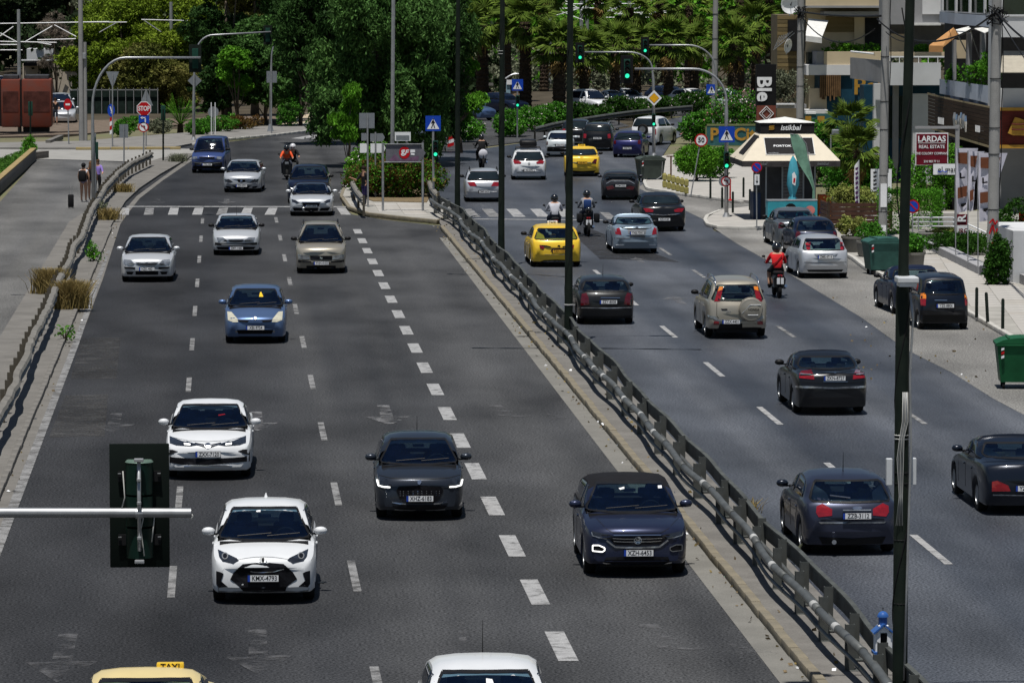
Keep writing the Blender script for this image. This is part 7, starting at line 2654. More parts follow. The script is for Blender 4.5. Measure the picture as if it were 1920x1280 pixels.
# --- tall vertical sign and teal billboard
Yb=225
def bx_px(name,m,x0,y0,x1,y1,Yf_,dep,parent=None,org=None,kind=None):
 a=Q(x0,y0,Yf_)
 b=Q(x1,y1,Yf_)
 mb=MB()
 mb.box(((a.x+b.x)/2,Yf_+dep/2,(a.z+b.z)/2),(abs(b.x-a.x),dep,abs(a.z-b.z)))
 o=mb.build(name,m,parent)
 if kind:
  o['kind']=kind
 return o
def root0(name,label,cat,group=None):
 return thing(name,label,cat,(0,0,0),0,group)
t=root0('vertical_sign','tall black sign with white sideways lettering on a red-brown base with a diamond emblem','sign')
bx_px('sign_board',M_sblk,1418,121,1455,200,Yb,.3,t)
lo_=Q(1437,216,Yb)
bx_px('sign_base',pm('terracotta_panel',(.16,.05,.035),.6,var=.1),1419,198,1454,330,Yb-.02,.34,t)
p=Q(1442,143,Yb)
text('sign_lettering','Ble',1.02,M_swht,t,(p.x-.28,Yb-.03,p.z),(PI/2,PI/2,0),'LEFT',bold=.03).rotation_euler=(PI/2,PI/2,0)
p=Q(1437,213,Yb)
mb=MB()
for s_,w2 in((.37,.035),(.24,.02)):
 q=[(p.x,p.z+s_),(p.x+s_,p.z),(p.x,p.z-s_),(p.x-s_,p.z),(p.x,p.z+s_)]
 for pl in strip(q,w2):
  mb.prism(pl,Yb-.06,Yb-.03)
mb.build('diamond_emblem',M_swht,t)
Yt=238
t=root0('billboard','teal billboard with orange serif lettering behind the crossing sign','sign')
bx_px('panel',pm('teal_board',(.030,.10,.105),.6,var=.2),1325,236,1420,273,Yt,.12,t)
fr=M_goldp
for a in((1323,233,1421,236),(1323,273,1421,275),(1323,233,1325,275)):
 bx_px('frame',pm('olive_frame',(.16,.18,.08),.6),*a,Yt-.02,.16,t)
p=Q(1339,253,Yt)
text('board_lettering','P',.92,M_goldp,t,(p.x,Yt-.03,p.z),bold=.03)
p=Q(1376,253,Yt)
text('board_lettering','City',.92,M_goldp,t,(p.x,Yt-.03,p.z),(PI/2,0,0),'LEFT',bold=.03)
for x in(1330,1412):
 bx_px('leg',M_cgrey,x,275,x+4,310,Yt+.02,.1,t)
 # ---- buildings
 # A: beige block with slatted shutters
YA=246
A=root0('apartment_building','beige apartment building with slatted shutters and planted balcony above the teal shop','building')
bx_px('core_wall',M_beige,1512,-160,1668,300,YA+1.6,3,A)
bx_px('side_wing',pm('tan_wall',(.16,.13,.085),.85,var=.2,scale=2),1458,28,1512,330,YA+2.4,3,A)
for k in range(17):
 y0_=30+k*7.4
 bx_px('cladding_board',M_slat if k%2==0 else pm('slatted_shutter_dark',(.13,.10,.05),.75),1457.5,y0_,1512,y0_+6.4,YA+2.3,.1,A)
bx_px('balcony_slab',M_wwall,1512,122,1597,141,YA-.6,3,A)
bx_px('balcony_parapet',M_beige,1545,97,1668,122,YA-.5,.15,A)
bx_px('balcony_side',M_cgrey,1531,97,1545,122,YA-.45,3,A)
bx_px('upper_parapet',M_beige,1511,-30,1668,11,YA-.5,.15,A)
bx_px('upper_slab',M_cgrey,1511,11,1668,15,YA-.6,2.4,A)
bx_px('beam',M_cgrey,1545,22,1668,30,YA-.1,1.6,A)
for k in range(12):
 bx_px('shutter_slat',M_slat,1548,32+k*2.4,1602,33.8+k*2.4,YA+1.45,.12,A)
bx_px('wall_panel',M_beige,1602,30,1622,92,YA+1.4,.2,A)
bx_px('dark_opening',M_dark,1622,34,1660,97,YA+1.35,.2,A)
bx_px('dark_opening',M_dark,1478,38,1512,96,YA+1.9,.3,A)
bx_px('window',M_winglass,1512,98,1531,120,YA+1.3,.2,A)
mb=MB()
a,b,c2_,d2=Q(1516,36,YA-.2),Q(1553,40,YA-.2),Q(1541,72,YA-2.2),Q(1510,68,YA-2.2)
mb.add([a,b,c2_,d2,a+Vector((0,0,.03)),b+Vector((0,0,.03)),c2_+Vector((0,0,.03)),d2+Vector((0,0,.03))],[(3,2,1,0),(4,5,6,7),(0,1,5,4),(2,3,7,6),(1,2,6,5),(3,0,4,7)])
e1,e2=d2-Vector((0,0,.28)),c2_-Vector((0,0,.28))
mb.add([d2-Vector((0,.01,0)),c2_-Vector((0,.01,0)),e2-Vector((0,.01,0)),e1-Vector((0,.01,0)),d2+Vector((0,.01,0)),c2_+Vector((0,.01,0)),e2+Vector((0,.01,0)),e1+Vector((0,.01,0))],[(0,3,2,1),(4,5,6,7)])
mb.build('awning',M_awnw,A)
# shop below
bx_px('shop_wall',M_teal,1536,141,1668,300,YA-.4,2,A)
bx_px('ground_wall',M_beige,1518,166,1550,206,YA-.45,.4,A)
bx_px('door_canopy',M_wwall,1510,206,1552,213,YA-1.6,1.4,A)
for k in range(11):
 x=1538+k*3.6
 bx_px('timber_slat',pm('timber',(.13,.075,.035),.8,var=.4,scale=3),x,141,x+2.2,182+R_.uniform(-4,8),YA-.65,.2,A)
p=Q(1613,163,YA-.5)
text('shop_lettering','Pet',1.35,M_goldp,A,(p.x-.4,YA-.52,p.z),(PI/2,0,0),'LEFT',bold=.02)
t=root0('shop_sign','small teal and white shop sign box with orange mascotless shapes behind the kiosk','sign')
t['label']='small teal sign box with orange marks and a white top behind the kiosk'
bx_px('panel',pm('teal_board',(.03,.1,.105)),1510,214,1560,236,YA-6,.4,t)
bx_px('white_top',M_swht,1511,210,1530,214,YA-6.05,.5,t)
bx_px('orange_mark',M_goldp,1510,218,1521,233,YA-6.06,.05,t)
bx_px('orange_mark',M_goldp,1533,218,1546,233,YA-6.06,.05,t)
# dishes
def dish(label,px,py,Yy,r,tilt,m):
 p=Q(px,py,Yy)
 t=thing('satellite_dish',label,'satellite dish',tuple(p),0,'satellite dishes')
 mb=MB()
 mb.lathe([(.001,.12*r),(r*.4,.10*r),(r*.75,0.0),(r,-.14*r),(r*.98,-.17*r),(r*.7,-.03*r),(r*.3,.07*r)],20,(0,0,0),'Y')
 o=mb.build('dish',m,t,smooth='a')
 o.rotation_euler=tilt
 mb=MB()
 mb.tube([(0,0,0),(0,-.5*r,-.2*r),(0,-.9*r,.1)],.02,5)
 o2=mb.build('feed_arm',M_cable,t)
 mb=MB()
 mb.tube([(0,.1,0),(0,.3,-.3),(0,.35,-1.2*r)],.035,6)
 mb.build('bracket',M_galv,t)
 return t
dish('large pale satellite dish at the top beside the tangle pole',1482,8,YA-1,.55,(0.1,0,.1),M_swht)
dish('smaller satellite dish turned sideways below the large one',1476,86,YA-1,.40,(.2,0,.9),M_swht)
t=root0('tv_antenna','tilted rooftop TV antenna left of the smaller dish','antenna')
for k in range(7):
 a,b=Q(1452+k*4,90-k*3.5,YA-.5),Q(1462+k*4,68-k*1.5,YA-.5)
 mb=MB()
 mb.tube([a,b],.018,4)
 mb.build('element',M_galv,t)
mb=MB()
mb.tube([Q(1450,94,YA-.5),Q(1490,62,YA-.5)],.025,4)
mb.build('boom',M_galv,t)
# B: grey block with pale balcony band
YB=214
B=root0('apartment_building','grey and white apartment building with a long pale balcony band on columns','building')
bx_px('core_wall',M_cgrey,1664,-160,1790,46,YB+.4,2.6,B)
bx_px('white_panel',M_wwall,1730,-40,1764,27,YB+.3,.2,B)
bx_px('recess_wall',pm('dark_grey_wall',(.12,.12,.122),.8,var=.2),1664,46,1790,110,YB+2.0,1,B)
for k in range(12):
 bx_px('shutter_slat',M_shut,1713,50+k*3.4,1764,52.8+k*3.4,YB+1.8,.1,B)
bx_px('beige_wall',M_beige,1664,64,1697,98,YB+1.7,.2,B)
bx_px('awning',M_awnw,1713,44,1764,48,YB-.3,.9,B)
bx_px('planter_wall',M_beige,1640,98,1808,105,YB+.1,.3,B)
bx_px('handrail',M_swht,1664,105.5,1808,108,YB-.35,.08,B)
bx_px('balcony_band',M_lgrey,1668,118,1764,160,YB-.4,.2,B)
for k in range(6):
 bx_px('rail_post',M_swht,1668+k*18,108,1669+k*18,118,YB-.35,.05,B)
bx_px('balcony_floor',M_cgrey,1668,156,1764,160,YB-.2,3.4,B)
mb=MB()
a,b=Q(1594,108,YB+9),Q(1668,115,YB-.4)
a2,b2=Q(1594,147,YB+9),Q(1668,158,YB-.4)
n_=Vector((.12,.12,0))
mb.add([a,b,b2,a2,a+n_,b+n_,b2+n_,a2+n_],[(0,3,2,1),(4,5,6,7),(0,1,5,4),(3,7,6,2),(0,4,7,3),(1,2,6,5)])
mb.build('balcony_end',M_cgrey,B)
mb=MB()
mb.tube([Q(1596,97,YB+9),Q(1666,104,YB-.3)],.05,6)
mb.build('handrail',M_swht,B)
for x0,x1 in((1639,1652),(1676,1684),(1700,1708)):
 bx_px('column',M_cgrey if x0>1650 else M_lgrey,x0,157,x1,345,YB+1.0,.4,B)
bx_px('shop_front',M_teal,1620,160,1790,345,YB+3.4,1.5,B)
for k in range(5):
 bx_px('window',M_winglass,1656+k*10,180,1663+k*10,260,YB+3.3,.1,B)
bx_px('white_wall',M_lgrey,1712,176,1752,345,YB+.2,.4,B)
# planting on the balcony
for i,(px,py,Yy,sx,h,lb)in enumerate(((1578,97,YA-.1,1.0,.55,'green balcony planting over the beige parapet'),(1625,97,YA-.1,1.2,.4,'low balcony planting beside the sticker pole'),(1732,98,YB+.4,.9,.35,'grassy planter under the grey shutter'))):
 p=Q(px,py,Yy)
 bush(lb,(p.x,Yy+.3),sx,.25,h+.3,L_hedge if i!=0 else L_lime,1500,.14,seed=150+i,name='balcony_plants',cat='plants',z=p.z-.25,k=5)
 # C: right-hand block, brown clad shop, balconies
YC=186
Cc=root0('commercial_building','right-hand apartment block with bluish curved balconies over a brown-clad shop front','building')
def band(nm,m,pts,y_t,y_b,Ys,th=.2):
 """wall band through pixel columns; each vertex has its own distance"""
 mb=MB()
 n=len(pts)
 vs=[]
 for(x,Yv),yt,yb in zip(pts,y_t,y_b):
  a,b=Q(x,yt,Yv),Q(x,yb,Yv)
  vs+=[a,b,a+Vector((0,th,0)),b+Vector((0,th,0))]
 fs=[]
 for i in range(n-1):
  o,p=i*4,i*4+4
  fs+=[(o,o+1,p+1,p),(o+2,p+2,p+3,o+3),(o,p,p+2,o+2),(o+1,o+3,p+3,p+1)]
 fs+=[(0,2,3,1),(n*4-4,n*4-3,n*4-1,n*4-2)]
 mb.add(vs,fs)
 return mb.build(nm,m,Cc)
cv_=[(1763,YC+8),(1790,YC+4),(1830,YC+1.5),(1862,YC)]
band('balcony_band',M_bgrey,cv_,(22,25,28,30),(42,46,49,52),None)
band('balcony_band',M_bgrey,cv_,(148,152,158,162),(176,181,188,197),None)
band('lower_band',pm('slate_render',(.10,.13,.20),.8,var=.15),[(1783,YC+5.4),(1830,YC+2),(1862,YC+.5)],(168,176,184),(186,194,200),None)
band('window_sill_rail',M_winfr,[(1765,YC+8),(1862,YC+.2)],(20,27),(22,29),None)
# window band
band('window_glass_band',M_winglass,[(1766,YC+8.6),(1862,YC+.8)],(-40,-40),(21,28),None)
for x in(1766,1792,1818,1846):
 bx_px('window_frame',M_winfr,x,-40,x+3.5,25,YC+8-(x-1766)/96*8+.1,.25,Cc)
bx_px('right_wall',M_lgrey,1876,30,2100,70,YC-1.2,.3,Cc)
bx_px('right_window',M_winglass,1880,-60,2100,28,YC-.9,.2,Cc)
bx_px('right_window_frame',M_winfr,1874,-60,1880,29,YC-1.1,.4,Cc)
bx_px('right_window_frame',M_winfr,1874,28,2100,31,YC-1.25,.5,Cc)
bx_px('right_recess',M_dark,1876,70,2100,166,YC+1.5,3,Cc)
bx_px('right_wall',M_lgrey,1876,166,2100,203,YC-1.2,.3,Cc)
bx_px('corner_wall',M_lgrey,1862,-60,1876,203,YC-.5,1,Cc)
mb=MB()
a,b,c3,d3=Q(1880,97,YC-.6),Q(2060,97,YC-.6),Q(2060,137,YC-2.4),Q(1876,137,YC-2.4)
up_=Vector((0,0,.03))
mb.add([a,b,c3,d3,a+up_,b+up_,c3+up_,d3+up_],[(0,1,2,3),(4,7,6,5),(3,2,6,7),(0,3,7,4)])
mb.build('awning',M_awnb,Cc)
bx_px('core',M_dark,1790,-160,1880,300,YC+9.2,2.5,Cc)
bx_px('right_core',M_cgrey,1880,-160,2150,400,YC+3,3,Cc)
# loggia pieces
bx_px('wall_pier',M_cgrey,1788,75,1793,150,YC+5.5,.4,Cc)
bx_px('wall_pier',M_beige,1793,76,1815,110,YC+7.5,.3,Cc)
bx_px('wall_pier',M_cgrey,1815,62,1822,150,YC+5.0,.5,Cc)
bx_px('wall_pier',M_cgrey,1841,62,1848,150,YC+3,.5,Cc)
for k in range(4):
 bx_px('baluster',M_galv,1788+k*26,135,1789.5+k*26,176,YC+4.8-k*1.1,.05,Cc)
for q,m in(([(1788,53),(1797,66),(1767,90),(1743,86)],M_awno),([(1792,57),(1817,51),(1822,57),(1798,66)],M_awnw),([(1825,55),(1842,53),(1860,56),(1845,63)],M_awnw)):
 ys_=(YC+6,YC+6,YC+4.2,YC+4.2)if m is M_awno else(YC+4.5,YC+4.5,YC+3,YC+3)
 pt=[Q(x,y,yy_)for(x,y),yy_ in zip(q,ys_)]
 mb=MB()
 mb.add(pt+[p_+Vector((0,.02,.03))for p_ in pt],[(0,3,2,1),(4,5,6,7),(0,1,5,4),(1,2,6,5),(2,3,7,6),(3,0,4,7)])
 mb.build('awning',m,Cc)
bx_px('awning_valance',M_awno,1742,86,1768,98,YC+4.1,.04,Cc)
for a_,b_ in(((1820,56),(1836,108)),((1852,60),(1864,90)),((1797,68),(1812,98))):
 mb=MB()
 mb.tube([Q(*a_,YC+3.6),Q(*b_,YC+5.0)],.03,5)
 mb.build('awning_arm',M_galv,Cc)
for i,(px,py,Yy,sx,h,lb)in enumerate(((1835,142,YC+2.4,.7,1.0,'leafy balcony plants behind the bluish parapet'),(1786,145,YC+6,.35,.8,'small potted plant at the balcony corner'),(1856,140,YC+1.0,.5,1.1,'potted plants beside the graffiti pole top'))):
 p=Q(px,py,Yy)
 bush(lb,(p.x,Yy),sx,.3,h+.3,L_hedge,1400,.13,seed=160+i,name='balcony_plants',cat='plants',z=p.z-.5,k=5)
 # brown cladding shop front: boards
cl=[(1741,YC+7),(1763,YC+5),(1800,YC+3),(1864,YC-.5)]
tp,bt=(178,184,192,205),(236,243,256,275)
for k in range(9):
 f0,f1=k/9,(k+.9)/9
 band('cladding_board',M_bwood,cl,[a+(b-a)*f0 for a,b in zip(tp,bt)],[a+(b-a)*f1 for a,b in zip(tp,bt)],None,.15)
band('fascia_top',pm('tan_trim',(.30,.24,.15),.7),cl,[a-4 for a in tp],[a-.5 for a in tp],None,.35)
band('fascia_bottom',pm('tan_trim',(.30,.24,.15),.7),cl,[b+.5 for b in bt],[b+5 for b in bt],None,.3)
for(px,py,nb)in((1759,226,5),(1829,241,7)):
 for k in range(nb):
  bx_px('metal_letter',M_swht,px+k*2.3,py-6+k*.4,px+k*2.3+1.5,py+6+k*.5,YC+4.2-(px-1763)/100*5,.06,Cc)
for k in range(6):
 p=Q(1790+k*4.2,222+(k%3)*3,YC+2.6-k*.2)
 mb=MB()
 mb.lathe([(.05,-.35-.1*(k%2)),(.09,0),(.05,.25)],10,tuple(p))
 mb.build('hanging_lamp',M_chr if k%2 else M_galv,Cc)
 # red panel with gold flag logo at far right
for k in range(8):
 bx_px('red_board',M_redw,1874,208+k*8,2050,215.4+k*8,YC-1.6,.15,Cc)
bx_px('gold_trim',M_goldp,1873,202,2050,207.5,YC-1.7,.3,Cc)
bx_px('gold_trim',M_goldp,1873,272,2050,278,YC-1.7,.3,Cc)
mb=MB()
lg=[(1903,220),(1912,222),(1922,226),(1990,226),(1990,254),(1915,254),(1900,254),(1890,250),(1894,240)]
mb.prism([(Q(x,y,YC-1.8).x,Q(x,y,YC-1.8).z)for x,y in lg],YC-1.83,YC-1.76)
mb.build('gold_logo',M_goldp,Cc)
for yy_ in(231,241):
 mb=MB()
 pts=[Q(x,yy_+2.5*math.sin((x-1890)/12),YC-1.86)for x in(1897,1905,1913,1922,1940)]
 mb.tube(pts,.03,5)
 mb.build('logo_wave',M_redw,Cc)
 # ground floor
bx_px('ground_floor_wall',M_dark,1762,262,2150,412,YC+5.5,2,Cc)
for k in range(9):
 bx_px('shop_column',M_cgrey,1768+k*26,285,1772+k*26,412,YC+4.6-k*.1,.3,Cc)
bx_px('floor_slab',M_beige,1745,408,2150,414,YC-.5,6.2,Cc)
for k in range(3):
 bx_px('parked_van_glimpse',M_lgrey,1880+k*40,330,1915+k*40,338,YC+4.9,.2,Cc).name='window_sill'
 # --- ramp, walls, hedges in front
t=root0('ramp_wall','pale low ramp wall with steps in front of the shops','wall')
for(x0,y0_,x1,y1_,Yy,d,m)in((1712,438,1800,444,166,3.0,M_conc),(1712,444,1792,462,165.4,.5,M_conc),(1718,400,1795,436,176,.5,M_pave)):
 bx_px('ramp_slab',m,x0,y0_,x1,y1_,Yy,d,t)
for j,off in enumerate((0,8,16)):
 for a_,b_ in(((1712,408+off),(1788,408+off)),((1788,408+off),(1858,440+off))):
  mb=MB()
  mb.tube([Q(*a_,170),Q(*b_,163)],.03,6)
  mb.build('handrail',M_swht,t)
for x in(1722,1760,1788,1815,1845):
 mb=MB()
 y_=408 if x<1789 else 408+(x-1788)*.46
 mb.tube([Q(x,y_,168),Q(x,y_+36,168)],.025,6)
 mb.build('rail_post',M_galv,t)
t=root0('retaining_wall','smooth light grey retaining wall at the right frame edge','wall')
a,b=G(1895,536),G(1895,592)
mb=MB()
p0,p1=G(1894,530,.1),G(1894,540,.1)
mb.box((p0.x+4.2,p0.y+2,.9),(8.4,5,1.9))
mb.build('wall_block',M_lgrey,t)
mb=MB()
mb.box((p0.x+4.3,p0.y-2.4,.25),(8.2,3.6,.38))
mb.build('step_block',pm('grey_granite',(.30,.30,.31),.7,var=.1,grain=.15),t)
tk2=root0('kerb_wall','long low granite kerb wall leading to the flagpoles','wall')
for a_,b_ in(((1712,462),(1770,480)),((1772,484),(1848,522))):
 p,q=G(*a_),G(*b_)
 d=q-p
 n=max(2,int(d.length/1.2))
 for i in range(n):
  c_=p.lerp(q,(i+.5)/n)
  mb=MB()
  mb.rbox((0,0,.2),(.5,d.length/n-.03,.42),.02)
  mb.build('granite_block',pm('grey_granite',(.30,.30,.31)),tk2,loc=(c_.x,c_.y,0),rz=math.atan2(d.y,d.x)-PI/2)
g=G(1708,445)
bush('clipped boxy green hedge behind the near lamp post',(g.x+.1,g.y+1),1.15,1.0,1.75,L_hedge,9000,.10,seed=170,name='clipped_hedge',cat='hedge',box=True)
bush('dark clipped hedge row behind the boxy hedge',(X_(1740,188),188),1.6,.8,3.0,L_hedge,9000,.13,seed=171,name='hedge',cat='hedge')
bush('dark leafy bush under the drooping palm',(X_(1580,196),196),1.3,1.0,2.6,L_ole,8000,.14,seed=172)
bush('dark leafy bush behind the dumpster',(X_(1635,196),196),1.0,.9,2.2,L_ole,6000,.14,seed=173)
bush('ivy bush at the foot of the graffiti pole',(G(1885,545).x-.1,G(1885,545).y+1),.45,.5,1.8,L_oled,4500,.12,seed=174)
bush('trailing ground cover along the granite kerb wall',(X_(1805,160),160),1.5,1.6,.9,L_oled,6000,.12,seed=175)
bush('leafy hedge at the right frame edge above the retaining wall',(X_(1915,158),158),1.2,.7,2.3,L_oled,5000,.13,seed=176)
bush('spiky grass beside the granite kerb wall',(X_(1768,167),167),.9,.7,.6,L_ylw,2500,.14,seed=177,hang=.0)
# planters
t=thing('wooden_planter','dark slatted wooden planter fence with yellow-green shrub on top','planter',(G(1612,436).x,G(1612,436).y,.1))
W2=1.25
for sd,dy in((-1,0),(1,0)):
 mb=MB()
 mb.box((sd*W2,0,.55),(.1,.1,1.15))
 mb.build('corner_post',M_bwood,t)
for k in range(6):
 mb=MB()
 mb.box((0,0,.15+k*.17),(W2*2,.05,.145))
 mb.build('plank',pm('planter_brown',(.07,.035,.025),.7,var=.3,scale=2),t)
 mb=MB()
 mb.box((-W2,1.2,.15+k*.17),(.05,2.3,.145))
 mb.build('plank',pm('planter_brown',(.07,.035,.025)),t)
g=G(1612,436)
bush('yellow-green variegated shrub in the wooden planter',(g.x,g.y+1.0),1.1,.8,1.0,L_ylw,4500,.12,seed=180,z=.9)
t=thing('poster_stand','white poster board with sketchy lettering behind the sticker pole','poster',(X_(1650,178),178,.1))
mb=MB()
mb.box((0,0,1.5),(.85,.05,1.5))
mb.build('board',M_swht,t)
mb=MB()
for k in range(8):
 mb.prism([(-.32,.95+k*.16),(-.18,.98+k*.16),(-.2,1.04+k*.16),(-.33,1.02+k*.16)],-.04,-.03)
mb.build('scribble',M_sblk,t)
for sd in(-1,1):
 mb=MB()
 mb.box((sd*.35,0,.4),(.05,.05,.8))
 mb.build('leg',M_galv,t)
for i,(px,py,lb)in enumerate(((1600,473,'concrete planter tub with a leafy plant, left of the faded green dumpster'),(1628,482,'second concrete planter tub touching the faded green dumpster'),(1711,505,'small concrete planter tub behind the near lamp post'))):
 g=G(px,py,.1)
 t=thing('concrete_planter',lb,'planter',tuple(g))
 mb=MB()
 mb.lathe([(.30,0),(.38,.1),(.42,.5),(.46,.52),(.46,.6),(.38,.6),(.36,.45)],14)
 mb.build('tub',M_conc,t,smooth='a')
 bush('leafy plant growing in '+lb.split(' with')[0].split(' touching')[0].split(' behind')[0]+[' left of the dumpster',' beside the dumpster',' behind the lamp post'][i],(g.x,g.y),.55,.4,.8,L_ole if i else L_ylw,1600,.12,seed=190+i,z=.62,name='potted_plant',cat='plants')
 # flagpoles with white banners
for i,(pl,top_l,top_r,bot,lb)in enumerate(((1792,278,1853,400,'leftmost of the three white banners with brown squares'),(1815,284,1858,398,'middle of the three white banners with brown squares'),(1834,287,1889,416,'rightmost and nearest of the three white banners with brown squares'))):
 Yy=G(pl,484+i*12,.3).y
 xr=(1822,1834,1876)[i]
 x0=pl+1
 L1=[(x0,top_l),(x0,top_l+30),(x0-1,top_l+60),(x0,top_l+90),(x0+1,bot)]
 R1=[(top_r if i==2 else xr+12,top_l),(xr,top_l+40),(xr-6,top_l+62),(xr-8,top_l+92),(xr-10,bot-4)]
 mk_=[('brown_square',pm('brown_print',(.14,.05,.025)),[(x0+3,top_l+8),(R1[0][0]-14,top_l+8),(R1[0][0]-18,top_l+30),(x0+3,top_l+28)]),('brown_square',pm('brown_print',(.14,.05,.025)),[(x0+2,top_l+74),(xr-9,top_l+70),(xr-10,top_l+90),(x0+2,top_l+94)]),('banner_letter',M_sblk,[(x0+6,top_l+46),(x0+9,top_l+46),(x0+9,top_l+54),(x0+16,top_l+53),(x0+16,top_l+56),(x0+6,top_l+57)]),('banner_letter',M_sblk,[(x0+8,top_l+104),(x0+18,top_l+102),(x0+18,top_l+105),(x0+12,top_l+110),(x0+8,top_l+109)])]
 feather(lb,Yy,(pl,484+i*12),L1,R1,pm('banner_cloth',(.50,.49,.56),.75,var=.2,scale=1.5),[(pl,484+i*12),(pl,top_l-1)],mk_,'banner')
 # real estate sign on its pole
Yl=166
t=root0('hanging_shop_sign','maroon LARDAS real estate sign hanging from a grey bracket post, white sign under it','sign')
bx_px('post',M_cgrey,1792,235,1797.5,445,Yl,.14,t)
bx_px('bracket',M_cgrey,1716,237,1797,241.5,Yl-.02,.1,t)
bx_px('sign_rim',M_swht,1717,249.5,1777.5,310,Yl-.05,.08,t)
pa=bx_px('sign_face',M_maroon,1718.5,251.5,1776,309,Yl-.075,.05,t)
for s_,py,sz,bd in(('LARDAS',261,.235,.025),('REAL ESTATE',275.5,.135,.01),('THE COLORY COMPANY',288,.10,.01),('210 983 77 11',303,.095,.01)):
 p=Q(1747,py,Yl-.08)
 text('sign_lettering',s_,sz*1.28,M_swht,t,(p.x,Yl-.085,p.z),bold=bd,sx={'LARDAS':.98,'REAL ESTATE':.98}.get(s_,.86))
bx_px('sign_rule',M_swht,1721,268,1773,268.6,Yl-.09,.01,t)
bx_px('white_sign_rim',M_sblk,1749,306.5,1800,328.5,Yl-.11,.08,t)
bx_px('white_sign',M_swht,1750,307.5,1799,327.5,Yl-.13,.05,t)
p=Q(1776,318,Yl-.14)
text('sign_lettering','el mar',.28,M_sblk,t,(p.x,Yl-.145,p.z),bold=.0)
mb=MB()
mb.tube([Q(x,322+1.5*math.sin(x*.6),Yl-.15)for x in range(1758,1777,3)],.015,5)
mb.build('blue_wave',M_sblue,t)
t=root0('totem_sign','narrow maroon and white totem sign with R, JRC and FLI lettering below the banners','sign')
Yq=160
bx_px('maroon_panel',M_maroon,1795,402,1813.5,422,Yq,.1,t)
bx_px('white_panel',M_swht,1795,422.5,1816,466,Yq,.1,t)
for s_,px,py,sz,m,rr in(('R',1804,410,.42,M_swht,-PI/2),('JRC',1806,433,.22,M_maroon,0),('FLIP',1806,448,.17,M_sblk,0)):
 p=Q(px,py,Yq-.02)
 o=text('totem_lettering',s_,sz,m,t,(p.x,Yq-.025,p.z),bold=.03)
 o.rotation_euler=(PI/2,rr,0)
t=root0('red_sign','plain red sign board cut by the right frame edge','sign')
bx_px('red_panel',M_sred,1911,398,1990,452,158,.1,t)
bx_px('post',M_cgrey,1930,452,1935,500,158.02,.08,t)
# floodlight
g=Q(1557,400,200)
t=thing('floodlight_pole','small floodlight on a thin pole right of the kiosk roof','lamp',(g.x,200,.1))
hzz=Q(1557,252,200).z
mb=MB()
mb.tube([(0,0,0),(0,0,hzz-.1)],.035,6)
mb.build('pole',M_galv,t)
mb=MB()
mb.rbox((.2,-.1,hzz),(.34,.25,.26),.05)
mb.build('floodlight',M_sback,t)
# round low wall/planter canopy by the vertical sign
t=root0('shade_planter','leafy shrub shelf with a white rim beside the black vertical sign','planter')
bx_px('shelf',M_cgrey,1458,196,1512,203,236,2.0,t)
bx_px('rim',M_swht,1456,194,1490,196.5,235.8,.2,t)
bush('grey-green leafy shrub beside the black vertical sign',(X_(1477,237),237),1.3,.8,2.0,L_grey,5000,.16,seed=200,z=Q(1477,196,237).z,name='shrub')
# ---- left background: tram, walls, catenary
def tram():
 Yt_=279
 p=Q(97,250,Yt_)
 t=thing('tram','dusty red articulated tram entering from the left frame edge','tram',(p.x,Yt_,.1),0)
 Ht=3.35
 M_tr=pm('tram_red',(.26,.055,.03),.5,var=.35,scale=1.2,hue=(.12,.05,.04))
 for i,(x0,x1)in enumerate(((-1.85,0),(-3.15,-1.95),(-9,-3.25))):
  mb=MB()
  mb.rbox(((x0+x1)/2,1.2,.35+(Ht-.35)/2),(x1-x0,2.4,Ht-.35),.10)
  o=mb.build('car_section',M_tr,t,smooth='a')
  nwin=max(1,int((x1-x0)/1.3))
  for k in range(nwin):
   w_=(x1-x0)/nwin
   mb=MB()
   mb.rbox((x0+w_*(k+.5),-.005,1.95),(w_-.22,.03,1.3),.01)
   mb.build('window',pm('tram_glass',(.07,.025,.02),.4,var=.5,scale=1.5),o)
  mb=MB()
  mb.rbox(((x0+x1)/2,1.2,Ht+.12),((x1-x0)*.8,1.6,.28),.05)
  mb.build('roof_unit',pm('roof_grey',(.05,.05,.055),.6,var=.3),o)
 for x in(-1.9,-3.2):
  mb=MB()
  mb.box((x,1.2,1.85),(.14,2.2,2.9))
  mb.build('gangway_bellows',M_rub,t)
 for x in(-1,-5.5):
  mb=MB()
  mb.box((x,1.2,.25),(1.6,1.9,.4))
  mb.build('bogie',M_rub,t)
tram()
mr=MB()
for a_,b_ in(((-200,262),(160,249)),((-200,268),(150,255))):
 p,q=G(*a_),G(*b_)
 mr.tube([(p.x,p.y,.1),((p.x+q.x)/2,(p.y+q.y)/2-.6,.1),(q.x,q.y,.1)],.05,4)
tag(mr.build('tram_rails',pm('rail_steel',(.09,.07,.06),.5,.5)),'pair of steel tram rails curving past the red tram','rails')
def wallseg(name,label,cat,a,b,h,th,m,z=0.,topm=None):
 p,q=G(*a),G(*b)
 d=q-p
 L_=d.length
 t=thing(name,label,cat,(p.x,p.y,0),math.atan2(d.y,d.x))
 mb=MB()
 mb.rbox((L_/2,th/2,h/2),(L_,th,h),.03)
 mb.build('wall_body',m,t,smooth='a')
 mb=MB()
 mb.rbox((L_/2,th/2,h+.03),(L_,th+.02,.08),.02)
 mb.build('coping',topm or m,t,smooth='a')
 return t
M_ywall=pm('ochre_wall',(.28,.21,.10),.85,var=.25,scale=1.5,grain=.15)
w1_=wallseg('low_wall','low ochre-topped wall along the left of the service road','wall',(-60,420),(68,301),.62,.3,M_conc2,topm=M_ywall)
wallseg('kerb_block','short dark concrete block at the end of the ochre wall','block',(61,300),(92,296),.32,.4,pm('dark_concrete',(.12,.11,.10),.9,var=.2))
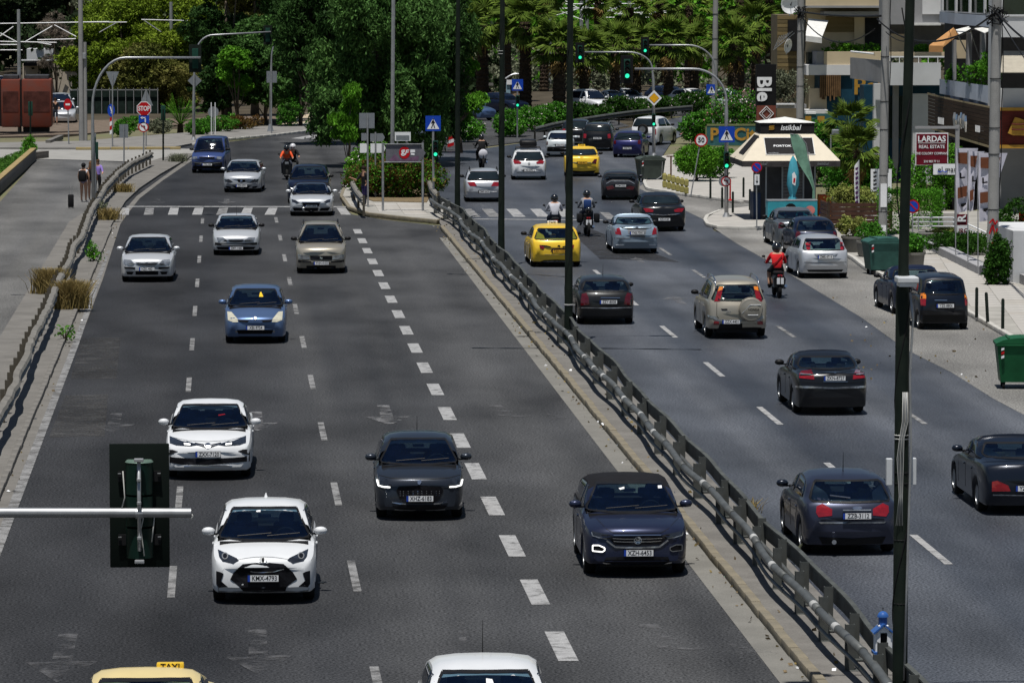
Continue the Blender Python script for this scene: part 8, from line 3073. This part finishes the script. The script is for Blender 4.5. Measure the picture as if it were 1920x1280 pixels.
wallseg('kerb_block','short concrete kerb piece beside the tram tracks','block',(95,272),(119,262),.22,.3,M_conc2)
# lawn strip behind the wall
gm=slabs((-120,440),(60,300),(64,292),(40,296),(0,312),(-200,380))
sheet('lawn_bed',gm,.3,pm('lawn_soil',(.06,.09,.03),.9,var=.3))
pl=[(p.x,p.y)for p in gm]
Pn=[]
while len(Pn)<9000:
 x,y=R_.uniform(min(a[0]for a in pl),max(a[0]for a in pl)),R_.uniform(min(a[1]for a in pl),max(a[1]for a in pl))
 if inside((x,y),pl):
  Pn.append((x,y,.34+R_.uniform(0,.12)))
V=leaves(np.array(Pn),.22,.25,-.0)
o=obj('lawn_grass',fastmesh('lawn_grass',V,L_grass,np.arange(len(V)).reshape(-1,4)))
tag(o,'bright green grass behind the ochre wall','grass',kind='stuff')
g=G(55,292)
bush('leafy green weed bush at the end of the ochre wall',(g.x,g.y),.5,.4,1.1,L_hedge,1200,.14,seed=210)
# background building left
Yz=352
t=root0('low_building','low beige building with a dark canopy seen between the conifers','building')
bx_px('wall',pm('warm_wall',(.42,.37,.30),.85),42,120,150,215,Yz+2,6,t)
bx_px('canopy',M_dark,44,117,95,124,Yz,2.2,t)
bx_px('canopy_edge',M_swht,40,112,110,114,Yz-.2,.2,t)
bx_px('upper_wall',M_lgrey,50,92,100,112,Yz+2.2,5,t)
for x in(45,72):
 bx_px('canopy_post',M_sblk,x,120,x+2,160,Yz,.1,t)
t=root0('apartment_building','distant white building with tall windows at the top edge','building')
bx_px('wall',M_wwall,284,-40,320,20,420,5,t)
for k in range(3):
 bx_px('window',pm('pale_glass',(.28,.33,.4),.2),288+k*10,-10,295+k*10,17,419.9,.05,t)
 # chain-link fence screen
t=root0('car_park_fence','dark screened fence between the tram tracks and the car park','fence')
for k in range(12):
 x=130+k*15
 bx_px('fence_post',M_cgrey,x,165,x+1.6,232,318,.06,t)
bx_px('screen',pm('dark_green_screen',(.012,.022,.018),.9,var=.4),131,170,297,232,318.2,.03,t)
bx_px('top_rail',M_galv,130,168,297,169.5,318,.06,t)
# catenary poles
def catpole(label,px,py,top,r=.14,twin=False):
 g=G(px,py)
 zt=Q(px,top,g.y).z
 t=thing('catenary_pole',label,'catenary pole',(g.x,g.y,0),0,'catenary poles')
 mb=MB()
 mb.tube([(0,0,0),(0,0,zt)],[r,r*.8],10)
 mb.build('mast',M_galv if not twin else M_cpole,t)
 return t,g
catpole('steel catenary pole in front of the tram',37,250,18,.13)
t,g=catpole('thick concrete catenary pole with a box beside the tram tracks',153,268,-60,.16,True)
mb=MB()
mb.tube([(.25,0,0),(.25,0,6)],.10,8)
mb.build('second_mast',M_cpole,t)
mb=MB()
mb.rbox((.2,-.15,Q(160,105,g.y).z),(.2,.15,.35),.02)
mb.build('small_box',M_galv,t)
catpole('distant catenary pole behind the tamarisks',322,208,4,.15)
for i,(px,top)in enumerate(((1032,-20),(1090,-20),(1101,-10),(1162,-20),(1180,-20))):
 p=Q(px,100,395)
 t=thing('catenary_pole',['leftmost','second','third','fourth','rightmost'][i]+' of the far catenary poles above the palms','catenary pole',(p.x,395,0),0,'catenary poles')
 mb=MB()
 mb.tube([(0,0,0),(0,0,11.5)],.17,8)
 mb.build('mast',M_galv,t)
mesh_w=[((0,44.5),(205,41)),((0,68),(25,50)),((0,78),(106,80)),((0,84),(38,84)),((0,94),(42,94)),((48,78),(98,49)),((102,47),(143,69)),((70,75),(142,73)),((71,80),(96,84)),((186,61),(218,43)),((268,37),(302,60)),((265,37),(352,39)),((0,62),(30,78)),((170,42),(238,42))]
t=root0('catenary_wires','pale catenary wires and stays over the tram line at the left','overhead wires')
for a_,b_ in mesh_w:
 mb=MB()
 mb.tube([Q(*a_,300),Q(*b_,300)],.035,5)
 mb.build('wire',M_swht if a_[0]<170 else M_galv,t)
mesh_r=[((1037,16),(1093,38)),((1040,30),(1100,12)),((1060,2),(1110,30)),((1108,33),(1158,14)),((1050,16),(1200,15)),((1110,33),(1220,33)),((1165,26),(1250,21)),((1168,28),(1222,2)),((1100,4),(1160,26)),((1160,24),(1250,24)),((1060,8),(1190,7)),((1120,2),(1182,30)),((1112,26),(1228,27))]
t=root0('catenary_wires','pale catenary wires and stays above the far palms','overhead wires')
for a_,b_ in mesh_r:
 mb=MB()
 mb.tube([Q(*a_,393),Q(*b_,393)],.045,5)
 mb.build('wire',M_swht,t)
 # far guardrail in the right-hand bend
t=thing('guardrail','dark steel guardrail along the far bend behind the receding cars','guardrail',(0,0,0))
q=[G(x,y,.6)for x,y in((1000,246),(1040,236),(1080,229),(1130,221),(1180,214),(1240,208),(1300,203),(1340,201))]
sp2=resample([Vector((p.x,p.y,0))for p in q],2.0)
for i in range(0,len(sp2)-2,2):
 mb=MB()
 swp(mb,sp2[i:i+3],wprof)
 mb.build('beam',M_dbeam,t)
for i in range(0,len(sp2),2):
 obj('post',pme,t,(sp2[i].x+.1,sp2[i].y+.15,0))
t=thing('guardrail','short bent guardrail around the island tip beside the standing man','guardrail',(0,0,0))
q=[Vector((p.x,p.y,.1))for p in[G(x,y,.7)for x,y in((661,338),(664,352),(672,366),(682,378))]]
for a_,b_ in zip(q[:-1],q[1:]):
 mb=MB()
 swp(mb,[a_,b_],wprof)
 mb.build('beam',M_rail,t)
for p in q:
 obj('post',pme,t,(p.x,p.y,.1))
t=thing('guardrail','short guardrail on the right side of the island behind the crossing sign','guardrail',(0,0,0))
q=[Vector((p.x,p.y,.1))for p in[G(x,y,.7)for x,y in((802,330),(806,345),(812,360),(822,372))]]
for a_,b_ in zip(q[:-1],q[1:]):
 mb=MB()
 swp(mb,[a_,b_],wprof)
 mb.build('beam',M_rail,t)
for p in q:
 obj('post',pme,t,(p.x,p.y,.1))
 # bus shelter glimpse behind the palms
t=root0('bus_shelter','arched bus shelter with a pale blue panel glimpsed between the palms','shelter')
Yh=340
bx_px('panel',pm('pale_blue_panel',(.25,.38,.45),.5),949,150,957,205,Yh,.1,t)
mb=MB()
mb.tube([Q(948+k*5,148-9*math.sin(PI*k/8),Yh)for k in range(9)],.08,6)
mb.build('arched_roof',M_galv,t)
bx_px('poster',M_swht,950,150,960,159,Yh-.1,.05,t)
bx_px('flower_poster',pm('flower_poster',(.3,.22,.15),.6,var=.6,scale=3),957,170,985,205,Yh+.3,.1,t)
t=root0('low_wall','long pale wall and kiosk block behind the palm trunks','wall')
bx_px('wall_body',M_conc,900,156,925,161,345,.3,t)
bx_px('wall_body',pm('warm_wall',(.42,.37,.30),.85),860,213,960,222,330,.3,t)
# ==== people and motorcycles
def mat_c(name,c):
 return pm(name,c,.75,var=.15,scale=6)
C_skin=M_skn
C_hair=mat_c('dark_hair',(.02,.012,.008))
def person(label,loc,rz,J,cloth,hair=None,helmet=None,extras=(),group=None,name='person',scale=1.,z=0.):
 """J: dict of joints (x right, y forward, z up); cloth: dict region->material"""
 t=thing(name,label,'person',(loc[0],loc[1],z),rz,group)
 order=['pelvis','chest','neck','head','top','shL','elL','haL','shR','elR','haR','hiL','knL','anL','toL','hiR','knR','anR','toR','waist','fiL','fiR']
 J=dict(J)
 J.setdefault('waist',tuple((Vector(J['pelvis'])*.55+Vector(J['chest'])*.45)))
 for s in 'LR':
  d=(Vector(J['ha'+s])-Vector(J['el'+s])).normalized()
  J.setdefault('fi'+s,tuple(Vector(J['ha'+s])+d*.10))
 J.setdefault('top',tuple(Vector(J['head'])+(Vector(J['head'])-Vector(J['neck'])).normalized()*.11))
 kf=1.18 if helmet else 1.06
 rad=dict(pelvis=(.145,.11),waist=(.125,.095),chest=(.155,.11),neck=(.055,.055),head=(.085,.10),top=(.06,.07),shL=(.07,.07),shR=(.07,.07),elL=(.042,.042),elR=(.042,.042),haL=(.03,.034),haR=(.03,.034),hiL=(.10,.10),hiR=(.10,.10),knL=(.062,.062),knR=(.062,.062),anL=(.04,.04),anR=(.04,.04),toL=(.04,.035),toR=(.04,.035),fiL=(.022,.03),fiR=(.022,.03))
 E=[('pelvis','waist'),('waist','chest'),('chest','neck'),('neck','head'),('head','top'),('chest','shL'),('shL','elL'),('elL','haL'),('haL','fiL'),('chest','shR'),('shR','elR'),('elR','haR'),('haR','fiR'),('pelvis','hiL'),('hiL','knL'),('knL','anL'),('anL','toL'),('pelvis','hiR'),('hiR','knR'),('knR','anR'),('anR','toR')]
 ix={n:i for i,n in enumerate(order)}
 me=bpy.data.meshes.new('body')
 me.from_pydata([J[n]for n in order],[(ix[a],ix[b])for a,b in E],[])
 o=bpy.data.objects.new('body_src',me)
 COL.objects.link(o)
 md=o.modifiers.new('skin','SKIN')
 for i,n in enumerate(order):
  me.skin_vertices[0].data[i].radius=(rad[n][0]*kf,rad[n][1]*kf)
  me.skin_vertices[0].data[i].use_root=(n=='pelvis')
 sb=o.modifiers.new('sub','SUBSURF')
 sb.levels=sb.render_levels=1
 bpy.context.view_layer.update()
 m2=bpy.data.meshes.new_from_object(o.evaluated_get(bpy.context.evaluated_depsgraph_get()))
 bpy.data.objects.remove(o)
 m2.name='body'
 m2.materials.clear()
 regs={'torso':[('pelvis','waist'),('waist','chest'),('chest','shL'),('chest','shR')],'head':[('chest','neck'),('neck','head'),('head','top')],'sleeve':[('shL','elL'),('shR','elR')],'fore':[('elL','haL'),('elR','haR'),('haL','fiL'),('haR','fiR')],'hip':[('pelvis','hiL'),('pelvis','hiR')],'thigh':[('hiL','knL'),('hiR','knR')],'shin':[('knL','anL'),('knR','anR')],'shoe':[('anL','toL'),('anR','toR')]}
 names=list(regs)
 cl=dict(torso=C_skin,head=C_skin,sleeve=C_skin,fore=C_skin,hip=C_skin,thigh=C_skin,shin=C_skin,shoe=M_sblk)
 cl.update(cloth)
 for n in names:
  m2.materials.append(cl[n])
 segs=[(i,Vector(J[a]),Vector(J[b]))for i,n in enumerate(names)for a,b in regs[n]]
 wz=Vector(J['waist'])
 for f in m2.polygons:
  c=f.center
  best,bi=9,0
  for i,a,b in segs:
   ab=b-a
   tt=max(0,min(1,(c-a).dot(ab)/max(1e-6,ab.length_squared)))
   d=(c-(a+ab*tt)).length
   if d<best:
    best,bi=d,i
  f.material_index=bi
  f.use_smooth=True
 obj('body',m2,t)
 hd=Vector(J['head'])
 if helmet:
  mb=MB()
  mb.ball((hd.x,hd.y,hd.z+.03),(.155,.175,.16),14,10)
  mb.build('helmet',helmet,t,smooth=True)
  mb=MB()
  mb.box((hd.x,hd.y+.135,hd.z-.01),(.17,.05,.08))
  mb.build('visor',M_gl,t)
 elif hair:
  mb=MB()
  mb.ball((hd.x,hd.y-.02,hd.z+.05),(.105,.115,.115),12,8)
  if 'long' in hair:
   mb.ball((hd.x,hd.y-.09,hd.z-.14),(.10,.06,.24),12,8)
  mb.build('hair',hair['m'],t,smooth=True)
 for nm,fn,m in extras:
  mb=MB()
  fn(mb)
  mb.build(nm,m,t,smooth='a')
 return t
def stand(sp=.12,step=0.,arms=(0,0),lean=0.):
 a,b=arms
 return dict(pelvis=(0,0,.95),chest=(0,lean*.5,1.30),neck=(0,lean,1.47),head=(0,lean+.02,1.60),shL=(-.18,lean*.6,1.38),shR=(.18,lean*.6,1.38),elL=(-.25,a*.25,1.12),haL=(-.24,a*.5+.05,.90+abs(a)*.3),elR=(.25,b*.25,1.12),haR=(.24,b*.5+.05,.90+abs(b)*.3),hiL=(-.09,0,.88),hiR=(.09,0,.88),knL=(-.10,step*.5+.02,.48),knR=(.10,-step*.5+.02,.48),anL=(-.10,step,.09),anR=(.10,-step,.09),toL=(-.11,step+.15,.04),toR=(.11,-step+.15,.04))
def ride(zs=.82,fy=.55,arm=.5):
 return dict(pelvis=(0,-.12,zs+.10),chest=(0,.02,zs+.46),neck=(0,.08,zs+.62),head=(0,.12,zs+.74),shL=(-.19,.04,zs+.53),shR=(.19,.04,zs+.53),elL=(-.31,.22,zs+.28),haL=(-.30,arm,zs+.26),elR=(.31,.22,zs+.28),haR=(.30,arm,zs+.26),hiL=(-.11,-.06,zs+.08),hiR=(.11,-.06,zs+.08),knL=(-.22,.36,zs+.02),knR=(.22,.36,zs+.02),anL=(-.22,.22,zs-.42),anR=(.22,.22,zs-.42),toL=(-.23,.38,zs-.46),toR=(.23,.38,zs-.46))
def bike(label,loc,rz,mp,kind='scooter',plate_=True,top=None,panniers=False,front=False,lamp=True):
 t=thing('motor_scooter' if kind=='scooter' else 'motorcycle',label,'motorcycle',(loc[0],loc[1],0),rz,'motorcycles in traffic')
 R=.26 if kind=='scooter' else.31
 Lw=1.3 if kind=='scooter' else 1.45
 for y in(-Lw/2,Lw/2):
  mb=MB()
  mb.lathe([(R*.7,-.045),(R*.92,-.055),(R,-.02),(R,.02),(R*.92,.055),(R*.7,.045)],20,(0,0,0),'X')
  o=mb.build('wheel',M_rub,t,smooth='a',loc=(0,y,R))
  mb=MB()
  mb.lathe([(R*.7,-.03),(R*.7,.03)],20,(0,0,0),'X')
  mb.build('rim',M_rim,o)
 mb=MB()
 if kind=='scooter':
  mb.prism([(0,0)]*0 or[(-.17,.35),(.17,.35),(.20,.62),(.12,.74),(-.12,.74),(-.20,.62)],-.72,-.05)
  mb.rbox((0,.18,.30),(.34,.5,.08),.03)
  mb.prism([(-.22,.25),(.22,.25),(.20,.85),(.10,1.0),(-.10,1.0),(-.20,.85)],.45,.60)
 else:
  mb.prism([(-.14,.35),(.14,.35),(.17,.60),(.12,.80),(-.12,.80),(-.17,.60)],-.75,.35)
  mb.ball((0,.22,.88),(.17,.30,.15),12,8)
  mb.prism([(-.2,.55),(.2,.55),(.22,.9),(.12,1.12),(-.12,1.12),(-.22,.9)],.52,.68)
 mb.build('fairing',mp,t,smooth='a')
 mb=MB()
 mb.rbox((0,-.30,.80 if kind=='scooter' else.84),(.28,.72,.10),.04)
 mb.build('seat',M_blk,t,smooth='a')
 mb=MB()
 mb.tube([(-.36,.42,1.08),(-.12,.5,1.05),(.12,.5,1.05),(.36,.42,1.08)],.018,6)
 mb.tube([(0,.5,1.0),(0,Lw/2,R)],.03,6)
 mb.build('handlebar',M_blk,t)
 for sd in(-1,1):
  mb=MB()
  mb.tube([(sd*.28,.46,1.08),(sd*.36,.44,1.25)],.008,5)
  mb.ball((sd*.38,.43,1.27),(.06,.025,.04),8,6)
  mb.build('mirror',M_blk,t)
 mb=MB()
 mb.rbox((0,-.80,.72),(.16,.06,.08),.02)
 mb.build('tail_lamp',M_red,t)
 mb=MB()
 mb.rbox((0,.64 if kind=='scooter' else.70,.82),(.20,.06,.13),.03)
 mb.build('headlamp',M_hl,t)
 mb=MB()
 mb.box((0,-.86,.60),(.03,.1,.3))
 mb.box((0,-.70,.46),(.14,.3,.05))
 mb.build('mudguard',M_blk,t)
 if plate_:
  mb=MB()
  mb.rbox((0,-.90,.56),(.22,.015,.20),.008)
  mb.build('number_plate',M_wht,t)
 mb=MB()
 mb.tube([(.16,-.1,.3),(.2,-.4,.32),(.2,-.75,.4)],[.03,.05,.05],8)
 mb.build('exhaust_pipe',M_chr,t,smooth='a')
 if top:
  mb=MB()
  mb.rbox((0,-.78,1.02),(.46,.38,.32),.08)
  mb.build('top_box',top,t,smooth='a')
 if panniers:
  for sd in(-1,1):
   mb=MB()
   mb.rbox((sd*.34,-.55,.72),(.2,.5,.36),.05)
   mb.build('pannier',M_blk,t,smooth='a')
 return t
def gxy(px,py):
 g=G(px,py)
 return(g.x,g.y)
C_red=mat_c('red_shirt',(.55,.015,.02))
C_blk=mat_c('black_clothes',(.012,.012,.013))
C_wht=mat_c('white_shirt',(.50,.50,.54))
C_gry=mat_c('light_grey_shirt',(.24,.25,.27))
C_org=mat_c('orange_shirt',(.75,.10,.03))
C_jean=mat_c('dark_jeans',(.03,.035,.05))
C_helm=pm('black_helmet',(.01,.01,.011),.2,coat=1)
C_helw=pm('white_helmet',(.6,.6,.62),.25,coat=1)
# red shirt scooter
x,y=gxy(1463,560)
bike('scooter ridden by the man in the red shirt next to the silver parked hatchback',(x,y+.9),0,P['black'])
person('rider in a red T-shirt, black shorts and black helmet on a scooter',(x,y+.9),0,ride(.80),dict(torso=C_red,sleeve=C_red,hip=C_blk,thigh=C_blk),helmet=C_helm,extras=[('sling_strap',lambda m:m.tube([(-.17,-.16,1.02),(0,-.15,1.15),(.15,-.10,1.32)],.014,5),C_blk)])
# motorcycle with panniers
x,y=gxy(1104,444)
bike('black touring motorcycle with side cases left of the ice blue sedan',(x,y+.9),0,P['black'],'moto',panniers=True,top=None)
person('rider in a light shirt with a blue backpack and a spare helmet behind',(x,y+.9),0,ride(.86),dict(torso=C_gry,sleeve=C_gry,fore=C_blk,hip=C_jean,thigh=C_jean,shin=C_jean),helmet=C_helm,extras=[('backpack',lambda m:m.rbox((0,-.24,1.24),(.30,.18,.36),.06),mat_c('blue_backpack',(.02,.05,.16))),('spare_helmet',lambda m:m.ball((.02,-.62,1.04),(.13,.14,.13),12,8),C_helm)])
# white shirt scooter
x,y=gxy(1042,449)
bike('scooter of the rider in the white shirt ahead of the yellow hatchback taxi',(x,y+.6),0,P['gunmetal'],top=None,plate_=False)
person('rider in a white shirt and black helmet ahead of the yellow taxi',(x,y+.6),0,ride(.80),dict(torso=C_wht,sleeve=C_wht,fore=C_wht,hip=C_jean,thigh=C_jean,shin=C_jean),helmet=C_helm)
# black scooter far
x,y=gxy(905,318)
bike('big black motorcycle with a white rear cover beside the oleanders',(x,y+.9),.04,P['black'],'moto',plate_=False)
person('rider dressed all in black with a helmet on the far motorcycle',(x,y+.9),.04,ride(.88),dict(torso=C_blk,sleeve=C_blk,fore=C_blk,hip=C_blk,thigh=C_blk,shin=C_blk),helmet=C_helm,extras=[('white_cover',lambda m:m.ball((0,-.78,.80),(.24,.12,.26),12,8),C_wht)])
# oncoming scooter with two riders
x,y=gxy(538,338)
bike('dark scooter with two riders coming up beside the navy crossover',(x,y+.9),PI,P['black'],plate_=False)
person('scooter driver in an orange-red T-shirt and black helmet',(x,y+.9),PI,ride(.80),dict(torso=C_org,sleeve=C_org,hip=C_jean,thigh=C_jean,shin=C_jean),helmet=C_helm)
person('pillion passenger with a white helmet behind the orange-shirted driver',(x+.32,y+1.45),PI,ride(.84,arm=.3),dict(torso=C_blk,sleeve=C_blk,hip=C_blk,thigh=C_blk,shin=C_blk),helmet=C_helw)
# pedestrians on the left
g=G(157,378,.02)
Lb={'m':mat_c('brown_hair',(.12,.06,.03)),'long':1}
C_short=mat_c('lilac_grey_shorts',(.20,.17,.24))
person('woman in a black cap and shorts with a black backpack, holding a suitcase handle',(g.x,g.y),-.25,stand(.12,.0,(.2,0)),dict(torso=C_wht,hip=C_short,thigh=C_skin,shoe=C_wht),hair={'m':C_blk},extras=[('backpack',lambda m:m.rbox((0,-.20,1.18),(.34,.22,.50),.08),C_blk),('cap_peak',lambda m:m.rbox((0,.14,1.68),(.16,.14,.02),.008),C_blk)])
g=G(171,374,.02)
person('woman with long brown hair and a black backpack beside the suitcase owner',(g.x,g.y),-.2,stand(.12,.05,(.1,.2)),dict(torso=C_blk,hip=C_short,thigh=C_skin,shoe=C_wht),hair=Lb,extras=[('backpack',lambda m:m.rbox((0,-.20,1.15),(.34,.22,.48),.08),C_blk)])
g=G(183,368,.02)
person('person in a lilac top half hidden behind the signal post',(g.x,g.y),PI,stand(.12,0,(.6,.6)),dict(torso=mat_c('lilac_top',(.28,.20,.55)),sleeve=mat_c('lilac_top',(.28,.20,.55)),hip=C_blk,thigh=C_blk,shin=C_blk),hair=Lb)
g=G(133,390,.02)
t=thing('suitcase','black upright suitcase with a long handle on the service road','suitcase',(g.x,g.y,0))
mb=MB()
mb.rbox((0,0,.33),(.25,.22,.56),.04)
mb.build('shell',C_blk,t,smooth='a')
for sd in(-1,1):
 mb=MB()
 mb.lathe([(.01,-.012),(.035,-.012),(.035,.012),(.01,.012)],10,(sd*.09,0,.035),'X')
 mb.build('caster',M_rub,t)
mb=MB()
mb.tube([(-.06,0,.6),(-.06,0,.98),(.06,0,.98),(.06,0,.6)],.01,5)
mb.build('handle',M_galv,t)
# man at the island
g=G(684,386,.14)
t=person('man in black with purple-sided trousers leaning against the island pole',(g.x,g.y),2.3,stand(.10,.06,(.2,1.1),.06),dict(torso=C_blk,sleeve=C_blk,hip=C_jean,thigh=mat_c('purple_trousers',(.05,.04,.12)),shin=C_jean),hair={'m':C_hair},z=.14)
# far pedestrians
for i,(px,py,c1_,c2,lb)in enumerate(((586,235,mat_c('pink_top',(.5,.28,.30)),mat_c('patterned_trousers',(.15,.08,.11)),'far pedestrian in a pink top and patterned trousers'),(612,237,mat_c('grey_top',(.4,.43,.5)),C_blk,'far pedestrian carrying a white bag in dark shorts'),(104,233,C_blk,C_jean,'pedestrian in dark clothes waiting beside the red tram'))):
 g=G(px,py,.1)
 person(lb,(g.x,g.y),PI if i!=1 else 0,stand(.12,.1,(.6,.6)if i==0 else(.3,.1)),dict(torso=c1_,sleeve=c1_,hip=c2,thigh=c2 if i!=1 else C_skin,shin=c2 if i==0 else C_skin),hair={'m':C_hair},z=.1)
p=Q(329,205,322)
person('pedestrian in a bright orange vest behind the young palm',(p.x,322),0,stand(),dict(torso=C_org,sleeve=C_org,hip=C_jean,thigh=C_jean,shin=C_jean),hair={'m':C_hair},z=p.z-.6)
# ---- far parked and oncoming cars beyond the median
def farcar(lab,px,py,pc,face='F',kind='hatch',H=1.48,L=4.2,yaw=-50,**k):
 return car('parked_car',lab,px,py,face,pc,L,1.74,H,2.6,.85,.31,kind,cs=1.1,cz=1.0 if H<1.6 else 1.1,rs=1.85,nz=.8 if H<1.6 else.93,yaw=yaw,group='cars beyond the median',far=True,**k)
farcar('white SUV parked beyond the hedge between the palm trunks',1128,214,'white',kind='suv',H=1.75,yaw=30)
farcar('white pickup-like car parked right of the white SUV beyond the hedge',1168,208,'white',kind='sedan',yaw=30)
farcar('blue car glimpsed behind the third lamp post',905,226,'prius',yaw=40)
farcar('dark car glimpsed left of the third lamp post',868,232,'black',yaw=40)
farcar('teal-blue car behind the far crossing signal',968,213,'navy',yaw=40)
farcar('white car behind the oleanders near the yellow diamond sign',1200,204,'white',yaw=40)
farcar('dark blue car beyond the median left of the tall concrete pole',1280,198,'navy',yaw=40)
farcar('white car hidden behind the tall concrete pole',1325,204,'white',yaw=40)
farcar('silver car in the car park beside the tram front',118,232,'silver2',yaw=0,kind='hatch')
farcar('silver estate in the car park behind the no entry sign',112,218,'silver',yaw=0,kind='suv',H=1.6)
farcar('silver car above the tram roof at the left edge',10,176,'silver',yaw=30)
farcar('blue and silver car at the nose of the island',838,262,'ice',yaw=40)
farcar('white van glimpsed behind the pink oleander',1400,214,'greywhite',kind='suv',H=1.8,yaw=60)
# ---- litter along the kerbs
Pn=[]
for _ in range(420):
 k_=R_.random()
 y_=R_.uniform(62,185)
 if k_<.45:
  Pn.append((R_.gauss(8.52,.10),y_,.022))
 elif k_<.65:
  Pn.append((R_.gauss(9.0,.2),y_,.135))
 elif k_<.8:
  Pn.append((R_.gauss(-4.42,.08),y_,.022))
 else:
  g=G(R_.uniform(1560,1900),R_.uniform(520,720))
  Pn.append((g.x,g.y,.03))
V=leaves(np.array(Pn),.09,.8)
V[:,2]=np.clip(V[:,2],.016,.19)
o=obj('litter',fastmesh('litter',V,[M_dirt,M_wht,L_dry],np.arange(len(V)).reshape(-1,4),NR.choice([0,0,0,1,2,2],len(V)//4)))
tag(o,'dry leaves and scraps of litter along the kerbs','litter',kind='stuff')
# ---- lettering becomes plain geometry
bpy.context.view_layer.update()
dg=bpy.context.evaluated_depsgraph_get()
for o in[q for q in SC.objects if q.type=='FONT']:
 me=bpy.data.meshes.new_from_object(o.evaluated_get(dg))
 n=bpy.data.objects.new(o.name,me)
 COL.objects.link(n)
 n.parent=o.parent
 n.location=o.location
 n.rotation_euler=o.rotation_euler
 n.scale=o.scale
 nm=o.name
 bpy.data.objects.remove(o)
 n.name=nm
